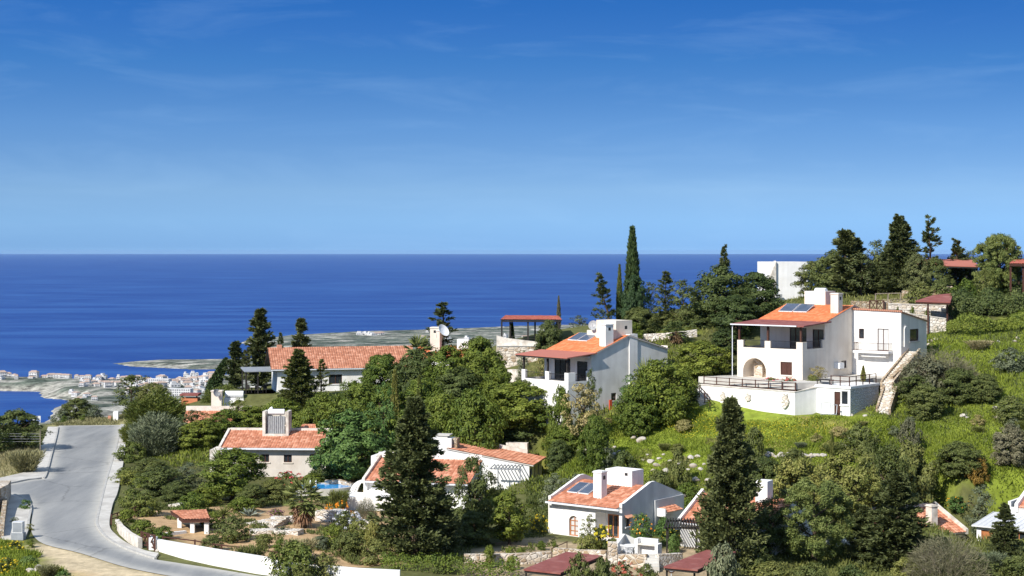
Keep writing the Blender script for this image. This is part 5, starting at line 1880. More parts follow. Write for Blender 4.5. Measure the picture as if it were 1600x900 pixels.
m = MB(); m.hexa([(xs0, D - 0.15, zz(xs0) - 0.3), (-1.5, D - 0.15, zz(-1.5) - 0.3), (-1.5, D + 0.15, zz(-1.5) - 0.3), (xs0, D + 0.15, zz(xs0) - 0.3)], [(xs0, D - 0.15, zz(xs0) + 0.5), (-1.5, D - 0.15, zz(-1.5) + 0.4), (-1.5, D + 0.15, zz(-1.5) + 0.4), (xs0, D + 0.15, zz(xs0) + 0.5)]); m.build('rear_parapet', M['parapet'], t2)
m = MB(); m.box(-w - 0.1, -w + 2.0, 0.5, 2.2, pk - 0.7, pk + 0.75); cb = m.build('chimney_block', M['white'], t2)
m = MB(); m.box(-w + 0.5, -w + 1.5, 0.8, 1.9, pk + 0.753, pk + 1.0); m.box(-w + 0.3, -w + 1.75, 0.65, 2.05, pk + 1.003, pk + 1.12); m.build('cap', M['concrete'], cb)
m = MB(); m.box(-w + 2.02, -w + 2.5, 0.9, 2.0, pk - 0.3, pk + 0.72); m.build('flue', M['ochre_stone'], cb)
m = MB(); m.box(-3.9, -1.6, D + 0.2, D + 1.0, zz(-3) - 1, zz(-3) + 0.85); m.build('rear_chimney', M['parapet'], t2)
sp = Face((-w + 1.2, 0), (-w + 3.2, 0))
m = MB(); m.hexa([(-w + 0.6, -1.0, pk - 1.95), (-w + 2.6, -1.0, pk - 1.95), (-w + 3.0, -0.25, pk - 0.8), (-w + 1.0, -0.25, pk - 0.8)], [(-w + 0.6, -1.06, pk - 1.9), (-w + 2.6, -1.06, pk - 1.9), (-w + 3.0, -0.31, pk - 0.75), (-w + 1.0, -0.31, pk - 0.75)]); m.build('solar_panel', M['bluepanel'], t2)
# slatted pergola in front of the right bay
m = MB()
for i in range(9):
    m.bar((-3.6 + i * 0.36, -1.9, ez - 0.15), (-3.6 + i * 0.36, -0.02, ez + 0.0), 0.06, 0.1)
m.bar((-3.8, -1.6, ez - 0.25), (-0.4, -1.6, ez - 0.25), 0.1); m.bar((-2.9, -1.6, 0), (-2.9, -1.6, ez - 0.3), 0.1); m.bar((-0.6, -1.6, 0), (-0.6, -1.6, ez - 0.3), 0.1)
m.build('pergola', M['greybox'], t2)
# terrace block in front of the lower wing
m = MB(); m.box(-1.5, 4.3, -3.1, -0.05, -0.8, 1.15)
tb = m.build('terrace_block', M['white'])
tb.location = (Bl.X, Bl.Y, Bl.Z); tb.rotation_euler = (0, 0, -Bl.a)
tag(tb, 'bright white terrace block left of the big dark conifer', 'wall')

# ---- roof between the trees at far left, with dish and tank
Mh = Lot(284, 203, 0, 0)
Mh.Z = 127.6
t = Mh.thing('small_house', 'half-hidden house with orange roof, white tank and dish, left of the cream bungalow', 'house')
e0 = Mh.pt(284, 663, y=0); w = 8.0
ez = e0.z
rz = Mh.pt(300, 642, y=3.2).z
mb = MB()
Face((0, 0), (w, 0)).wall(mb, -1.5, ez); Face((w, 0), (w, 6.4)).wall(mb, -1.5, [(0, ez), (3.2, rz), (6.4, ez)]); Face((w, 6.4), (0, 6.4)).wall(mb, -1.5, ez); Face((0, 6.4), (0, 0)).wall(mb, -1.5, [(0, ez), (3.2, rz), (6.4, ez)])
mb.build('wall', M['cream'], t)
tile_roof(t, (-0.05, -0.3, ez - 0.1), (w, -0.3, ez - 0.1), (w, 3.2, rz), (-0.05, 3.2, rz), M['tile'])
m = MB(); m.box(-0.1, w, 3.2, 3.5, rz - 1, Mh.pt(300, 634.5, y=3.2).z); m.build('ridge_wall', M['parapet'], t)
q0, q1 = Mh.pt(330, 636, y=4.0), Mh.pt(346, 612, y=4.0)
m = MB(); m.box(q0.x, q1.x, 4.0, 5.2, rz - 1.5, q1.z); m.box(q0.x - 0.08, q1.x + 0.08, 3.92, 5.28, q1.z + 0.003, q1.z + 0.12); ch = m.build('chimney', M['cream'], t)
dish(t, (q0.x + 0.7, 3.75, q1.z - 0.15), (0.6, -0.7, 0.3), 0.5, 'grille', (q0.x + 0.9, 4.1, q1.z - 0.6))
q2, q3 = Mh.pt(350, 633, y=5.0), Mh.pt(381, 612, y=5.0)
m = MB(); m.box(q2.x, q3.x, 5.0, 6.3, -1, q3.z - 0.8); m.build('rear_wall', M['white'], t)
m = MB(); m.tube([(q2.x + 0.1, 5.4, q3.z - 0.35), (q3.x - 0.1, 5.4, q3.z - 0.35)], 0.42, 12); m.build('water_tank', M['tank'], t)
# terracotta shed behind the trees by the crest
p = W(283, 634, 226)
t = thing('terracotta_shed', 'small terracotta shed with dark red roof edge between the crest trees', 'shed', p)
m = MB(); Face((0, 0), (2.2, 0)).wall(m, -1.5, 1.0, [(0.3, 1.0, -0.2, 0.7, 0.2)]); Face((2.2, 0), (2.2, 2)).wall(m, -1.5, 1.0); Face((2.2, 2), (0, 2)).wall(m, -1.5, 1.0); Face((0, 2), (0, 0)).wall(m, -1.5, 1.0); m.build('wall', M['terracotta'], t)
m = MB(); m.box(-0.15, 2.35, -0.2, 2.2, 1.35, 1.6); m.build('roof', M['redroof'], t)
for x in (0.1, 2.1):
    m = MB(); m.box(x - 0.08, x + 0.08, 0.1, 0.26, 1.0, 1.35); m.build('post', M['blackwood'], t)

# ---- chimney and roof rising over the hedge in the middle
N = Lot(650, 209, 134.0, 10)
t = N.thing('hidden_house', 'house buried in evergreens, only cream chimney, big dish and orange roof corner showing', 'house')
rz = N.pt(690, 541, y=3.0).z
ez = rz - 1.2
mb = MB(); w = 6.5
Face((0, 0), (w, 0)).wall(mb, -1.5, ez); Face((w, 0), (w, 6)).wall(mb, -1.5, [(0, ez), (3, rz), (6, ez)]); Face((w, 6), (0, 6)).wall(mb, -1.5, ez); Face((0, 6), (0, 0)).wall(mb, -1.5, [(0, ez), (3, rz), (6, ez)])
mb.build('wall', M['white'], t)
tile_roof(t, (-0.3, -0.4, ez - 0.15), (w + 0.3, -0.4, ez - 0.15), (w + 0.3, 3, rz + 0.05), (-0.3, 3, rz + 0.05), M['tile_new'])
tile_roof(t, (w + 0.3, 6.4, ez - 0.15), (-0.3, 6.4, ez - 0.15), (-0.3, 3, rz + 0.05), (w + 0.3, 3, rz + 0.05), M['tile_new'])
q0, q1 = N.pt(672, 540, y=1.4), N.pt(687, 513, y=1.4)
chimney(t, q0.x, q1.x, 1.4, 2.6, ez, q1.z, 'cream', 'both')
dq = N.pt(692, 517, y=1.2)
dish(t, dq, (0.75, -0.45, 0.55), 0.85, 'tank', (dq.x - 0.9, 1.35, dq.z - 0.8))
m = MB(); m.box(N.pt(714, 540, y=2).x, N.pt(732, 540, y=2).x, 2, 3, ez - 1, N.pt(720, 530, y=2).z); m.build('roof_wall', M['white'], t)

# ---- white chapel-like building on the ridge
G = Lot(1206, 243, 142.2, -12)
t = G.thing('ridge_house', 'plain tall white building with stepped left edge standing against the sea on the ridge', 'building')
w = G.pt(1262, 440, y=0).x
zt = G.pt(1230, 409, y=0).z
m = MB()
Face((0, 0), (w, 0)).wall(m, -3, zt); Face((w, 0), (w, 6)).wall(m, -3, zt); Face((w, 6), (0, 6)).wall(m, -3, zt); Face((0, 6), (0, 0)).wall(m, -3, zt)
m.add([(0, 0, zt), (w, 0, zt), (w, 6, zt), (0, 6, zt)], [(0, 1, 2, 3)])
m.build('wall', M['white'], t)
m = MB()
m.prism([(-0.9, -0.4), (0.5, -0.4), (0.5, 0.5), (-0.9, 0.5)], [-3] * 4, [zt - 3.6, zt + 0.15, zt + 0.15, zt - 3.6]); m.build('corner_buttress', M['parapet'], t)
m = MB(); m.box(-1.3, 1.1, -0.9, -0.42, -3, 0.9); m.box(0.4, 1.3, -0.8, -0.41, 0.91, 1.5); m.build('garden_wall', M['grille'], t)

# ---- house at the right edge
Hh = Lot(1526, 140, 0, 36)
Hh.Z = W(1526, 862, 140).z
t = Hh.thing('porch_house', 'white house at the right edge with grey metal porch roof and orange shutters', 'house')
w, D = 8.0, 4.6
zt = Hh.pt(1526, 822, y=0).z
fr = Face((0, 0), (w, 0))
r = Hh.rect(1533, 847, 1557, 829, y=0)
ow = (r[0], r[1], r[2], r[3], 0.15)
mb = MB()
fr.wall(mb, -1.5, zt, [ow, (3.0, 4.2, 0.0, 2.0, 0.15)]); Face((w, 0), (w, D + 6)).wall(mb, -1.5, zt); Face((w, D + 6), (0, D + 6)).wall(mb, -1.5, zt); Face((0, D + 6), (0, 0)).wall(mb, -1.5, zt)
mb.build('wall', M['white'], t)
fr.window(t, ow, 'orangewood', 'orangewood', 1, 0, 'white')
fr.window(t, (3.0, 4.2, 0.0, 2.0, 0.15), 'orangewood', 'glass', 1, 0, None, 'door')
m = MB(); m.hexa([(-0.3, -0.4, zt + 0.01), (w, -0.4, zt + 0.01), (w, D, zt + 0.5), (-0.1, D, zt + 0.5)], [(-0.3, -0.4, zt + 0.12), (w, -0.4, zt + 0.12), (w, D, zt + 0.61), (-0.1, D, zt + 0.61)])
for i in range(18):
    x = -0.2 + i * 0.45
    m.bar((x, -0.4, zt + 0.125), (x + 0.02, D, zt + 0.62), 0.06, 0.05)
m.build('porch_roof', M['metal'], t)
m = MB(); m.box(1.0, w, D, D + 0.2, zt, zt + 1.15); m.box(1.0, 1.25, D + 0.2, D + 6, zt, zt + 1.6); m.build('upper_wall', M['white'], t)
tile_roof(t, (2.0, D - 0.1, zt + 1.15), (w, D - 0.1, zt + 1.15), (w, D + 4, zt + 2.6), (2.0, D + 4, zt + 2.6), M['tile'])
m = MB(); m.hexa([(1.7, D - 0.2, zt + 0.8), (1.98, D - 0.2, zt + 0.8), (1.98, D + 4, zt + 2.3), (1.7, D + 4, zt + 2.3)], [(1.7, D - 0.2, zt + 1.5), (1.98, D - 0.2, zt + 1.5), (1.98, D + 4, zt + 3.0), (1.7, D + 4, zt + 3.0)]); m.build('parapet', M['white'], t)
m = MB(); m.box(2.6, 5.4, D + 3, D + 5, zt + 1.5, Hh.pt(1590, 765, y=D + 3).z); m.build('water_tank_box', M['white'], t)
# ---- roof behind the bare bush
I = Lot(1508, 146, 0, -25)
I.Z = W(1508, 862, 146).z
t = I.thing('tiled_house', 'orange tiled roof with white parapet and grey chimney rising behind the bare grey bush', 'house')
ez = I.pt(1508, 828, y=0).z; D = 8; w = 9.0
rz = ez + 1.6
mb = MB()
Face((-w, 0), (0, 0)).wall(mb, -1.5, ez, [(w - 1.0, w - 0.2, 0.4, ez - 0.5, 0.15)]); Face((0, 0), (0, D)).wall(mb, -1.5, [(0, ez), (D / 2, rz), (D, ez)]); Face((0, D), (-w, D)).wall(mb, -1.5, ez); Face((-w, D), (-w, 0)).wall(mb, -1.5, [(0, ez), (D / 2, rz), (D, ez)])
mb.build('wall', M['beige'], t)
Face((-w, 0), (0, 0)).window(t, (w - 1.0, w - 0.2, 0.4, ez - 0.5, 0.15), 'brownwood', 'glass', 1, 0)
tile_roof(t, (-w, -0.4, ez - 0.12), (-0.2, -0.4, ez - 0.12), (-0.2, D / 2, rz), (-w, D / 2, rz), M['tile'])
tile_roof(t, (-0.2, D, ez - 0.02), (-w, D, ez - 0.02), (-w, D / 2, rz), (-0.2, D / 2, rz), M['tile'])
m = MB(); m.hexa([(-0.25, -0.4, ez - 0.3), (0.02, -0.4, ez - 0.3), (0.02, D / 2, rz - 0.3), (-0.25, D / 2, rz - 0.3)], [(-0.25, -0.4, ez + 0.15), (0.02, -0.4, ez + 0.15), (0.02, D / 2, rz + 0.35), (-0.25, D / 2, rz + 0.35)]); m.box(-w, -0.26, D / 2 - 0.12, D / 2 + 0.15, rz - 0.2, rz + 0.25); m.box(-2.2, -1.7, D / 2 - 0.16, D / 2 + 0.2, rz, rz + 0.5); m.build('parapet', M['parapet'], t)
q = I.pt(1462, 826, y=0.4)
chimney(t, q.x - 0.35, q.x + 0.3, 0.5, 1.3, ez - 0.3, I.pt(1462, 792, y=0.5).z, 'parapet')
# ---- house behind the right-hand conifer
J = Lot(1063, 139, 125.4, 30)
t = J.thing('cottage', 'white cottage mostly hidden behind a tall conifer, orange eave above a black pergola', 'house')
ez = J.pt(1063, 813, y=0).z; w = 8.5; D = 9.0; rz = ez + 1.75
mb = MB()
fr = Face((0, 0), (w, 0))
od = (1.75, 2.9, 0.05, 2.05, 0.15); od2 = (5.5, 6.8, 0.8, 1.9, 0.15)
fr.wall(mb, -1.5, ez, [od, od2]); Face((w, 0), (w, D)).wall(mb, -1.5, [(0, ez + 0.2), (D / 2, rz + 0.3), (D, ez)]); Face((w, D), (0, D)).wall(mb, -1.5, ez); Face((0, D), (0, 0)).wall(mb, -1.5, [(0, ez + 0.2), (D / 2, rz + 0.3), (D, ez + 0.2)])
mb.build('wall', M['white'], t)
fr.window(t, od, 'brownwood', 'glass', 1, 0, None, 'door'); fr.window(t, od2, 'brownwood', 'glass', 1, 0, 'white')
tile_roof(t, (0.2, -0.45, ez - 0.1), (w - 0.2, -0.45, ez - 0.1), (w - 0.2, D / 2, rz), (0.2, D / 2, rz), M['tile'])
tile_roof(t, (w - 0.2, D, ez), (0.2, D, ez), (0.2, D / 2, rz), (w - 0.2, D / 2, rz), M['tile'])
m = MB(); m.hexa([(-0.05, -0.4, ez - 0.2), (0.19, -0.4, ez - 0.2), (0.19, D / 2, rz - 0.2), (-0.05, D / 2, rz - 0.2)], [(-0.05, -0.4, ez + 0.25), (0.19, -0.4, ez + 0.25), (0.19, D / 2, rz + 0.35), (-0.05, D / 2, rz + 0.35)]); m.build('parapet', M['white'], t)
m = MB(); m.box(0.0, w, -0.6, -0.46, ez - 0.22, ez - 0.08); m.build('gutter', M['gutter'], t)
q = J.pt(1191, 780, y=D / 2 - 1)
m = MB(); m.box(q.x - 0.6, q.x + 0.45, D / 2 - 1, D / 2 + 0.3, rz - 1.2, J.pt(1191, 752, y=D / 2 - 1).z); m.build('water_tank_box', M['white'], t)
# pergola beside it
b_ = W(1042, 868, 136)
t = thing('pergola', 'black slatted pergola on thin posts beside the hidden white cottage', 'pergola', (b_.x, b_.y, ground(b_.x, b_.y)))
zt = W(1042, 823, 136).z - t.location.z
m = MB()
for i in range(12):
    f = i / 11
    m.bar((-0.2 + f * 2.6, -0.4, zt), (-0.2 + f * 2.6 + 0.5, 2.6, zt + 0.25), 0.08, 0.12)
m.bar((-0.3, 0.0, zt - 0.1), (2.6, 0.0, zt - 0.1), 0.1, 0.12); m.bar((0.1, 2.3, zt + 0.1), (2.9, 2.3, zt + 0.1), 0.1, 0.12)
m.build('slats', M['blackwood'], t)
for x, y in ((0, 0), (2.4, 0), (0.3, 2.3), (2.8, 2.3)):
    m = MB(); m.box(x - 0.06, x + 0.06, y - 0.06, y + 0.06, -0.3, zt - 0.05 + y * 0.05); m.build('post', M['blackwood'], t)
# ---- small garden house under the puffy pine
b_ = W(1296, 884, 138)
t = thing('garden_house', 'low white garden house with terracotta wall and pale door under the puffy pine', 'building', (b_.x, b_.y, b_.z), R(8))
m = MB()
f1 = Face((0, 0), (3.6, 0))
o_ = (1.75, 2.35, 0.0, 1.75, 0.1)
f1.wall(m, -1.5, 2.0, [o_]); Face((3.6, 0), (3.6, 3)).wall(m, -1.5, 2.0); Face((3.6, 3), (0, 3)).wall(m, -1.5, 2.0); Face((0, 3), (0, 0)).wall(m, -1.5, 2.0)
m.add([(0, 0, 2.0), (3.6, 0, 2.0), (3.6, 3, 2.0), (0, 3, 2.0)], [(0, 1, 2, 3)])
m.build('wall', M['white'], t)
f1.window(t, o_, 'white', 'curtain', 0, 0, None, 'door')
m = MB(); m.prism([(-0.6, -0.5), (1.4, -0.5), (1.4, -0.1), (-0.6, -0.1)], [-1.5] * 4, [0.1, 1.1, 1.1, 0.1]); m.build('stair_wall', M['terracotta'], t)
m = MB(); m.box(0.6, 1.1, 0.003 - 0.35, -0.005, 0.9, 1.3); m.build('air_conditioner', M['tank'], t)
# ================================================================== GARDENS, WALLS, SMALL THINGS
def xy(px, py, Y):
    return W(px, py, Y)


# pergola on the stone terrace beside the middle house
zr = W(830, 497, 203).z
cs = [W(782, 0, 201), W(878, 0, 201), W(872, 0, 206), W(790, 0, 206)]
canopy('brown-red tiled flat pergola roof on black posts upon the stone terrace, against the sea', [(c.x, c.y) for c in cs], [W(782, 499.5, 201).z, W(880, 500, 201).z, W(880, 500, 201).z + 0.32, W(782, 499.5, 201).z + 0.32],
       [tuple(W(p, 0, Y)[:2]) for p, Y in ((784, 201.3), (797, 205.5), (825, 201.3), (836, 205.5), (874, 201.3), (870, 205.5))], 'redtile', 'pergola', 'pergola', 0.1, True, 'blackwood', 0.2)
wall_run('stone_terrace_wall', 'rough ochre rock wall carrying the pergola terrace, left of the middle house', 'wall', [W(777, 0, 200), W(838, 0, 199.5), W(850, 0, 203)], [W(777, 541, 200).z, W(838, 541, 199.5).z, W(845, 542, 203).z], 0.8, 'rubble', None, 'concrete', 6.0)
wall_run('parapet_wall', 'pale plastered parapet with stepped left end on top of the rock wall', 'wall', [W(776, 0, 200.4), W(790, 0, 200.3), W(840, 0, 199.9)], [W(776, 524, 200.4).z, W(790, 528, 200.3).z, W(840, 534, 199.9).z], 0.3, 'parapet', None, None, 0.2)
timber_fence('terrace_railing', 'thin black railing between the pergola posts above the rock wall', 'railing', [W(800, 535, 200.6), W(836, 534, 200.3)], 0.75, 1.4, (0.7, 0.4), M['blackwood'], None, 0.07, 0.05)
wall_run('pale_wall', 'pale plain wall at the foot of the rock wall, left of the red verandah', 'wall', [W(795, 0, 192), W(822, 0, 190)], [W(795, 577, 192).z, W(822, 577, 190).z], 0.4, 'parapet', None, None, 2.5)
# rubble wall below the ridge trees
wall_run('rubble_terrace', 'broken pale rubble wall under the ridge trees, between middle house and villa', 'wall', [W(1005, 0, 197), W(1045, 0, 196.5), W(1088, 0, 197)], [W(1005, 522, 197).z, W(1045, 520, 196.5).z, W(1088, 515, 197).z], 0.7, 'pale_stone', None, None, 2.0)
# upper right terraces
wall_run('high_stone_wall', 'long ochre stone wall under the ridge pergola, behind the villa wing', 'wall', [W(1409, 0, 207), W(1488, 0, 206)], [W(1409, 454, 207).z, W(1488, 447, 206).z], 0.5, 'ochre_stone', None, None, 3.5)
wall_run('low_stone_wall', 'low grey stone wall left of the cross-braced gate behind the villa roof', 'wall', [W(1330, 0, 199), W(1358, 0, 199)], [W(1330, 470, 199).z, W(1358, 471, 199).z], 0.4, 'ochre_stone', None, None, 2.0)
wall_run('gate_pier_wall', 'short ochre stone wall right of the cross-braced gate', 'wall', [W(1380, 0, 199), W(1391, 0, 199)], [W(1380, 470, 199).z, W(1391, 471, 199).z], 0.5, 'ochre_stone', None, None, 2.0)
for y0, y1, Y, lab in ((475, 478, 197, 'upper pale terrace wall under the small red canopy'), (483, 488, 193.5, 'middle pale terrace wall under the small red canopy'), (487.5, 498, 189.5, 'lowest pale terrace wall, sloping behind the villa wing roof')):
    wall_run('terrace_wall', lab, 'wall', [W(1388, 0, Y + 0.5), W(1440, 0, Y), W(1478, 0, Y - 0.3)], [W(1388, y0, Y).z, W(1440, (y0 + y1) / 2, Y).z, W(1478, y1, Y).z], 0.5, 'pale_stone', None, 'parapet', 2.0)
g0 = W(1359, 485, 198.5)
t = thing('cross_gate', 'small dark wooden gate with crossed braces behind the villa roof ridge', 'gate', g0)
zt = W(1359, 469, 198.5).z - g0.z
wd = (1381 - 1359) * 198.5 / F
for x in (0, wd / 2, wd):
    m = MB(); m.box(x - 0.07, x + 0.07, -0.07, 0.07, -0.4, zt); m.build('post', M['brownwood'], t)
m = MB()
for x0, x1 in ((0.09, wd / 2 - 0.09), (wd / 2 + 0.09, wd - 0.09)):
    m.bar((x0, 0, 0.1), (x1, 0, zt - 0.1), 0.08); m.bar((x0, 0.05, zt - 0.1), (x1, 0.05, 0.1), 0.08); m.bar((x0, 0.1, zt - 0.05), (x1, 0.1, zt - 0.05), 0.09); m.bar((x0, 0.1, 0.08), (x1, 0.1, 0.08), 0.09)
m.build('braced_leaf', M['brownwood'], t)
timber_fence('timber_rail', 'weathered timber rail running right of the cross-braced gate', 'fence', [W(1368, 466, 203), W(1407, 465, 203)], 0.6, 2.0, (0.55,), M['palebark'], None, 0.12, 0.1)
timber_fence('thin_railing', 'thin dark railing along the upper terrace leading to the small red canopy', 'fence', [W(1392, 478, 197.5), W(1432, 474, 197)], 0.75, 2.0, (0.7,), M['blackwood'], None, 0.07, 0.06)
c1 = [W(1430, 0, 189), W(1485, 0, 188), W(1489, 0, 194), W(1458, 0, 195)]
canopy('small dusty-red canopy on two posts behind the villa wing', [(c.x, c.y) for c in c1], [W(1430, 470, 189).z, W(1485, 472, 188).z, W(1489, 458, 194).z, W(1458, 461, 195).z],
       [tuple(W(p, 0, Y)[:2]) for p, Y in ((1450, 189), (1480, 189.5), (1484, 193.5))], 'redroof', 'canopy', 'canopy', 0.12, False, 'brownwood', 0.16)
c1 = [W(1432, 0, 209), W(1530, 0, 208), W(1520, 0, 214), W(1440, 0, 214)]
canopy('red-roofed ridge pergola half hidden by the sparse conifers', [(c.x, c.y) for c in c1], [W(1432, 413, 209).z, W(1529, 416, 208).z, W(1520, 406, 214).z, W(1440, 404, 214).z],
       [tuple(W(p, 0, Y)[:2]) for p, Y in ((1433, 209.3), (1526, 208.5), (1478, 209), (1516, 213), (1444, 213))], 'redtile', 'pergola', 'pergola', 0.12, False, 'blackwood', 0.2)
c1 = [W(1577, 0, 200), W(1640, 0, 198), W(1640, 0, 206), W(1585, 0, 206)]
canopy('tiled pergola roof on brown posts cut by the right edge of the photo', [(c.x, c.y) for c in c1], [W(1577, 412, 200).z, W(1640, 413, 198).z, W(1640, 402, 206).z, W(1585, 405, 206).z],
       [tuple(W(p, 0, Y)[:2]) for p, Y in ((1579, 200.3), (1599, 199.8), (1635, 199), (1590, 205))], 'redtile', 'pergola', 'pergola', 0.12, True, 'brownwood', 0.2)
t = thing('white_house', 'white wall glimpsed between the dark skyline trunks behind the villa', 'building', gp(1338, 225))
m = MB(); b = t.location
for px0, px1 in ((1336, 1372),):
    m.box(W(px0, 0, 225).x - b.x, W(px1, 0, 225).x - b.x, 0, 5, -2, W(1350, 430, 225).z - b.z)
m.build('wall', M['white'], t)
m = MB(); m.box(W(1334, 0, 225).x - b.x, W(1374, 0, 225).x - b.x, -0.3, 5.3, W(1350, 430, 225).z - b.z + 0.003, W(1350, 428, 225).z - b.z); m.build('roof', M['tile_old'], t)

# ---- lower left garden
# tiled shelter on white posts
gz = 125.8
c1 = [W(286, 0, 140.8), W(328, 0, 140.5), W(322, 0, 145.2), W(266, 0, 145.6)]
canopy('small tiled shelter on thick white posts behind the roadside wall', [(c.x, c.y) for c in c1], [W(286, 812, 140.8).z, W(326, 811, 140.5).z, W(318, 796, 145.2).z, W(266, 798, 145.6).z],
       [tuple(W(p, 0, Y)[:2]) for p, Y in ((281, 142.6), (301, 141.1), (323, 141.0), (316, 144.6))], 'tile_old', 'shelter', 'shelter', 0.10, True, 'white', 0.36, True, None, 'brownwood')
RW = [PZ(px, py, ROADZ + 0.05) for px, py in ((243, 857), (290, 871), (340, 882), (404, 894), (470, 903), (560, 908), (625, 909))]
tops = [W(p0, t0, q.y).z for (p0, t0), q in zip(((243, 842), (290, 850), (340, 858.5), (404, 868.5), (470, 880), (560, 888), (625, 891)), RW)]
wall_run('roadside_wall', 'long bright white wall beside the road at the bottom of the garden', 'wall', [tuple(p[:2]) for p in RW], tops, 0.35, 'white', None, None, 0.6)
m = MB(); m.box(-0.3, 0.3, -0.3, 0.3, -0.6, tops[0] - 126.0 + 0.12); o = m.build('gate_pier', M['white']); o.location = (RW[0].x - 0.2, RW[0].y + 0.1, 126.0); tag(o, 'square white pier between the cross-braced roadside gate and the long white wall', 'pier')
LW = [PZ(px, py, 125.9) for px, py in ((232, 847), (262, 841), (290, 837))]
wall_run('garden_wall', 'low white inner wall running back from the roadside gate to the shelter', 'wall', [tuple(p[:2]) for p in LW], [W(232, 837, LW[0].y).z, W(262, 832, LW[1].y).z, W(290, 829, LW[2].y).z], 0.3, 'white', None, None, 0.5)
FP = [PZ(px, py, 126.3) for px, py in ((250, 846), (300, 856), (342, 863), (400, 872), (445, 879))]
FP = [Vector((p.x, p.y + 1.2, W(px, py, p.y + 1.2).z - 0.75)) for p, (px, py) in zip(FP, ((250, 839), (276, 845), (342, 852), (381, 858), (440, 866)))]
timber_fence('garden_fence', 'dark brown post-and-rail fence just behind the long white roadside wall', 'fence', FP, 0.85, 3.0, (0.75,), M['brownwood'], None, 0.12, 0.09)
t = thing('roadside_gate', 'dark brown double gate with crossed braces at the roadside', 'gate', PZ(221, 852, ROADZ + 0.12))
e = PZ(242, 858, ROADZ + 0.12) - t.location
for f in (0, 0.5, 1):
    q = e * f
    m = MB(); m.box(-0.07, 0.07, -0.07, 0.07, -0.2, 1.15); o = m.build('post', M['brownwood'], t); o.location = q
m = MB()
for f0, f1 in ((0.06, 0.44), (0.56, 0.94)):
    a, b = e * f0, e * f1
    u = Vector((0, 0, 1))
    m.bar(a + u * 0.1, b + u * 1.0, 0.08); m.bar(a + u * 1.0 + Vector((0, .05, 0)), b + u * 0.1 + Vector((0, .05, 0)), 0.08); m.bar(a + u * 1.05 + Vector((0, .1, 0)), b + u * 1.05 + Vector((0, .1, 0)), 0.09); m.bar(a + u * 0.08 + Vector((0, .1, 0)), b + u * 0.08 + Vector((0, .1, 0)), 0.09)
m.build('braced_leaf', M['brownwood'], t)
RB = [PZ(px, py, ROADZ) for px, py in ((219, 856), (203, 846), (190, 834), (183, 822))]
wall_run('boundary_wall', 'low curved pale boundary wall along the pavement left of the brown gate', 'wall', [tuple(p[:2]) for p in RB], [126.8, 126.75, 126.7, 126.6], 0.35, 'parapet', None, None, 0.5)
m = MB()
for i in range(6):
    m.box(-0.05, 0.05, i * 1.1 - 0.04, i * 1.1 + 0.04, -0.2, 0.8)
m.bar((0, 0, 0.75), (0, 5.5, 0.75), 0.08); m.bar((0, 0, 0.4), (0, 5.5, 0.4), 0.07)
o = m.build('pavement_barrier', M['brownwood']); o.location = PZ(174, 818, ROADZ + 0.1); o.rotation_euler = (0, 0, R(-14)); tag(o, 'low dark red-brown barrier along the inner edge of the pavement in the bend', 'barrier')
# stone garden terraces
for pts, lab in (([(386, 826, 818), (440, 821, 809), (470, 818, 806)], 'upper pale stone garden terrace, left of the large fan palm'), ([(390, 839, 828), (430, 838, 827), (470, 840, 828)], 'lower pale stone garden terrace, left of the large fan palm'),
                 ([(498, 812, 797), (525, 814, 796), (540, 816, 800)], 'white stone edge below the orange flowers, right of the fan palm'), ([(556, 824, 812), (582, 826, 815)], 'short white stone edge right of the white-flowering cushion'),
                 ([(270, 793, 787), (290, 795, 786)], 'pale rockery stones left of the olive tree trunk'), ([(310, 838, 831), (338, 834, 829)], 'low rough stone edge right of the tiled shelter')):
    P_ = [PZ(a, b, 125.6) for a, b, c in pts]
    wall_run('garden_terrace', lab, 'wall', [tuple(p[:2]) for p in P_], [W(a, c, p.y).z for (a, b, c), p in zip(pts, P_)], 1.3, 'pale_stone', None, None, 0.6)
t = thing('rock_steps', 'flight of pale stone garden steps climbing beside the agave', 'stairs', PZ(396, 836, 125.6))
a = t.location
steps(t, (0, 0, 0), Vector(PZ(440, 815, 125.9)) - a + Vector((0, 0, 0.5)), 1.6, 7, M['pale_stone'])
# pool
pc = PZ(505, 763, 125.9)
t = thing('swimming_pool', 'bright blue kidney-shaped swimming pool with pale rim behind the fan palm', 'pool', pc)
nn = 40
ring = [(math.cos(2 * math.pi * i / nn) * 2.95 * (1 + 0.06 * math.sin(2 * 2 * math.pi * i / nn)), math.sin(2 * math.pi * i / nn) * 2.2) for i in range(nn)]
m = MB(); m.add([(x, y, 0.16) for x, y in ring], [tuple(range(nn))]); m.build('water', M['pool'], t)
m = MB()
for i in range(nn):
    (x0, y0), (x1, y1) = ring[i], ring[(i + 1) % nn]
    m.hexa([(x0, y0, -0.8), (x0 * 1.12, y0 * 1.14, -0.8), (x1 * 1.12, y1 * 1.14, -0.8), (x1, y1, -0.8)], [(x0, y0, 0.26), (x0 * 1.12, y0 * 1.14, 0.26), (x1 * 1.12, y1 * 1.14, 0.26), (x1, y1, 0.26)])
m.build('rim', M['concrete'], t)
for dx in (-0.28, 0.28):
    m = MB()
    m.tube([(-0.75 + dx, -1.9, 0.1), (-0.75 + dx, -2.0, 0.75)] + [(-0.75 + dx, -2.2 - 0.2 * math.cos(a_), 0.75 + 0.2 * math.sin(a_) + 0.15) for a_ in (2.6, 1.57, 0.5)] + [(-0.75 + dx, -2.42, 0.75), (-0.75 + dx, -2.45, 0.2)], 0.05, 6)
    m.build('ladder_rail', M['tank'], t)
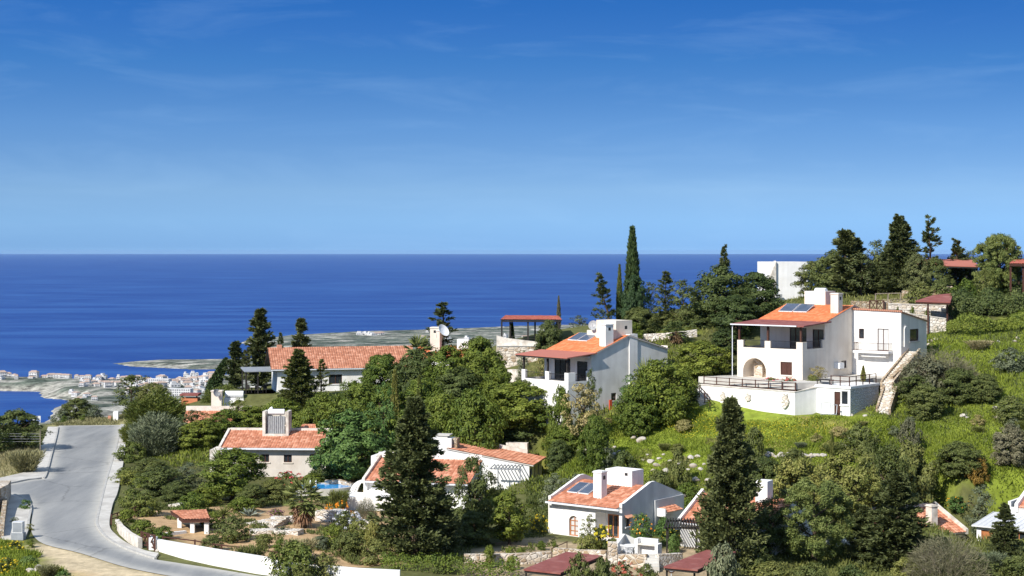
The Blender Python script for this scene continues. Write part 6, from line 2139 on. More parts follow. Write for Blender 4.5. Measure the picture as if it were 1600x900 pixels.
wall_run('pool_wall', 'pale rock edging on the far right side of the pool', 'wall', [PZ(508, 757, 126.0), PZ(530, 757, 126.0), PZ(552, 760, 126.0)], [126.45, 126.5, 126.3], 0.6, 'rubble', None, None, 0.5)
t = thing('garden_chair', 'small blue plastic chair in the shade behind the pool', 'chair', PZ(521, 755, 125.9))
m = MB(); m.box(-0.25, 0.25, -0.25, 0.25, 0.42, 0.47); m.build('seat', M['blue'], t)
m = MB(); m.box(-0.25, 0.25, 0.2, 0.26, 0.475, 0.98); m.build('backrest', M['blue'], t)
for x in (-0.21, 0.21):
    for y in (-0.2, 0.2):
        m = MB(); m.box(x - 0.03, x + 0.03, y - 0.03, y + 0.03, -0.1, 0.418); m.build('leg', M['blue'], t)
# ---- cottage terrace
wall_run('terrace_wall', 'stone wall of the cottage terrace, below the white plastic chairs', 'wall', [W(951, 0, 130.8), W(1011, 0, 129.6)], [W(951, 866, 130.8).z, W(1011, 866, 129.6).z], 0.4, 'rubble', None, None, 1.0)
wall_run('terrace_wall', 'pale stone wall right of the cottage terrace steps', 'wall', [W(1027, 0, 129.6), W(1064, 0, 131.5)], [W(1027, 866, 129.6).z, W(1064, 864, 131.5).z], 0.4, 'pale_stone', None, None, 1.0)
wall_run('low_stone_wall', 'low rubble wall in front of the cottage, left of the large red carport', 'wall', [W(725, 0, 131), W(800, 0, 131), W(862, 0, 132)], [W(725, 866, 131).z, W(800, 865, 131).z, W(862, 862, 132).z], 0.45, 'rubble', None, None, 0.8)
wall_run('low_stone_wall', 'short rubble wall under the yellow-green bushes of the cottage', 'wall', [W(866, 0, 134), W(905, 0, 133), W(948, 0, 132)], [W(866, 856, 134).z, W(905, 859, 133).z, W(948, 860, 132).z], 0.45, 'rubble', None, None, 0.8)
b = W(957, 866, 130.6)
m = MB(); m.box(-0.36, 0.36, -0.36, 0.36, -1.2, W(957, 847, 130.6).z - b.z); o = m.build('stone_pillar', M['rubble']); o.location = b; tag(o, 'square rough stone pillar at the left end of the cottage terrace wall', 'pillar')
wall_run('white_terrace_wall', 'white stepped wall closing the cottage terrace behind the chairs', 'wall', [W(963, 0, 131.5), W(975, 0, 134.5), W(1000, 0, 134.8)], [W(963, 849, 131.5).z, W(975, 834, 134.5).z, W(1000, 845, 134.8).z], 0.25, 'white', None, None, 1.2)
b = W(1013, 866, 132.0)
t = thing('barbecue', 'white built-in barbecue block on the cottage terrace', 'barbecue', b, R(-30))
h = W(1013, 842, 132).z - b.z
m = MB(); m.box(-1.0, -0.75, -0.4, 0.4, -0.5, h); m.build('pier', M['white'], t)
m = MB(); m.box(0.75, 1.0, -0.4, 0.4, -0.5, h * 0.75); m.build('pier', M['white'], t)
m = MB(); m.box(-0.749, 0.749, 0.15, 0.4, -0.5, h); m.build('back', M['white'], t)
m = MB(); m.box(-0.745, 0.745, -0.4, 0.148, 0.75, 0.85); m.build('worktop', M['parapet'], t)
b = W(985, 866, 132.6)
t = thing('garden_table', 'white round-topped table between the white plastic chairs', 'table', b)
m = MB(); m.tube([(0, 0, 0.68), (0, 0, 0.73)], 0.6, 16); m.build('tabletop', M['plastic'], t)
m = MB(); m.tube([(0, 0, -0.2), (0, 0, 0.68)], 0.06, 8); m.build('leg', M['plastic'], t)
def plastic_chair(x, y, z, rz, label):
    t = thing('plastic_chair', label, 'chair', (x, y, z), rz, 'white plastic chairs on the cottage terrace')
    m = MB(); m.box(-0.26, 0.26, -0.24, 0.26, 0.42, 0.46); m.build('seat', M['plastic'], t)
    m = MB()
    for i in range(5):
        x_ = -0.22 + 0.11 * i
        m.bar((x_, 0.26, 0.463), (x_, 0.34, 0.86), 0.05, 0.03)
    m.bar((-0.27, 0.345, 0.88), (0.27, 0.345, 0.88), 0.05, 0.08)
    m.build('backrest', M['plastic'], t)
    for sx in (-1, 1):
        m = MB(); m.bar((sx * 0.28, -0.22, 0.64), (sx * 0.28, 0.3, 0.68), 0.06, 0.04); m.build('armrest', M['plastic'], t)
        for sy in (-0.22, 0.26):
            m = MB(); m.bar((sx * 0.3, sy * 1.15, -0.25), (sx * 0.25, sy, 0.42), 0.05); m.build('leg', M['plastic'], t)
for px, Y, rz, lab in ((975, 132.0, 2.6, 'white plastic chair nearest the stone pillar'), (982, 131.4, 3.3, 'white plastic chair in front of the round table'), (996, 133.0, 4.2, 'white plastic chair nearest the barbecue')):
    p = W(px, 866, Y)
    plastic_chair(p.x, p.y, W(985, 866, 132.6).z, rz, lab)
t = thing('terrace_steps', 'short stone steps down from the cottage terrace, right of the chairs', 'stairs', W(1019, 886, 128.4))
steps(t, (0, 0, -0.15), Vector(W(1018, 866, 130.2)) - t.location, 1.1, 5, M['concrete'])
timber_fence('stair_handrail', 'thin dark handrail beside the path before the arched door', 'railing', [W(862, 872, 131.5), W(886, 861, 134)], 0.8, 2.0, (0.75,), M['brownwood'], None, 0.06, 0.05)
# carports
c1 = [W(818, 0, 118.6), W(876, 0, 117.8), W(942, 0, 124.0), W(885, 0, 125.2)]
canopy('larger dark red carport roof at the bottom edge, below the white cottage', [(c.x, c.y) for c in c1], [W(818, 889, 118.6).z, W(876, 895, 117.8).z, W(942, 868, 124.0).z, W(885, 862, 125.2).z],
       [tuple(W(p, 0, Y)[:2]) for p, Y in ((822, 119.0), (872, 118.4), (936, 123.6), (886, 124.8))], 'redroof', 'carport', 'carport', 0.12, False, 'blackwood', 0.14)
c1 = [W(1037, 0, 120.0), W(1090, 0, 119.0), W(1150, 0, 125.5), W(1104, 0, 126.5)]
canopy('smaller brown-red carport roof under the tall right-hand conifer', [(c.x, c.y) for c in c1], [W(1037, 885, 120.0).z, W(1090, 890, 119.0).z, W(1150, 862, 125.5).z, W(1104, 859, 126.5).z],
       [tuple(W(p, 0, Y)[:2]) for p, Y in ((1042, 120.3), (1085, 119.6), (1144, 125.2), (1106, 126.0))], 'redroof', 'carport', 'carport', 0.12, False, 'blackwood', 0.14)
b = W(1049, 905, 121.5)
t = thing('round_sign', 'round dark sign on a thin pole before the smaller carport', 'sign', (b.x, b.y, ground(b.x, b.y)))
zc = W(1049, 889, 121.5).z - t.location.z
m = MB(); m.tube([(0, 0, -0.2), (0, 0, zc)], 0.035, 8); m.build('pole', M['metal'], t)
m = MB(); m.tube([(0, -0.06, zc), (0, -0.03, zc)], 0.3, 20); m.build('disc', M['brownwood'], t)
m = MB(); m.tube([(0, -0.075, zc), (0, -0.062, zc)], 0.21, 20); m.build('face', M['greybox'], t)
# ---- road side things, left
b = PZ(29, 840, ROADZ + 0.1)
t = thing('utility_cabinet', 'grey metal utility cabinet at the end of the lower left pavement', 'cabinet', b, R(-6))
m = MB(); m.box(-0.52, 0.52, -0.3, 0.3, -0.3, 0.42); m.build('base', M['greybox'], t)
m = MB(); m.box(-0.46, 0.42, -0.26, 0.26, 0.423, 1.35); m.build('body', M['metal'], t)
m = MB(); m.box(-0.40, 0.36, -0.275, -0.263, 0.5, 1.28); m.build('door', M['greybox'], t)
b = PZ(5, 812, ROADZ)
wall_run('boulder_wall', 'ochre boulder wall at the far left edge beside the pavement', 'wall', [PZ(-14, 800, ROADZ), PZ(4, 792, ROADZ), PZ(9, 776, ROADZ)], [128.0, 128.1, 127.6], 1.0, 'rubble', None, None, 0.5)
wall_run('boulder_wall', 'dark-shaded low wall below the ochre boulders at the left edge', 'wall', [PZ(2, 840, ROADZ), PZ(5, 815, ROADZ), PZ(8, 795, ROADZ)], [126.6, 126.8, 127.0], 0.4, 'ochre_stone', None, None, 0.5)
b = W(57, 672, 229)
t = thing('billboard', 'small white and blue sign board on posts at the road crest', 'sign', (b.x, b.y, ground(b.x, b.y)), R(10))
z1, z0 = W(57, 650, 229).z - t.location.z, W(57, 660, 229).z - t.location.z
m = MB(); m.box(-0.55, 0.55, -0.04, 0.04, z0, z1); m.build('board', M['tank'], t)
m = MB(); m.box(-0.5, 0.5, -0.05, -0.042, z0 + 0.1, z0 + 0.3); m.prism([(-0.1, -0.05), (0.45, -0.05), (0.45, -0.043), (-0.1, -0.043)], z0 + 0.42, z0 + 0.52); m.build('blue_band', M['blue'], t)
for x in (-0.4, 0.4):
    m = MB(); m.box(x - 0.04, x + 0.04, 0.042, 0.12, -0.3, z1); m.build('post', M['metal'], t)
b = PZ(176, 662, 126.0)
t = thing('white_post', 'white gate post with reddish block beside the crest of the road', 'post', (b.x, b.y + 2, 126.0))
m = MB(); m.box(-0.35, 0.35, -0.3, 0.3, -0.3, 1.5); m.build('pier', M['white'], t)
m = MB(); m.box(-1.1, -0.7, -0.2, 0.2, -0.3, 0.9); m.build('red_block', M['tile_old'], t)
for i, (z0, z1) in enumerate(((676, 678), (680, 682), (684.5, 686), (689, 690))):
    m = MB()
    a, b = W(-40, z0 - 1, 197), W(63, z1, 197)
    m.tube([a, a.lerp(b, 0.5) - Vector((0, 0, 0.08)), b], 0.009, 4)
    o = m.build('power_cable', M['metal']); tag(o, 'thin overhead cable in front of the broad tree at the left edge', 'cable', 'overhead cables at the left edge')
m = MB(); m.tube([W(63, 700, 197) - Vector((0, 0, 1)), W(63, 672, 197)], 0.06, 6); o = m.build('cable_pole', M['palebark']); tag(o, 'thin pole where the overhead cables end by the side road', 'pole')

# ---- boulders on the slope
def rock_mesh(seed):
    bm = bmesh.new()
    bmesh.ops.create_icosphere(bm, subdivisions=3, radius=0.5)
    rr = random.Random(seed)
    ax = [Vector((rr.uniform(-1, 1), rr.uniform(-1, 1), rr.uniform(-1, 1))).normalized() for _ in range(9)]
    cut = [rr.uniform(0.28, 0.46) for _ in ax]
    for v in bm.verts:
        for a, c in zip(ax, cut):
            d = v.co.dot(a)
            if d > c:
                v.co -= a * (d - c) * 0.85
        v.co += Vector((rr.uniform(-1, 1), rr.uniform(-1, 1), rr.uniform(-1, 1))) * 0.012
        v.co.z *= 0.8
    me = bpy.data.meshes.new('boulder')
    bm.to_mesh(me); bm.free()
    me.materials.append(M['rock'])
    return me
ROCKS = [rock_mesh(i) for i in range(6)]
rr = random.Random(3)
def boulder(px, py, s, label, group):
    p = at(px, py)
    o = bpy.data.objects.new('boulder', rr.choice(ROCKS))
    C.objects.link(o)
    o.location = (p.x, p.y, p.z + s * 0.12)
    o.rotation_euler = (rr.uniform(-0.4, 0.4), rr.uniform(-0.4, 0.4), rr.uniform(0, 6.28))
    o.scale = (s * rr.uniform(0.8, 1.35), s * rr.uniform(0.8, 1.3), s * rr.uniform(0.7, 1.05))
    tag(o, label, 'rock', group)
for px, py, s in ((1002, 690, 1.3), (990, 686, 0.8), (1017, 722, 0.9), (1026, 729, 0.8), (1040, 738, 0.9), (1056, 712, 0.7), (1063, 727, 0.8), (1079, 717, 0.9), (1090, 715, 0.7), (1087, 752, 1.2), (1105, 752, 0.8), (1072, 776, 0.8), (1030, 718, 0.7),
                  (986, 716, 0.7), (1004, 722, 0.6), (1047, 722, 0.6), (1020, 738, 0.7), (1095, 735, 0.7), (1110, 715, 0.6), (1050, 745, 0.6), (1075, 735, 0.55), (1012, 712, 0.5), (1037, 712, 0.55), (1100, 728, 0.5), (1083, 730, 0.9), (1118, 735, 0.6)):
    boulder(px, py, s * 0.8, 'pale limestone boulder on the grassy slope behind the white cottage', 'boulders behind the white cottage')
for i in range(24):
    px = 1190 + i * 4.3 + rr.uniform(-1.5, 1.5)
    boulder(px, 714 + rr.uniform(-2, 2.5), rr.uniform(0.4, 0.75), 'pale stone in the dry-stone row above the yellow-green trees', 'stones of the dry-stone row')
for px, py in ((1318, 700), (1335, 705), (1330, 688), (1424, 690), (1428, 696), (1556, 640), (1562, 648), (1558, 655), (1505, 652), (1512, 655), (1560, 535), (1585, 535), (1590, 530), (1455, 535), (1450, 540), (1462, 532), (940, 708), (915, 706), (960, 700), (1330, 650), (1352, 651), (1060, 640)):
    boulder(px, py, rr.uniform(0.4, 0.75), 'scattered white rock on the green hillside right of the boulders', 'scattered rocks on the green hillside')
for i in range(14):
    boulder(882 + i * 7 + rr.uniform(-2, 2), 707 + rr.uniform(-2.5, 2.5) + i * 0.2, rr.uniform(0.35, 0.7), 'small stone in the broken row above the grass patch by the white wing', 'stones of the broken row')
for px, py, s in ((8, 868, 0.5), (22, 872, 0.6), (38, 876, 0.5), (60, 893, 0.9), (48, 895, 0.8), (246, 862, 0.5), (352, 842, 0.5), (330, 846, 0.5), (560, 862, 0.6), (545, 850, 0.5)):
    boulder(px, py, s, 'small pale rock lying on the lower left verge or garden earth', 'small rocks of the lower left verge')

# ---- seaside town, two kilometres away
def town_mesh(seed):
    rr = random.Random(seed)
    m = MB()
    w, d = rr.uniform(7, 11), rr.uniform(7, 10)
    h = rr.choice((3.3, 6.2, 6.2, 6.6))
    m.box(-w / 2, w / 2, -d / 2, d / 2, -4, h, 0)
    if seed % 2:
        m.box(-w / 2 + 1, w / 2 - rr.uniform(2, 4), -d / 2 + 1.5, d / 2 - 1, h + 0.01, h + 2.6, 0)
    else:
        o = 0.5
        m.add([(-w / 2 - o, -d / 2 - o, h), (w / 2 + o, -d / 2 - o, h), (w / 2 + o, d / 2 + o, h), (-w / 2 - o, d / 2 + o, h), (-w / 2 + 2, 0, h + 2.1), (w / 2 - 2, 0, h + 2.1)],
              [(0, 1, 5, 4), (1, 2, 5), (2, 3, 4, 5), (3, 0, 4), (3, 2, 1, 0)], 1)
    for lv in range(int(h // 3)):
        n = 3
        for i in range(n):
            x = -w / 2 + w * (i + 0.5) / n
            m.box(x - 0.8, x + 0.8, -d / 2 - 0.02, -d / 2 + 0.05, lv * 3.1 + 0.8, lv * 3.1 + 2.3, 2)
    if h > 4:
        m.box(-w / 2, w / 2 - 1, -d / 2 - 1.4, -d / 2 - 0.03, 3.0, 3.2, 0)
    o = m.build('town_house', [M['town'], M['town_tile'], M['town_glass']])
    me = o.data
    bpy.data.objects.remove(o)
    return me
TOWN = [town_mesh(i) for i in range(7)]
rr = random.Random(11)
def town(px, py, Y, s=1.0, label='small white house in the distant seaside town on the cliff', group='houses of the distant seaside town'):
    x = (px - 800) * Y / F
    if ground(x, Y) < 3.0:
        return
    o = bpy.data.objects.new('town_house', rr.choice(TOWN))
    C.objects.link(o)
    o.location = (x, Y, ground(x, Y))
    o.rotation_euler = (0, 0, rr.uniform(-0.6, 0.6))
    o.scale = (s * rr.uniform(0.8, 1.3), s, s * rr.uniform(0.8, 1.15))
    tag(o, label, 'house', group)
for i in range(72):
    town(rr.uniform(-8, 128), 0, rr.uniform(1830, 1950), rr.uniform(0.5, 0.85))
for i in range(40):
    town(rr.uniform(118, 200), 0, rr.uniform(1700, 1880), rr.uniform(0.5, 0.75))
for i in range(140):
    town(rr.uniform(196, 345), 0, rr.uniform(1640, 1910), rr.uniform(0.5, 0.85))
for i in range(20):
    town(rr.uniform(30, 150), 0, rr.uniform(1560, 1700), rr.uniform(0.4, 0.6), 'lone white house on the coastal slope below the town', 'lone houses below the town')
for px, Y, w_, lab in ((280, 1630, 34, 'long white hotel block with rows of windows below the distant town'), (250, 1735, 30, 'white hotel block in the middle of the distant town'), (154, 1885, 12, 'white villa standing apart at the right end of the cliff houses')):
    x = (px - 800) * Y / F
    t = thing('hotel_block', lab, 'building', (x, Y, ground(x, Y)), R(-8))
    t.scale = (0.75, 0.75, 0.75)
    m = MB(); m.box(-w_ / 2, w_ / 2, -6, 6, -5, 9.5); m.build('wall', M['town'], t)
    for lv in range(3):
        for i in range(int(w_ / 3)):
            m = MB(); m.box(-w_ / 2 + 1 + i * 3, -w_ / 2 + 2.8 + i * 3, -6.03, -5.9, lv * 3.1 + 0.7, lv * 3.1 + 2.5); m.build('window', M['town_glass'], t)
m = MB(); m.box(-1.5, 1.5, -1.5, 1.5, -3, 14); o = m.build('town_tower', M['town'])
x = (281 - 800) * 1880 / F; o.location = (x, 1880, ground(x, 1880)); tag(o, 'slim white tower rising from the distant town', 'tower')
for px, Y, s in ((562, 2880, 1.6), (567, 2890, 1.5), (572, 2885, 1.4), (579, 2870, 1.3), (583, 2860, 1.3), (588, 2880, 1.5), (595, 2890, 1.2), (640, 3060, 1.8), (646, 3065, 1.3), (668, 3000, 1.0), (660, 2700, 1.2), (700, 2700, 1.2), (730, 2720, 1.3), (790, 2750, 1.1), (820, 2760, 1.1)):
    town(px, 0, Y, s * 0.7, 'white building far out on the flat coastal land beyond the long roof', 'buildings on the far coastal land')
# ================================================================== PLANTS
def leaves(P, N, size, asp=0.45, rng=None, jit=0.6):
    """rhombic leaves at P facing roughly N; returns verts, faces"""
    n = len(P)
    Nn = N + rng.normal(0, jit, (n, 3))
    Nn /= np.linalg.norm(Nn, axis=1)[:, None] + 1e-9
    a = rng.normal(0, 1, (n, 3))
    T = np.cross(Nn, a)
    T /= np.linalg.norm(T, axis=1)[:, None] + 1e-9
    B = np.cross(Nn, T)
    s = np.broadcast_to(np.asarray(size, float), (n,))[:, None] * rng.uniform(0.7, 1.3, (n, 1))
    v = np.stack([P - T * s * 0.5, P + B * s * asp * 0.5, P + T * s * 0.5, P - B * s * asp * 0.5], 1).reshape(-1, 3)
    f = np.arange(n * 4).reshape(n, 4)
    return v, f


def blades(P, D, length, width, rng, jit=0.25):
    """long thin leaves that start at P and point along D"""
    n = len(P)
    D = D + rng.normal(0, jit, (n, 3))
    D /= np.linalg.norm(D, axis=1)[:, None] + 1e-9
    a = rng.normal(0, 1, (n, 3))
    S = np.cross(D, a)
    S /= np.linalg.norm(S, axis=1)[:, None] + 1e-9
    L = np.broadcast_to(np.asarray(length, float), (n,))[:, None] * rng.uniform(0.7, 1.25, (n, 1))
    w = np.broadcast_to(np.asarray(width, float), (n,))[:, None]
    v = np.stack([P - S * w * 0.35, P + D * L * 0.55 - S * w * 0.5, P + D * L, P + D * L * 0.55 + S * w * 0.5], 1)
    v[:, 0] = P
    return v.reshape(-1, 3), np.arange(n * 4).reshape(n, 4)


def join(parts):
    vs, fs, mi, o = [], [], [], 0
    for k, (v, f, m) in enumerate(parts):
        vs.append(v); fs.append(f + o); mi.append(np.full(len(f), m)); o += len(v)
    return np.concatenate(vs), np.concatenate(fs), np.concatenate(mi)


def unit(v):
    return v / (np.linalg.norm(v, axis=-1, keepdims=True) + 1e-9)


def dome(t):
    t = np.clip(t, 0, 1)
    return np.where(t < 0.35, 0.72 + 0.28 * t / 0.35, np.sqrt(np.clip(1 - ((t - 0.35) / 0.65) ** 2, 0, 1)) * 0.98 + 0.02)


def egg(t):
    return np.sqrt(np.clip(1 - (2 * t - 0.9) ** 2 / 1.21, 0.01, 1))


def cone(t):
    return np.clip(1 - t, 0.02, 1) ** 0.68 * np.clip(0.55 + t * 4, 0, 1)


def spindle(t):
    return np.clip(np.minimum(1.25 * (1 - t) ** 0.75, 0.62 + t * 1.6), 0.03, 1)


def clumped(seed, h, r, z0, prof, ncl, rc, per, leaf, asp=0.5, jit=0.55, lob=0.16, inner=0.55, ups=0.25):
    """crown of many leaf clumps spread through the volume, with an uneven outline"""
    g = np.random.default_rng(seed)
    t = g.random(ncl * 3)
    keep = g.random(ncl * 3) < prof(t) * 0.8 + 0.2
    t = t[keep][:ncl]
    m = len(t)
    an = g.random(m) * 2 * np.pi
    ph = g.random(4) * 6.28
    lobes = 1 + lob * (np.sin(2 * an + ph[0] + 3 * t) * 0.6 + np.sin(3 * an + ph[1] - 5 * t) * 0.6 + np.sin(5 * an + ph[2] + 9 * t) * 0.5)
    rad = r * prof(t) * lobes * np.sqrt(g.uniform(inner ** 2, 1, m)) * g.uniform(0.86, 1.08, m)
    rad = np.maximum(rad - rc * 0.5, 0)
    Cc_ = np.stack([np.cos(an) * rad, np.sin(an) * rad, z0 + t * (h - z0) - rc * 0.3], 1)
    rcs = rc * g.uniform(0.65, 1.3, m)
    d = unit(g.normal(0, 1, (m, per, 3)))
    d[..., 2] = np.abs(d[..., 2]) * g.choice([1, 1, 1, -0.7], (m, per))
    rr = g.uniform(0.45, 1.0, (m, per, 1)) ** 0.6
    P = Cc_[:, None, :] + d * rr * rcs[:, None, None] * np.array([1, 1, 0.85])
    out = unit(Cc_ * np.array([1, 1, 0.6]) - np.array([0, 0, 0.45 * h * 0.6]))
    N = d * 0.8 + out[:, None, :] * 0.7 + np.array([0, 0, ups])
    return leaves(P.reshape(-1, 3), N.reshape(-1, 3), leaf, asp, g, jit)


def branchy(seed, h, r, z0, nbr, per, ln, wd, prof=cone, up=0.15, droop=0.0, spread=0.22, gap=0.0):
    """conifer crown: branches from the stem carrying sprays of needles"""
    g = np.random.default_rng(seed)
    t = np.sort(g.random(nbr)) ** 0.92
    an = np.arange(nbr) * 2.399 + g.normal(0, 0.35, nbr)
    L = r * (prof(t) + 0.03) * g.uniform(0.5, 1.16, nbr)
    if gap:
        L *= np.where(g.random(nbr) < gap, 0.45, 1.0)
    zs = z0 + t * (h - z0) * 0.985
    u = g.random((nbr, per)) ** 0.62
    dirx = np.stack([np.cos(an), np.sin(an)], 1)
    side = np.stack([-np.sin(an), np.cos(an)], 1)
    wdt = spread * (1.08 - u) * L[:, None] * g.normal(0, 1, (nbr, per)) * 0.75
    rad = u * L[:, None]
    zz = zs[:, None] + rad * up - droop * rad ** 2 / np.maximum(L[:, None], 0.1) + g.normal(0, 1, (nbr, per)) * 0.085 * (0.5 + L[:, None] * 0.35)
    P = np.stack([dirx[:, None, 0] * rad + side[:, None, 0] * wdt, dirx[:, None, 1] * rad + side[:, None, 1] * wdt, zz], -1)
    D = np.stack([dirx[:, None, 0] + side[:, None, 0] * np.sign(wdt) * 0.5, dirx[:, None, 1] + side[:, None, 1] * np.sign(wdt) * 0.5, np.full((nbr, per), up + 0.25) + 0 * u], -1)
    return blades(P.reshape(-1, 3), unit(D.reshape(-1, 3)), ln, wd, g, 0.45)


def limbs(seed, h, r, z0, n=6, rad=0.14, top=0.8, wob=0.12):
    g = random.Random(seed)
    mb = MB()
    pts = []
    for i in range(6):
        f = i / 5
        pts.append((g.uniform(-1, 1) * wob * f, g.uniform(-1, 1) * wob * f, -0.3 + (h * top + 0.3) * f))
    mb.tube(pts, [rad * (1.25 - f / 5 * 1.0) if f else rad * 1.5 for f in range(6)], 7)
    for k in range(n):
        a = k * 2.4 + g.uniform(-0.3, 0.3)
        zb = z0 * 0.8 + (h * top - z0 * 0.8) * (k + 0.3) / n * 0.8
        L = r * g.uniform(0.5, 0.8)
        i = min(4, int((zb + 0.3) / (h * top + 0.3) * 5))
        b = Vector(pts[i]).lerp(Vector(pts[i + 1]), ((zb + 0.3) / (h * top + 0.3) * 5) - i)
        mid = b + Vector((math.cos(a) * L * 0.5, math.sin(a) * L * 0.5, L * 0.35))
        end = b + Vector((math.cos(a) * L, math.sin(a) * L, L * 0.75))
        mb.tube([b, mid, end], [rad * 0.5, rad * 0.35, rad * 0.12], 5)
    return mb


PROTO = {}


def proto(kind, mat, var):
    """(height, width, crown mesh, trunk builder or None) of one kind of plant"""
    key = (kind, mat, var)
    if key in PROTO:
        return PROTO[key]
    sd = 1000 + var * 77 + sum(ord(c) for c in kind + mat)
    mats = [M[mat]]
    tr = None
    if kind == 'round':
        h, w = 5.0, 5.0
        v, f = clumped(sd, h, w / 2, 0.1, dome, 200, 0.46, 84, (0.21, 0.19, 0.24)[var % 3], (0.5, 0.62, 0.42)[var % 3])
        mi = None
        tr = limbs(sd, h, w / 2, 0.8, 6, 0.12, 0.6)
    elif kind == 'domeshrub':
        h, w = 2.0, 3.0
        v, f = clumped(sd, h, w / 2, 0.0, dome, 110, 0.30, 34, 0.17, 0.55, lob=0.2)
        mi = None
    elif kind == 'broad':
        h, w = 7.0, 6.0
        v, f = clumped(sd, h, w / 2, 1.0, egg, 130, 0.60, 84, (0.25, 0.3, 0.27)[var % 3], 0.5, lob=0.28, inner=0.4)
        mi = None
        tr = limbs(sd, h, w / 2, 1.4, 8, 0.17, 0.75)
    elif kind == 'loose':
        h, w = 6.0, 4.5
        v, f = clumped(sd, h, w / 2, 0.9, egg, 62, 0.50, 40, 0.27, 0.45, lob=0.34, inner=0.3)
        mi = None
        tr = limbs(sd, h, w / 2, 1.0, 9, 0.12, 0.85)
    elif kind == 'feather':
        h, w = 5.0, 5.0
        g = np.random.default_rng(sd)
        PP, DD = [], []
        for k in range(26):
            a_ = k * 2.4
            r_ = w / 2 * 0.78 * math.sqrt((k + 0.5) / 26)
            cx, cy = math.cos(a_) * r_, math.sin(a_) * r_
            top = h * (1.0 - 0.55 * (r_ / (w / 2)) ** 2) * g.uniform(0.72, 1.0)
            n = 420
            t = g.random(n)
            an = g.random(n) * 6.283
            rad = (0.25 + 0.5 * np.sin(np.pi * np.clip(t * 0.8 + 0.1, 0, 1))) * np.sqrt(g.random(n)) * 1.05
            x0 = cx * (0.55 + 0.45 * t) + np.cos(an) * rad + 0.35 * t * t
            PP.append(np.stack([x0, cy * (0.55 + 0.45 * t) + np.sin(an) * rad, t * top], 1))
            DD.append(np.stack([np.cos(an) * 0.45 + 0.25 + cx * 0.12, np.sin(an) * 0.45 + cy * 0.12, np.full(n, 0.75)], 1))
        P, D = np.concatenate(PP), np.concatenate(DD)
        v, f = blades(P, D, 0.5, 0.08, g, 0.28)
        mi = None
        tr = limbs(sd, h, w / 2, 0.6, 5, 0.12, 0.5)
    elif kind == 'conifer':
        h, w = 12.0, 5.6
        v, f = branchy(sd, h, w / 2, 0.25, 215, 140, 0.32, 0.14, up=0.16, spread=0.27)
        mi = None
        tr = limbs(sd, h, 0.5, 1, 0, 0.2, 0.97, 0.1)
    elif kind == 'column_conifer':
        h, w = 9.0, 2.6
        v, f = branchy(sd, h, w / 2, 0.3, 120, 70, 0.34, 0.12, prof=lambda t: np.clip(1.0 - t, 0.03, 1) ** 0.6 * np.clip(0.6 + t * 3, 0, 1), up=0.65, spread=0.28, gap=0.25)
        mi = None
        tr = limbs(sd, h, 0.5, 1, 0, 0.15, 0.95, 0.12)
    elif kind == 'scraggly':
        h, w = 7.0, 3.0
        v, f = branchy(sd, h, w / 2, 1.3, 38, 62, 0.28, 0.10, prof=lambda t: np.clip(1.0 - t * 0.92, 0.06, 1), up=0.42, spread=0.20, gap=0.3)
        mi = None
        tr = limbs(sd, h, w / 2 * 0.7, 1.2, 8, 0.10, 0.97, 0.18)
    elif kind == 'cypress':
        h, w = 9.0, 1.7
        g = np.random.default_rng(sd)
        n = 5200
        t = g.random(n) ** 0.9
        an = g.random(n) * 6.283
        lob = 1 + 0.16 * np.sin(4 * an + 9 * t) + 0.12 * np.sin(9 * an - 17 * t)
        rad = w / 2 * spindle(t) * lob * np.sqrt(g.uniform(0.3, 1, n))
        P = np.stack([np.cos(an) * rad, np.sin(an) * rad, 0.1 + t * (h - 0.4)], 1)
        D = unit(P * np.array([1, 1, 0]) + 1e-6) * 0.35 + np.array([0, 0, 1.0])
        v, f = blades(P, D, 0.42, 0.14, g, 0.2)
        mi = None
        tr = limbs(sd, h, 0.3, 1, 0, 0.11, 0.9, 0.03)
    elif kind == 'pine':
        h, w = 8.0, 7.4
        g = np.random.default_rng(sd)
        ncl = 175
        t = g.random(ncl)
        an = g.random(ncl) * 6.283
        rad = w / 2 * egg(t * 0.93 + 0.05) * np.sqrt(g.uniform(0.3, 1, ncl)) * (1 + 0.16 * np.sin(3 * an + 2)) * 0.92
        Cc_ = np.stack([np.cos(an) * rad, np.sin(an) * rad, 0.9 + t * (h - 1.5)], 1)
        per = 165
        d = unit(g.normal(0, 1, (ncl, per, 3)))
        d[..., 2] = np.abs(d[..., 2]) * g.choice([1, 1, -0.6], (ncl, per))
        rcs = g.uniform(0.5, 0.85, ncl)
        P = Cc_[:, None] + d * rcs[:, None, None] * g.uniform(0.25, 0.75, (ncl, per, 1))
        v, f = leaves(P.reshape(-1, 3), unit(d + np.array([0, 0, 0.35])).reshape(-1, 3), 0.27, 0.30, g, 0.5)
        mi = None
        tr = limbs(sd, h, w / 2, 1.5, 9, 0.19, 0.8)
    elif kind == 'puffpine':
        h, w = 6.0, 5.5
        v, f = clumped(sd, h, w / 2, 0.7, egg, 130, 0.55, 80, 0.34, 0.30, lob=0.2, inner=0.45)
        mi = None
        tr = limbs(sd, h, w / 2, 1.2, 8, 0.14, 0.8)
    elif kind == 'shrub':
        h, w = 1.5, 2.0
        v, f = clumped(sd, h, w / 2, 0.0, dome, 60, 0.22, 30, 0.14, 0.5, lob=0.3, inner=0.3)
        mi = None
    elif kind == 'wispy':
        h, w = 1.6, 2.2
        g = np.random.default_rng(sd)
        n = 2600
        t = g.random(n)
        an = g.random(n) * 6.283
        rad = w / 2 * (0.35 + 0.65 * t) * np.sqrt(g.random(n)) * (1 + 0.25 * np.sin(4 * an + 1))
        P = np.stack([np.cos(an) * rad, np.sin(an) * rad, t * h * 0.75], 1)
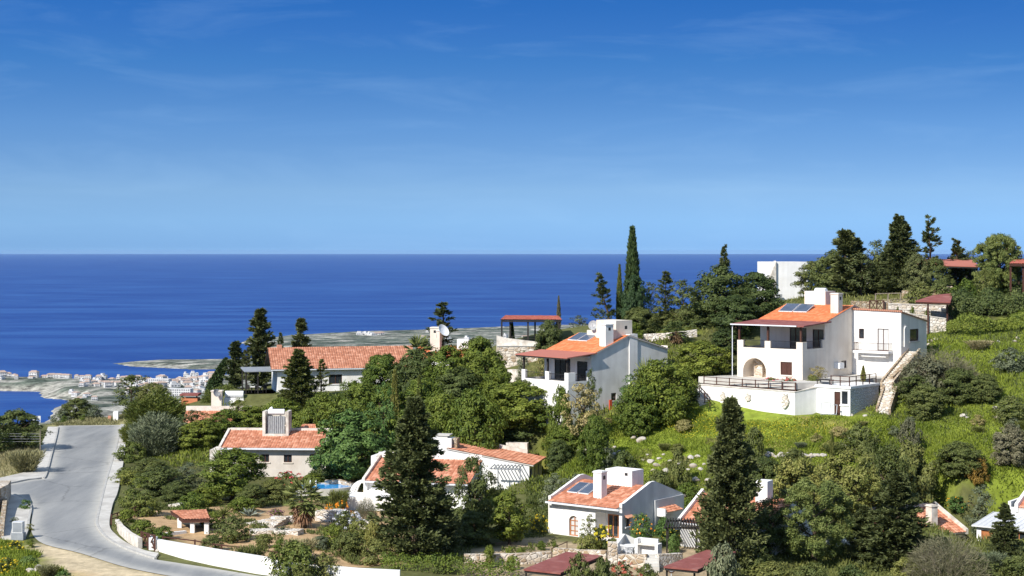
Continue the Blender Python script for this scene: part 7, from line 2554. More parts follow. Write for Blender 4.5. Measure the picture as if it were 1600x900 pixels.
        D = unit(P * np.array([1, 1, 0]) + 1e-6) * 0.5 + np.array([0, 0, 0.9])
        v, f = blades(P, D, 0.34, 0.05, g, 0.35)
        mi = None
    elif kind == 'flower':
        h, w = 1.2, 1.8
        g = np.random.default_rng(sd)
        v1, f1 = clumped(sd, h, w / 2, 0.0, dome, 50, 0.2, 26, 0.13, 0.5, lob=0.3, inner=0.3)
        v2, f2 = clumped(sd + 5, h * 1.04, w / 2 * 1.05, 0.15, dome, 45, 0.10, 12, 0.10, 0.9, lob=0.3, inner=0.85)
        v, f, mi = join([(v1, f1, 0), (v2, f2, 1)])
        mats = [M['f_scrub'], M[mat]]
    elif kind == 'fruit':
        h, w = 2.6, 2.4
        v1, f1 = clumped(sd, h, w / 2, 0.3, dome, 80, 0.28, 36, 0.17, 0.5, lob=0.2)
        v2, f2 = clumped(sd + 5, h, w / 2 * 1.03, 0.5, dome, 26, 0.07, 5, 0.13, 0.95, lob=0.2, inner=0.9)
        v, f, mi = join([(v1, f1, 0), (v2, f2, 1)])
        mats = [M['f_bright'], M[mat]]
    elif kind == 'bare':
        h, w = 3.4, 6.0
        g = random.Random(sd)
        mb = MB()

        def grow(p, d, L, rd, lev):
            q = p + d * L
            mid = p.lerp(q, 0.5) + Vector((g.uniform(-1, 1), g.uniform(-1, 1), g.uniform(-0.5, 1))) * L * 0.08
            mb.tube([p, mid, q], [rd, rd * 0.8, rd * 0.6], 3 if lev > 1 else 4, cap=False)
            if lev < 4:
                for _ in range(3 if lev < 3 else 4):
                    nd = (d + Vector((g.uniform(-1, 1), g.uniform(-1, 1), g.uniform(-0.45, 0.75))) * 0.75).normalized()
                    grow(q if _ else mid, nd, L * g.uniform(0.58, 0.78), rd * 0.55, lev + 1)
        for k in range(9):
            a = k * 0.7 + g.uniform(-0.2, 0.2)
            grow(Vector((math.cos(a) * 0.2, math.sin(a) * 0.2, 0)), Vector((math.cos(a) * 0.9, math.sin(a) * 0.9, g.uniform(0.45, 1.0))).normalized(), 1.05, 0.05, 0)
        v, f = np.array(mb.v), None
        me = bpy.data.meshes.new('bare_bush')
        gg = np.random.default_rng(sd)
        n = 5200
        t_, an = gg.random(n), gg.random(n) * 6.283
        rad = w / 2 * np.sqrt(gg.random(n)) * 0.98
        zz = h * 0.95 * np.sqrt(np.clip(1 - (rad / (w / 2)) ** 2, 0, 1)) * (0.25 + 0.75 * t_) * (0.9 + 0.1 * np.sin(5 * an))
        tv, tf = blades(np.stack([np.cos(an) * rad, np.sin(an) * rad, zz], 1), np.stack([np.cos(an) * 0.6, np.sin(an) * 0.6, 0.5 + 0 * an], 1), 0.55, 0.035, gg, 0.45)
        o_ = len(mb.v)
        me.from_pydata(mb.v + [tuple(q) for q in tv], [], mb.f + [tuple(int(i_) + o_ for i_ in q) for q in tf])
        me.materials.append(M[mat])
        me.materials.append(M['f_grey'])
        me.polygons.foreach_set('material_index', [0] * len(mb.f) + [1] * len(tf))
        PROTO[key] = (h, w, me, None)
        return PROTO[key]
    elif kind == 'fanpalm':
        h, w = 4.2, 4.4
        g = np.random.default_rng(sd)
        vs, fs = [], []
        parts = []
        for k in range(46):
            el = g.uniform(-0.55, 1.35)
            a = k * 2.4 + g.normal(0, 0.2)
            base = np.array([0, 0, 2.55])
            d = np.array([math.cos(a) * math.cos(el), math.sin(a) * math.cos(el), math.sin(el)])
            Lp = g.uniform(0.9, 1.35)
            tip = base + d * Lp - np.array([0, 0, 0.12 * (1 - math.sin(el))])
            s = unit(np.cross(d, [0, 0, 1.0]) + 1e-6)
            u = np.cross(s, d)
            nb = 15
            th = np.linspace(-1.25, 1.25, nb) + g.normal(0, 0.05, nb)
            D = np.cos(th)[:, None] * d + np.sin(th)[:, None] * s - np.array([0, 0, 0.22])
            v_, f_ = blades(np.repeat(tip[None], nb, 0), D, 0.95, 0.14, g, 0.06)
            parts.append((v_, f_, 0))
            v_, f_ = blades(base[None], (tip - base)[None], Lp / 1.0, 0.05, g, 0.0)
            parts.append((v_, f_, 0))
        v, f, mi = join(parts)
        parts = []
        n = 420
        an = g.random(n) * 6.283
        z = g.uniform(1.2, 2.5, n)
        P = np.stack([np.cos(an) * 0.3, np.sin(an) * 0.3, z], 1)
        D = np.stack([np.cos(an) * 0.55, np.sin(an) * 0.55, np.full(n, -1.0)], 1)
        dead = blades(P, D, 1.15, 0.16, g, 0.18)
        tr = MB()
        tr.tube([(0, 0, -0.3), (0, 0, 1.0), (0, 0, 2.5)], [0.32, 0.26, 0.22], 9)
        me = quick_mesh('fronds', v, f, mats)
        dm = quick_mesh('dead_skirt', dead[0], dead[1], [M['f_dead']])
        PROTO[key] = (h, w, me, tr.build('trunk', M['bark']).data, dm)
        bpy.data.objects.remove([o for o in bpy.data.objects if o.data == PROTO[key][3]][0])
        return PROTO[key]
    elif kind in ('datepalm', 'yucca', 'agave'):
        g = np.random.default_rng(sd)
        parts = []
        if kind == 'datepalm':
            h, w, z, nf, L = 3.4, 4.6, 0.9, 44, 2.5
        elif kind == 'yucca':
            h, w, z, nf, L = 2.4, 2.2, 1.2, 0, 1.1
        else:
            h, w, z, nf, L = 1.3, 2.0, 0.1, 0, 1.25
        for k in range(nf):
            el = g.uniform(0.15, 1.4)
            a = k * 2.4
            d = np.array([math.cos(a) * math.cos(el), math.sin(a) * math.cos(el), math.sin(el)])
            ns = 22
            s = np.linspace(0.1, 1, ns)
            P = np.array([0, 0, z]) + d * (s * L)[:, None] - np.array([0, 0, 0.8 * math.cos(el)]) * (s ** 2)[:, None] * L * 0.5
            tg = unit(np.gradient(P, axis=0))
            sd_ = unit(np.cross(tg, [0, 0, 1.0]))
            for sg in (-1, 1):
                D = tg * 0.7 + sd_ * sg * 0.8 - np.array([0, 0, 0.15])
                v_, f_ = blades(P, D, 0.5 * (1.1 - s * 0.6), 0.06, g, 0.08)
                parts.append((v_, f_, 0))
        if kind != 'datepalm':
            n = 110 if kind == 'yucca' else 46
            an = np.arange(n) * 2.4
            el = g.uniform(-0.35 if kind == 'yucca' else 0.12, 1.4, n)
            D = np.stack([np.cos(an) * np.cos(el), np.sin(an) * np.cos(el), np.sin(el)], 1)
            P = np.repeat(np.array([[0, 0, z]]), n, 0)
            v_, f_ = blades(P, D, L, 0.10 if kind == 'yucca' else 0.19, g, 0.05)
            parts.append((v_, f_, 0))
        v, f, mi = join(parts)
        if kind != 'agave':
            tr = MB().tube([(0, 0, -0.3), (0, 0, z + 0.05)], [0.26, 0.2], 8)
    if mi is None:
        mi = np.zeros(len(f), int)
    me = quick_mesh(kind + '_foliage', v, f, mats, matidx=mi if len(mats) > 1 else None)
    tm = None
    if tr is not None:
        o = tr.build('trunk', M['bark'])
        tm = o.data
        bpy.data.objects.remove(o)
    PROTO[key] = (h, w, me, tm)
    return PROTO[key]


NAMES = {'round': 'evergreen_tree', 'domeshrub': 'round_shrub', 'broad': 'broadleaf_tree', 'loose': 'loose_tree', 'feather': 'feathery_tree', 'conifer': 'conifer_tree',
         'column_conifer': 'conifer_tree', 'scraggly': 'sparse_conifer', 'cypress': 'cypress_tree', 'pine': 'pine_tree', 'puffpine': 'pine_tree', 'shrub': 'shrub', 'wispy': 'wispy_shrub',
         'flower': 'flowering_shrub', 'fruit': 'fruit_tree', 'bare': 'bare_bush', 'fanpalm': 'fan_palm', 'datepalm': 'date_palm', 'yucca': 'yucca', 'agave': 'agave'}
CATS = {'round': 'tree', 'broad': 'tree', 'loose': 'tree', 'feather': 'tree', 'conifer': 'tree', 'column_conifer': 'tree', 'scraggly': 'tree', 'cypress': 'tree', 'pine': 'tree', 'puffpine': 'tree',
        'fanpalm': 'palm', 'datepalm': 'palm', 'fruit': 'tree'}
GROUPS = {'round': 'evergreen trees on the hillside', 'broad': 'broadleaf trees among the houses', 'loose': 'loose trees among the houses', 'conifer': 'dark conifers', 'column_conifer': 'dark conifers', 'scraggly': 'sparse conifers',
          'cypress': 'cypresses', 'shrub': 'shrubs of the gardens and slopes', 'domeshrub': 'round shrubs', 'wispy': 'wispy shrubs', 'flower': 'flowering shrubs', 'feather': 'feathery trees by the road', 'yucca': 'yuccas'}
NP = [0]


def plant(kind, mat, px, top, wpx, Y, label, lean=None, group=None, var=None, zbase=None, cat=None):
    NP[0] += 1
    var = (NP[0] % 3) if var is None else var
    pr = proto(kind, mat, var)
    b = gp(px, Y)
    if zbase is not None:
        b.z = zbase
    zt = W(px, top, Y).z
    h = zt - b.z
    wd = wpx * Y / F
    if CATS.get(kind) == 'tree' and kind != 'fruit':
        if h < 0.6 * wd * pr[0] / pr[1]:          # on the steep bank the crown grows from below the edge
            h = 0.6 * wd * pr[0] / pr[1]
            b.z = zt - h
    elif h < 0.55 * wd * pr[0] / pr[1]:          # a low plant: set it where its foot is seen
        b = at(px, top + wpx * pr[0] / pr[1] * 0.9)
        zt = W(px, top, b.y).z
        h = max(0.3, zt - b.z)
        wd = wpx * b.y / F
    sc = (wd / pr[1], wd / pr[1], h / pr[0])
    rz = (NP[0] * 1.37) % 6.28
    rot = (0, 0, rz) if lean is None else (lean[0], lean[1], 0.0)
    grp = group or GROUPS.get(kind)
    if pr[3] is None:
        o = bpy.data.objects.new(NAMES[kind], pr[2])
        C.objects.link(o)
    else:
        o = bpy.data.objects.new(NAMES[kind], None)
        C.objects.link(o)
        c = bpy.data.objects.new('fronds' if 'palm' in kind or kind == 'yucca' else 'crown', pr[2])
        C.objects.link(c); c.parent = o
        t_ = bpy.data.objects.new('trunk', pr[3])
        C.objects.link(t_); t_.parent = o
        if len(pr) > 4:
            d_ = bpy.data.objects.new('dead_skirt', pr[4])
            C.objects.link(d_); d_.parent = o
    o.location = b
    o.scale = sc
    o.rotation_euler = rot
    return tag(o, label, cat or CATS.get(kind, 'shrub'), grp)


def hedge(name, label, mat, pts, h, wd, dens=60, leaf=0.2, cat='hedge', seed=5, kind=None, base=None, amp=0.10):
    """leafy hedge along world points"""
    g = np.random.default_rng(seed)
    P, N = [], []
    b0 = Vector((pts[0][0], pts[0][1], ground(pts[0][0], pts[0][1])))
    for a, b in zip(pts[:-1], pts[1:]):
        a, b = Vector(a[:2]), Vector(b[:2])
        L = (b - a).length
        n = int(L * dens * (h + wd))
        s = Vector((-(b - a).y, (b - a).x)).normalized()
        for _ in range(n):
            f = g.random()
            c = a.lerp(b, f)
            th = g.random() * math.pi
            bump = 1 + amp * math.sin(f * L * 1.1 + a.x) + 0.06 * math.sin(f * L * 5.1)
            q = abs(math.cos(th)) ** 0.5 * (1 if math.cos(th) > 0 else -1)
            zz = abs(math.sin(th)) ** 0.6
            if g.random() < 0.45:
                zz = g.random() ** 0.7
                q = math.copysign(1, q)
            rr = g.uniform(0.8, 1.03) * bump
            x, y = c.x + s.x * q * wd / 2 * rr, c.y + s.y * q * wd / 2 * rr
            zb = ground(c.x, c.y) if base is None else base
            P.append((x - b0.x, y - b0.y, zb - b0.z + zz * h * rr))
            N.append((s.x * q, s.y * q, zz * 0.9))
    v, f = leaves(np.array(P), np.array(N), leaf, 0.55, g, 0.5)
    o = bpy.data.objects.new(name, quick_mesh(name, v, f, [M[mat]]))
    C.objects.link(o)
    o.location = b0
    return tag(o, label, cat, None, kind)


def scatter(name, mat, poly_px, n, size, seed, kind='stuff', blade=True, label=None, cat=None, wd=0.07, world=None, mask=None, lift=0.0):
    """grass or leaves spread over a patch of ground (poly in photo pixels on the ground)"""
    g = np.random.default_rng(seed)
    poly = world or [tuple(at(px, py)[:2]) for px, py in poly_px]
    xs = np.array([p[0] for p in poly]); ys = np.array([p[1] for p in poly])
    X_, Y_ = [], []
    tot = 0
    while tot < n:
        x = g.uniform(xs.min(), xs.max(), n); y = g.uniform(ys.min(), ys.max(), n)
        ok = seg_dist(x, y, poly) + (vnoise(x, y, seed + 3, 1.7) - 0.5) * 2.0 < 0
        if mask:
            ok &= mask(x, y)
        X_.append(x[ok]); Y_.append(y[ok]); tot += ok.sum()
    x = np.concatenate(X_)[:n]; y = np.concatenate(Y_)[:n]
    i = np.clip(np.searchsorted(gx, x) - 1, 0, len(gx) - 2); j = np.clip(np.searchsorted(gy, y) - 1, 0, len(gy) - 2)
    u = (x - gx[i]) / (gx[i + 1] - gx[i]); v_ = (y - gy[j]) / (gy[j + 1] - gy[j])
    z = (GZ[j, i] * (1 - u) + GZ[j, i + 1] * u) * (1 - v_) + (GZ[j + 1, i] * (1 - u) + GZ[j + 1, i + 1] * u) * v_
    P = np.stack([x, y, z + lift], 1)
    tall = 0.45 + 1.1 * vnoise(x, y, seed + 9, 3.0) * vnoise(x, y, seed + 10, 1.1) * 2
    if blade:
        v, f = blades(P - np.array([0, 0, 0.03]), np.array([[0, 0, 1.0]]) + np.zeros_like(P), size * tall, wd, g, 0.45)
    else:
        P[:, 2] += g.uniform(0, 0.25, n) * tall
        v, f = leaves(P, np.array([[0, 0, 1.0]]) + np.zeros_like(P), size, 0.7, g, 0.7)
    o = bpy.data.objects.new(name, quick_mesh(name, v, f, [M[mat]]))
    C.objects.link(o)
    return tag(o, label, cat, None, kind)
# ------------------------------------------------------------------ trees and shrubs, back to front
T = plant
# ridge, right
T('cypress', 'f_cypress', 988, 354, 26, 203, 'tallest slender cypress standing above the horizon behind the middle house', var=0)
T('round', 'f_cypress', 990, 428, 50, 202.0, 'dense green conifer forming the broad foot of the tall slender cypress')
T('cypress', 'f_scrub', 968, 413, 11, 204, 'thin brownish young cypress left of the tallest cypress', var=1)
T('scraggly', 'f_conifer', 957, 425, 56, 202, 'sparse conifer leaning left beside the tallest cypress', lean=(0, R(-13)))
T('loose', 'f_scrub', 1014, 442, 46, 203, 'loose green tree immediately right of the tallest cypress')
T('scraggly', 'f_conifer', 1040, 420, 48, 204, 'sparse dark conifer with bent top between two loose trees on the ridge')
T('loose', 'f_dark', 1068, 438, 62, 203, 'airy mid-green tree left of the big bushy ridge tree')
T('scraggly', 'f_conifer', 1132, 382, 44, 207, 'crooked dark conifer top rising out of the big bushy ridge tree')
T('round', 'f_dark', 1126, 416, 110, 205, 'big bushy dark tree left of the villa roof, against the sea')
T('round', 'f_dark', 1180, 426, 96, 206, 'bushy dark tree between the villa roof and the tall white ridge building')
T('round', 'f_dark', 1150, 462, 90, 199, 'lower dark tree hugging the left side of the villa verandah')
T('broad', 'f_scrub', 1268, 408, 66, 222, 'round bushy tree hiding the right side of the tall white ridge building')
T('column_conifer', 'f_conifer', 1322, 361, 84, 215, 'broad dark conifer on the skyline behind the villa chimney')
T('loose', 'f_dark', 1300, 400, 60, 218, 'dark loose tree left of the broad skyline conifer')
T('loose', 'f_conifer', 1345, 395, 60, 214, 'dark leafy tree with bare lower stem behind the villa ridge')
T('loose', 'f_dark', 1372, 376, 56, 218, 'thin-crowned tree between two dark skyline conifers')
T('conifer', 'f_conifer', 1404, 334, 74, 212, 'tallest dark conifer on the right skyline')
T('conifer', 'f_conifer', 1388, 385, 60, 214, 'shorter conifer leaning against the tallest right-hand conifer')
T('scraggly', 'f_conifer', 1453, 338, 62, 212, 'slim sparse conifer right of the tallest skyline conifer')
T('scraggly', 'f_conifer', 1494, 372, 56, 214, 'small sparse conifer in front of the red-roofed ridge pergola')
T('loose', 'f_scrub', 1512, 388, 60, 222, 'airy grey-green tree behind the red-roofed ridge pergola')
T('pine', 'f_pine', 1562, 362, 84, 206, 'round light-green pine near the right edge of the skyline')
T('round', 'f_pine', 1563, 368, 72, 207, 'dense inner dome of the round light-green pine by the right edge')
T('domeshrub', 'f_scrub', 1440, 443, 60, 208, 'low grey-green shrub on top of the high stone wall, left part')
T('domeshrub', 'f_scrub', 1470, 440, 50, 208, 'low olive shrub on top of the high stone wall, right part')
T('loose', 'f_yellow', 1538, 420, 34, 197, 'small yellow-green bush in front of the round light pine')
T('domeshrub', 'f_ever', 1508, 437, 54, 198, 'rounded hedge plant above the long right-hand hedge')
T('loose', 'f_dark', 1592, 425, 46, 203, 'dark bush behind the posts of the pergola at the right edge')
T('loose', 'f_ever', 1384, 430, 40, 222, 'bright leafy tree between the dark skyline trunks')
T('round', 'f_dark', 1302, 392, 76, 217, 'dense dark tree left of the broad skyline conifer, behind the villa tank')
T('round', 'f_dark', 1342, 398, 66, 219, 'dense dark tree filling the skyline right of the broad conifer')
T('column_conifer', 'f_conifer', 1336, 372, 60, 216, 'second dark conifer merging with the broad skyline conifer')
T('round', 'f_dark', 1376, 402, 56, 219, 'dark leafy tree at the foot of the tallest skyline conifer, left')
T('round', 'f_conifer', 1432, 398, 50, 207.5, 'dark tree hiding the left half of the red-roofed ridge pergola')
T('round', 'f_dark', 1462, 404, 50, 207.5, 'dark tree before the middle of the red-roofed ridge pergola')
T('round', 'f_scrub', 1500, 396, 56, 216, 'airy olive tree behind the right end of the red-roofed ridge pergola')
T('conifer', 'f_conifer', 1410, 345, 82, 213, 'dark conifer doubling the tallest one on the right skyline')
# behind the middle house
T('loose', 'f_olive', 905, 493, 44, 212, 'small pale grey-green tree left of the water tank of the middle house')
T('round', 'f_scrub', 1000, 480, 60, 200, 'olive-green bush directly below the tallest cypress')
T('round', 'f_ever', 985, 502, 46, 197, 'bright green bush behind the middle house water tank')
T('round', 'f_scrub', 1045, 486, 60, 204, 'soft olive bush above the rubble wall, centre ridge')
T('round', 'f_scrub', 1088, 490, 60, 203, 'olive bush above the grassy patch left of the villa')
T('fanpalm', 'f_palm', 1056, 503, 46, 194, 'small fan palm before the rubble wall between the middle house and villa')
T('yucca', 'f_palm', 1012, 556, 46, 178, 'spiky yucca against the right end of the tall blank gable')
T('yucca', 'f_palm', 1030, 566, 40, 177, 'second spiky yucca, half sunk in the round bush beside the gable')
T('broad', 'f_dark', 1135, 515, 60, 192, 'dark green shrub filling the gap left of the villa arch')
T('round', 'f_scrub', 858, 500, 46, 198, 'small dark tree beside the pergola, in front of its right posts')
T('cypress', 'f_cypress', 800, 502, 8, 206, 'thin young cypress seen between the pergola posts', var=2)
T('cypress', 'f_grey', 873, 462, 7, 215, 'bare thin poplar twig standing behind the pergola roof', var=2)
T('loose', 'f_straw', 848, 555, 34, 188, 'rust-tinged shrub below the red verandah at its left end')
T('loose', 'f_olive', 815, 545, 30, 190, 'grey-green shrub growing against the pergola stone wall')
# right of the middle house
T('round', 'f_ever', 1034, 561, 116, 170.5, 'big round evergreen bush right of the tall blank gable', var=0)
T('round', 'f_ever', 1100, 533, 96, 180, 'wide round evergreen tree below the ridge trees, left of the villa', var=1)
T('loose', 'f_bright', 985, 585, 52, 172.5, 'pale leafy shrub climbing the rubble at the gable foot')
T('round', 'f_ever', 998, 600, 70, 169, 'rounded bush at the lower right of the tall gable')
T('round', 'f_dark', 1072, 596, 46, 173, 'dark lower lobe of bushes left of the terrace steps')
T('loose', 'f_straw', 913, 598, 70, 168.5, 'yellowish thin-stemmed tree in front of the tall blank gable')
T('loose', 'f_dark', 924, 578, 32, 172, 'small dark leafy shrub behind the yellowish tree by the verandah')
# middle evergreen mass
E_ = 'f_ever'
T('round', E_, 598, 553, 86, 199, 'evergreen dome cutting the right end of the long red roof')
T('round', 'f_dark', 652, 548, 86, 196, 'dark evergreen dome below the cream chimney with the dish')
T('round', E_, 700, 541, 84, 194, 'evergreen dome right of the buried orange roof corner')
T('round', E_, 750, 526, 84, 193, 'highest evergreen dome left of the pergola stone wall')
T('round', 'f_dark', 718, 575, 90, 189, 'shaded evergreen dome in the second row, left of the stone wall')
T('round', E_, 778, 570, 60, 188, 'evergreen dome at the foot of the pergola stone wall')
T('round', E_, 560, 596, 110, 188, 'wide evergreen dome below the middle of the long red roof')
T('round', E_, 508, 612, 80, 190, 'evergreen dome right of the dark conifer before the long house')
T('round', E_, 610, 600, 70, 186, 'evergreen dome behind the tall foreground conifer tip')
T('round', E_, 660, 590, 80, 186, 'evergreen dome right of the tall foreground conifer tip')
T('loose', 'f_bright', 600, 598, 52, 178, 'pale feathery tree left of the tall foreground conifer tip')
T('cypress', 'f_yellow', 617, 578, 17, 184, 'narrow golden cypress in the middle of the evergreens', var=0)
T('cypress', 'f_yellow', 655, 586, 13, 184, 'smaller golden cypress right of the narrow golden one', var=1)
T('datepalm', 'f_palm', 537, 588, 60, 187, 'feather-leaved palm below the long red roof')
T('fanpalm', 'f_palm', 655, 528, 60, 203, 'fan palm beside the right end of the long red roof')
T('round', E_, 690, 612, 96, 180, 'evergreen dome above the white chimney block, left of centre')
T('round', E_, 742, 606, 100, 177, 'big evergreen dome in the middle of the planted slope')
T('round', E_, 818, 596, 116, 180, 'broad evergreen dome below the red verandah')
T('round', E_, 768, 630, 100, 183, 'evergreen dome directly above the orange wing roof')
T('round', 'f_dark', 722, 640, 90, 184, 'dark evergreen behind the chimney block of the white wing')
T('round', E_, 856, 626, 80, 180, 'evergreen dome left of the yellowish thin-stemmed tree')
T('round', 'f_dark', 815, 640, 90, 181, 'dark evergreen above the right corner of the white wing')
T('round', E_, 886, 664, 76, 170, 'lowest evergreen dome at the edge of the grassy slope')
T('round', E_, 876, 606, 52, 173, 'evergreen dome against the white front below the red verandah')
T('round', E_, 930, 648, 54, 163, 'compact evergreen bush below the tall blank gable')
T('round', 'f_dark', 874, 688, 50, 167, 'dark evergreen touching the grass right of the white wing')
T('round', E_, 640, 640, 90, 178, 'evergreen dome hidden behind the foreground conifer')
T('broad', 'f_bright', 550, 642, 122, 172, 'big bright broadleaf tree right of the cream bungalow', var=1)
T('round', 'f_dark', 520, 690, 80, 173.5, 'dark shade bush at the foot of the bright broadleaf tree')
T('round', E_, 598, 660, 70, 180, 'evergreen lobe between the bright broadleaf tree and the conifer')
# around the long house and road crest
T('column_conifer', 'f_conifer', 407, 484, 62, 226, 'tallest dark conifer left of the long red roof')
T('column_conifer', 'f_conifer', 368, 534, 44, 228, 'shorter dark conifer left of the tallest one by the long house')
T('scraggly', 'f_conifer', 385, 545, 40, 224, 'small dark conifer behind the metal porch')
T('cypress', 'f_cypress', 327, 553, 21, 230, 'bent slender cypress leaning right above the road trees', lean=(0, R(24)), var=1)
T('scraggly', 'f_conifer', 438, 516, 22, 232, 'thin wind-bent conifer behind the left end of the long roof')
T('column_conifer', 'f_conifer', 470, 498, 44, 232, 'dark conifer rising behind the long red roof')
T('conifer', 'f_scrub', 466, 545, 82, 203, 'full grey-green conifer standing before the long house wall')
T('scraggly', 'f_conifer', 692, 468, 70, 213, 'sparse crooked conifer against the sea beside the dish chimney')
T('scraggly', 'f_scrub', 502, 560, 40, 204, 'small conifer beside the long house windows')
T('loose', 'f_dark', 206, 585, 78, 238, 'dark loose tree on the road crest against the town', var=0)
T('round', 'f_scrub', 240, 598, 60, 234, 'brownish-green round tree behind the crest, right of the dark loose tree')
T('feather', 'f_feather', 242, 610, 110, 214, 'large feathery yellow-green tree bending over the road')
T('feather', 'f_feather', 345, 600, 70, 222, 'feathery yellow-green tree below the bent cypress')
T('feather', 'f_olive', 246, 645, 104, 193, 'grey-olive feathery tree beside the pavement, mid road')
T('feather', 'f_feather', 206, 660, 40, 208, 'narrow feathery bush on the pavement edge near the crest')
T('loose', 'f_dark', 300, 640, 60, 199, 'dark leafy tree before the orange roof corner')
T('round', E_, 312, 656, 84, 193, 'round evergreen left of the bungalow roof')
T('round', E_, 352, 640, 70, 196, 'round evergreen behind the bungalow, left of its boiler')
T('round', E_, 392, 634, 70, 198, 'round evergreen behind the boiler niche, left')
T('round', E_, 440, 622, 90, 197, 'round evergreen behind the boiler niche, right')
T('round', E_, 482, 640, 70, 192, 'round evergreen behind the right end of the bungalow ridge')
T('loose', 'f_ever', 372, 620, 36, 202, 'small bright tree in front of the white tank')
T('yucca', 'f_palm', 346, 698, 60, 176, 'yucca-like palm at the left corner of the bungalow')
T('domeshrub', 'f_feather', 203, 735, 50, 172, 'feathery shrub tumbling over the roadside wall')
T('domeshrub', 'f_feather', 206, 690, 50, 190, 'wispy roadside bush below the feathery trees')
T('round', 'f_scrub', 120, 622, 60, 240, 'low dome tree on the road crest against the cliffs')
T('shrub', 'f_olive', 97, 640, 40, 238, 'grey shrub left of the low dome tree on the crest')
T('shrub', 'f_ever', 100, 650, 15, 233, 'tiny dark ball bush beside the crest of the road')
T('shrub', 'f_olive', 148, 634, 34, 236, 'pale shrub right of the low dome tree on the crest')
T('shrub', 'f_ever', 130, 648, 14, 233, 'second tiny ball bush, below the low dome tree')
T('broad', 'f_dark', 28, 638, 92, 200, 'broad dark tree at the left edge beyond the side road')
T('broad', 'f_dark', -8, 650, 70, 198, 'dark tree cut by the left edge of the photo')
T('wispy', 'f_dry', 40, 700, 60, 194, 'dry grass bush on the bank below the left tree')
# garden left front
T('broad', 'f_dark', 250, 728, 88, 167, 'dark broad tree left of the olive above the tiled shelter', var=2)
T('loose', 'f_olive', 296, 720, 50, 168, 'silvery olive tree above the tiled shelter')
T('broad', 'f_ever', 362, 702, 112, 163, 'dense mid-green tree in front of the bungalow')
T('round', 'f_scrub', 430, 748, 60, 163, 'speckled shrub left of the pool')
T('round', 'f_ever', 490, 738, 50, 172, 'low green hedge bush behind the pool')
T('flower', 'f_red', 448, 738, 50, 171, 'pink-flecked shrub under the bungalow windows')
T('domeshrub', 'f_feather', 207, 764, 50, 163, 'yellow-green feathery shrub on the roadside, above the shelter')
T('round', 'f_scrub', 212, 796, 58, 155, 'rounded bush left of the tiled shelter')
T('round', 'f_ever', 250, 802, 46, 153, 'green bush behind the brown gate')
T('domeshrub', 'f_ever', 300, 770, 60, 160, 'green mound behind the tiled shelter')
T('yucca', 'f_yellow', 349, 788, 34, 153, 'yellow-leaved yucca right of the tiled shelter')
T('agave', 'f_agave', 390, 794, 36, 151, 'blue-grey agave beside the garden steps', cat='plant')
T('domeshrub', 'f_ever', 332, 800, 40, 150, 'dark green bush touching the right end of the tiled shelter')
T('domeshrub', 'f_scrub', 363, 808, 64, 143, 'large olive bush behind the roadside fence')
T('domeshrub', 'f_scrub', 412, 834, 38, 138, 'smaller olive bush right of the large one by the fence')
T('shrub', 'f_olive', 443, 822, 28, 142, 'little grey bush below the stone terrace')
T('fanpalm', 'f_palm', 474, 752, 80, 146, 'large fan palm with a brown skirt in the stone garden')
T('flower', 'f_purple', 432, 795, 26, 152, 'purple flowering plant left of the large fan palm')
T('domeshrub', 'f_ever', 520, 820, 46, 137, 'dark green flowering bush right of the large fan palm')
T('domeshrub', 'f_yellow', 562, 812, 50, 139, 'yellow-green bush left of the big dark conifer')
T('domeshrub', 'f_yellow', 585, 808, 34, 137, 'second yellow-green bush, touching the big dark conifer')
T('flower', 'f_white', 540, 797, 46, 146, 'white-flowering cushion on the rock garden wall')
T('flower', 'f_orange', 532, 783, 26, 152, 'orange-flowered clump above the white cushion')
T('flower', 'f_orange', 514, 787, 18, 151, 'smaller orange-flowered clump beside the palm')
T('wispy', 'f_scrub', 530, 762, 34, 157, 'upright brown-green clump left of the white terrace block')
T('bare', 'palebark', 572, 775, 34, 151, 'small bare bush before the white terrace block', cat='shrub')
T('domeshrub', 'f_feather', 462, 846, 88, 121.0, 'feathery bush overhanging the white roadside wall', zbase=126.0)
T('domeshrub', 'f_scrub', 508, 864, 54, 121.5, 'loose scrub over the white roadside wall, right of the feathery bush', zbase=126.0)
T('domeshrub', 'f_yellow', 470, 880, 40, 119.5, 'yellow-green growth at the foot of the feathery bush', zbase=125.9)
T('conifer', 'f_conifer', 648, 622, 148, 133, 'huge dark conifer in the centre foreground', var=0)
T('conifer', 'f_conifer', 690, 765, 70, 135.5, 'low dark conifer skirt right of the huge conifer')
T('broad', 'f_dark', 742, 714, 72, 142, 'dark broadleaf tree right of the huge conifer', var=0)
T('broad', 'f_ever', 796, 768, 76, 139, 'bright rounded tree left of the white cottage')
T('loose', 'f_olive', 866, 740, 56, 152, 'grey olive tree behind the white cottage corner')
T('flower', 'f_yflower', 840, 805, 34, 145, 'yellow flowering shrub left of the white cottage')
T('domeshrub', 'f_ever', 765, 852, 22, 130, 'small upright clipped bush on the low stone wall')
T('domeshrub', 'f_ever', 796, 854, 18, 133, 'left of the two ball shrubs before the cottage')
T('domeshrub', 'f_ever', 814, 855, 18, 133, 'right of the two ball shrubs before the cottage')
T('domeshrub', 'f_ever', 798, 868, 18, 129, 'ball shrub in front of the two matching balls')
T('domeshrub', 'f_ever', 846, 845, 16, 137, 'clipped ball shrub by the cottage terrace wall')
T('domeshrub', 'f_ever', 868, 846, 12, 136, 'smallest clipped ball shrub under the cottage door')
T('round', 'f_ever', 226, 742, 50, 171, 'mid-green bush beside the pavement, above the bend')
T('domeshrub', 'f_feather', 196, 730, 34, 178, 'yellow-green tuft on the pavement edge in the middle of the road')
T('round', 'f_dark', 278, 752, 56, 163, 'dark bush between the dark broad tree and the olive')
T('round', 'f_ever', 318, 762, 60, 158, 'green bush behind the right end of the tiled shelter')
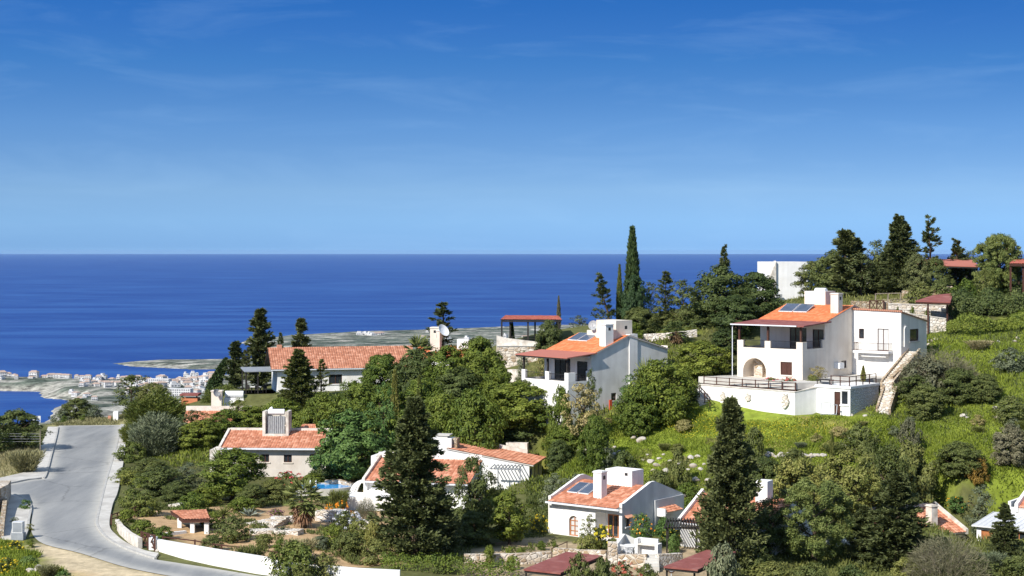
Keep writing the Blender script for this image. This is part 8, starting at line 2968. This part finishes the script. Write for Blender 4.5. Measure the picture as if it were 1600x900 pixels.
T('round', 'f_scrub', 395, 756, 56, 158, 'olive-green bush right of the dense tree in the garden')
T('domeshrub', 'f_ever', 380, 776, 50, 154, 'low green bush above the agave')
T('domeshrub', 'f_scrub', 330, 836, 40, 138, 'low olive bush between the shelter and the fence')
T('domeshrub', 'f_ever', 440, 842, 34, 135, 'green cushion below the large fan palm')
T('wispy', 'f_dry', 470, 840, 50, 134, 'dry grass under the large fan palm')
T('domeshrub', 'f_scrub', 545, 832, 60, 134, 'wide green bush below the white-flowering cushion')
T('domeshrub', 'f_scrub', 590, 842, 60, 131, 'green growth merging with the left skirt of the huge conifer')
T('wispy', 'f_scrub', 390, 850, 50, 132, 'rough grass tuft behind the fence, right of the olive bushes')
T('domeshrub', 'f_olive', 500, 838, 36, 135, 'grey cushion plant right of the large fan palm')
T('domeshrub', 'f_ever', 255, 822, 36, 146, 'small green bush left of the shelter posts')
T('round', 'f_scrub', 236, 715, 66, 176, 'olive-green bush between the pavement and the dark broad tree')
T('domeshrub', 'f_ever', 198, 795, 36, 156, 'green bush on the low curved boundary wall')
T('domeshrub', 'f_scrub', 190, 812, 26, 151, 'small scrub on the boundary wall beside the pavement bend')
T('domeshrub', 'f_feather', 228, 775, 52, 160, 'yellow-green shrub left of the tiled shelter roof')
T('domeshrub', 'f_ever', 224, 812, 46, 149, 'leafy green bush directly behind the cross-braced roadside gate')
# cottage garden
T('loose', 'f_scrub', 922, 804, 34, 137, 'grey-green shrub on the white wall right of the arched door')
T('domeshrub', 'f_yellow', 918, 834, 44, 134, 'yellow-green bush below the arched door')
T('flower', 'f_yflower', 944, 820, 40, 135, 'climbing yellow-green bush at the cottage porch')
T('fruit', 'f_orange', 1002, 803, 42, 137.5, 'orange tree with fruit before the shaded cottage gable')
T('domeshrub', 'f_bright', 1038, 808, 36, 143, 'light green bush at the cottage side door')
T('fruit', 'f_yflower', 1048, 826, 36, 139, 'lemon bush under the black pergola')
T('domeshrub', 'f_bright', 1052, 838, 24, 136, 'bright bush beside the white pergola wall')
T('domeshrub', 'f_scrub', 905, 868, 56, 116.5, 'brownish shrub in front of the larger red carport')
T('domeshrub', 'f_scrub', 942, 872, 46, 117, 'brown-green shrub right of the larger red carport')
T('flower', 'f_red', 972, 878, 46, 124, 'red-tipped hedge plant below the stone terrace')
T('domeshrub', 'f_scrub', 1010, 882, 44, 124, 'low green hedge plant below the terrace steps')
# right foreground
T('conifer', 'f_conifer', 1142, 622, 124, 131, 'tall dark conifer in the right foreground, before the green slope', var=1)
T('conifer', 'f_conifer', 1120, 760, 60, 132.5, 'low conifer skirt left of the tall right-hand conifer')
T('broad', 'f_dark', 1202, 780, 74, 134.5, 'dark tree in the shade right of the tall foreground conifer')
T('pine', 'f_pine', 1272, 742, 138, 134, 'puffy blue-green pine in the right foreground')
T('conifer', 'f_conifer', 1402, 735, 132, 132.5, 'broad dark conifer right of the puffy pine', var=2)
T('conifer', 'f_conifer', 1350, 790, 80, 134, 'dark conifer filling the gap beside the puffy pine')
T('broad', 'f_yellow', 1248, 712, 104, 143, 'yellow-green tree behind the puffy pine, left part')
T('broad', 'f_yellow', 1326, 702, 100, 144, 'yellow-green tree behind the puffy pine, right part')
T('broad', 'f_scrub', 1390, 695, 70, 147, 'olive broadleaf bush behind the broad dark conifer')
T('bare', 'palebark', 1480, 830, 130, 127, 'big bare grey bush in front of the tiled roof', var=0)
T('domeshrub', 'f_yellow', 1415, 872, 50, 128, 'yellow-green shrub under the broad dark conifer')
T('domeshrub', 'f_scrub', 1525, 870, 80, 127, 'scrub under the white porch house')
T('domeshrub', 'f_scrub', 1590, 868, 60, 128, 'reddish scrub in the right bottom corner')
T('conifer', 'f_conifer', 1570, 785, 58, 133, 'small dark conifer in front of the white porch house')
T('loose', 'f_olive', 1530, 755, 60, 147, 'grey feathery bush between tiled roof and porch house')
T('fruit', 'f_orange', 1495, 775, 36, 151, 'orange-fruited bush behind the tiled roof')
T('fruit', 'f_orange', 1458, 778, 28, 151, 'smaller orange-fruited bush by the grey chimney')
T('domeshrub', 'f_scrub', 1205, 878, 80, 126, 'olive hedge bush below the puffy pine, left')
T('domeshrub', 'f_olive', 1128, 850, 62, 118, 'pale grey-green shrub at the right end of the smaller carport')
T('domeshrub', 'f_scrub', 1270, 880, 60, 124, 'low scrub at the bottom edge below the puffy pine')
T('domeshrub', 'f_dark', 1330, 884, 60, 124, 'dark low scrub at the bottom edge right of the pine trunk')
T('domeshrub', 'f_dark', 1180, 850, 60, 131, 'dark undergrowth between the tall conifer and the puffy pine')
T('domeshrub', 'f_scrub', 1440, 842, 50, 134, 'scrub between the broad dark conifer and the bare grey bush')
T('wispy', 'f_olive', 1550, 862, 60, 130, 'pale wispy growth below the porch house')
T('shrub', 'f_scrub', 690, 868, 40, 130, 'low scrub at the foot of the huge conifer, right')
T('round', 'f_dark', 740, 800, 70, 139, 'shaded bush under the dark broadleaf tree')
# green slope
T('bare', 'palebark', 1468, 538, 122, 172, 'large grey twiggy bush right of the stone stairs', var=1)
T('domeshrub', 'f_grey', 1450, 560, 90, 170, 'grey-green lower half of the thicket right of the stone stairs')
T('broad', 'f_scrub', 1430, 585, 60, 168, 'dark green bush at the foot of the stone stairs')
T('round', 'f_scrub', 1500, 575, 76, 168, 'dark green bush right of the large grey bush')
T('round', 'f_scrub', 1448, 600, 70, 165, 'rounded dark bush below the large grey bush')
T('round', 'f_dark', 1540, 585, 60, 167, 'dark bush on the right slope, below the ivy bank')
T('domeshrub', 'f_olive', 1580, 545, 60, 176, 'greyish bush at the right edge below the ivy')
T('domeshrub', 'f_grey', 1420, 655, 40, 157, 'grey tussock in the middle of the green slope')
T('domeshrub', 'f_scrub', 1345, 662, 60, 157, 'dark green mound right of the garden store')
T('domeshrub', 'f_scrub', 1580, 620, 70, 162, 'olive bush low on the right slope')
T('round', 'f_scrub', 1420, 690, 100, 152, 'wide olive bush above the orange roofs')
T('round', 'f_scrub', 1500, 690, 80, 152, 'second wide olive bush above the orange roofs, further right')
T('domeshrub', 'f_rust', 1528, 715, 36, 151, 'rusty-orange bush on the lower right slope')
T('round', 'f_grey', 1580, 665, 70, 153, 'grey-green bush at the right edge, lower slope')
T('round', 'f_scrub', 1360, 692, 56, 151, 'dark bush above the yellow-green trees')
T('cypress', 'f_scrub', 1300, 676, 14, 150, 'small dark young cypress on the green slope', var=2)
T('domeshrub', 'f_scrub', 1180, 668, 36, 157, 'grey-green bush beside the tall conifer tip')
T('round', 'f_dark', 1195, 715, 70, 150, 'dark bush right of the tall conifer on the slope')
T('round', 'f_scrub', 1240, 700, 50, 153, 'dark bush at the end of the dry-stone row')
T('domeshrub', 'f_dark', 975, 705, 50, 160, 'dark bush beside the grey path on the slope')
T('domeshrub', 'f_olive', 945, 690, 36, 163, 'small grey-green bush near the path top')
T('domeshrub', 'f_scrub', 1060, 705, 40, 155, 'scrub bush among the boulders')
T('domeshrub', 'f_scrub', 1030, 735, 50, 154, 'dark scrub on the boulder slope')
T('domeshrub', 'f_ever', 1075, 755, 50, 151, 'green scrub below the boulders')
T('domeshrub', 'f_olive', 900, 742, 46, 157, 'pale scrub at the cottage back corner')
T('wispy', 'f_dry', 1530, 530, 40, 181, 'straw-coloured grass clump below the ivy bank')
T('loose', 'f_straw', 1278, 572, 34, 172.5, 'thin pale shrub against the villa gable', zbase=136.66)
T('domeshrub', 'f_yellow', 1270, 586, 24, 171.5, 'yellow-green bush at the villa corner', zbase=136.66)
T('flower', 'f_red', 1205, 590, 34, 173.6, 'red-flecked plants along the villa front, by the arch', zbase=136.66)
T('flower', 'f_red', 1232, 590, 30, 172.4, 'red-flecked plants along the villa front, under the window', zbase=136.66)
T('cypress', 'f_yellow', 1349, 571, 8, 172, 'small slender plant behind the store railing', var=2, zbase=136.66)
for px in (1402, 1426, 1450):
    T('shrub', 'f_ever', px, 480, 13, 192, 'small dark green bush on the pale terraces behind the villa wing', group='small bushes on the pale terraces')
T('shrub', 'f_bright', 40, 780, 26, 166, 'small leafy street tree by the side road corner')
T('shrub', 'f_olive', 22, 808, 16, 153, 'thin sapling on the lower left pavement')
T('loose', 'f_yellow', 46, 818, 18, 143, 'yellow-leaved sapling beside the grey cabinet')
T('shrub', 'f_ever', 48, 842, 20, 141, 'low green plant at the foot of the yellow-leaved sapling')
T('flower', 'f_yflower', 24, 845, 34, 140, 'yellow-flowered weeds in the lower left corner, upper clump')
T('flower', 'f_yflower', 10, 872, 40, 131, 'yellow-flowered weeds in the lower left corner, lower clump')
T('domeshrub', 'f_bright', 44, 868, 34, 133, 'fresh green weeds on the lower left verge')
T('wispy', 'f_dry', 74, 880, 34, 129, 'dry weeds on the sandy verge')
T('shrub', 'f_bright', 100, 890, 34, 126, 'green weeds at the bottom of the sandy verge')
for px, tp in ((1503, 450), (1546, 448), (1590, 452)):
    T('domeshrub', 'f_dark', px, tp, 54, 192.5, 'rounded dark mound growing out of the long dark hedge at the right edge', group='mounds of the long dark hedge')
rr = random.Random(8)
for i in range(34):
    px, py, w_ = rr.uniform(1000, 1600), rr.uniform(655, 735), rr.uniform(14, 34)
    if px < 1330 and py < 672:
        continue
    p = at(px, py)
    T(('shrub', 'domeshrub', 'wispy')[i % 3], ('f_scrub', 'f_olive', 'f_yellow', 'f_straw')[i % 4], px, py - w_ * 0.6, w_, p.y, 'low wild tuft scattered in the grass of the green slope', group='wild tufts in the grass of the green slope')
# hedges
hedge('clipped_hedge', 'long clipped green hedge along the bottom edge beneath the huge conifer', 'f_ever', [W(598, 890, 128.5), W(700, 890, 127.5), W(812, 890, 127)], 1.25, 1.6, 75, 0.19, seed=3)
hedge('hedge', 'long thick dark hedge below the round light pine, right edge', 'f_dark', [W(1484, 470, 193), W(1540, 470, 192), W(1950, 470, 191)], 2.3, 3.4, 70, 0.24, seed=4, amp=0.22)
hedge('ivy_bank', 'sunlit green ivy curtain hanging over the bank under the dark hedge', 'f_ever', [W(1478, 510, 188.5), W(1540, 505, 187.5), W(1720, 505, 185)], 1.5, 4.2, 100, 0.22, cat='ivy', seed=6, amp=0.32)
# grass and wild flowers
MEAD = [(905, 650), (1000, 645), (1090, 640), (1260, 655), (1400, 655), (1950, 640), (1950, 780), (1380, 760), (1180, 760), (1080, 790), (960, 760), (900, 770), (860, 745), (930, 700)]
scatter('meadow_grass', 'f_meadow', MEAD, 95000, 0.30, 31, wd=0.085)
scatter('wild_flowers', 'f_yflower', [(1010, 648), (1260, 655), (1330, 665), (1200, 700), (1060, 690)], 2200, 0.10, 33, blade=False, lift=0.25)
scatter('dry_patches', 'f_straw', [(1010, 660), (1180, 690), (1260, 690), (1340, 665), (1600, 650), (1600, 740), (1200, 720), (1000, 740), (900, 745)], 9000, 0.3, 34, wd=0.08, mask=lambda x, y: vnoise(x, y, 91, 4.0) > 0.6)
scatter('scrub_grass', 'f_scrub', [(1380, 530), (1950, 530), (1950, 780), (1400, 720), (1360, 660)], 20000, 0.36, 35, wd=0.10)
scatter('slope_grass', 'f_meadow', [(1380, 530), (1950, 530), (1950, 780), (1400, 760), (1150, 760), (1150, 700), (1360, 660)], 60000, 0.32, 36, wd=0.09)
scatter('verge_grass', 'f_dry', None, 9000, 0.5, 37, world=pix_poly([(-60, 690), (60, 692), (60, 704), (50, 733), (0, 746), (-60, 755)]), wd=0.06)
scatter('crest_grass', 'f_dry', None, 5000, 0.5, 39, world=pix_poly([(80, 656), (192, 654), (192, 663), (80, 666)]), wd=0.07)
scatter('weeds', 'f_meadow', None, 9000, 0.42, 41, world=[tuple(PZ(px, py, ROADZ)[:2]) for px, py in ((-30, 846), (32, 848), (60, 882), (110, 898), (-30, 912))], wd=0.08)
scatter('garden_ground_cover', 'f_scrub', None, 20000, 0.3, 43, world=[tuple(PZ(px, py, 125.6)[:2]) for px, py in ((215, 790), (420, 750), (600, 770), (860, 800), (860, 850), (700, 880), (560, 880), (420, 850), (260, 815))], wd=0.10,
        mask=lambda x, y: vnoise(x, y, 77, 2.2) > 0.55)
scatter('wood_floor', 'f_ever', None, 26000, 0.45, 45, world=[tuple(gp(px, Y)[:2]) for px, Y in ((230, 184), (500, 184), (600, 166), (860, 158), (960, 168), (1080, 176), (1080, 200), (800, 196), (620, 206), (430, 200), (300, 212), (215, 205))], wd=0.14)
scatter('ridge_grass', 'f_scrub', None, 16000, 0.4, 47, world=[tuple(gp(px, Y)[:2]) for px, Y in ((930, 196), (1120, 190), (1150, 200), (1330, 204), (1480, 204), (1950, 196), (1950, 225), (1200, 232), (940, 212))], wd=0.12)
scatter('undergrowth', 'f_scrub', None, 24000, 0.42, 49, world=[tuple(gp(px, Y)[:2]) for px, Y in ((1120, 124), (1950, 124), (1660, 150), (1400, 150), (1150, 146))], wd=0.11)
scatter('valley_grass', 'f_scrub', None, 9000, 0.34, 51, world=[tuple(gp(px, Y)[:2]) for px, Y in ((830, 150), (940, 156), (900, 172), (820, 164))], wd=0.10)
# ------------------------------------------------------------------ haze over the sea
hz = MB()
hz.box(-100000, 100000, -60, 84000, -9, 172)
hm, ht, hb = newmat('haze')
ht.nodes.remove(hb)
pv = _n(ht, 'ShaderNodeVolumePrincipled')
pv.inputs['Density'].default_value = 0.9e-5
pv.inputs['Color'].default_value = (0.40, 0.62, 0.98, 1)
ht.links.new(pv.outputs[0], ht.nodes['Material Output'].inputs['Volume'])
tag(hz.build('haze', hm), kind='stuff')
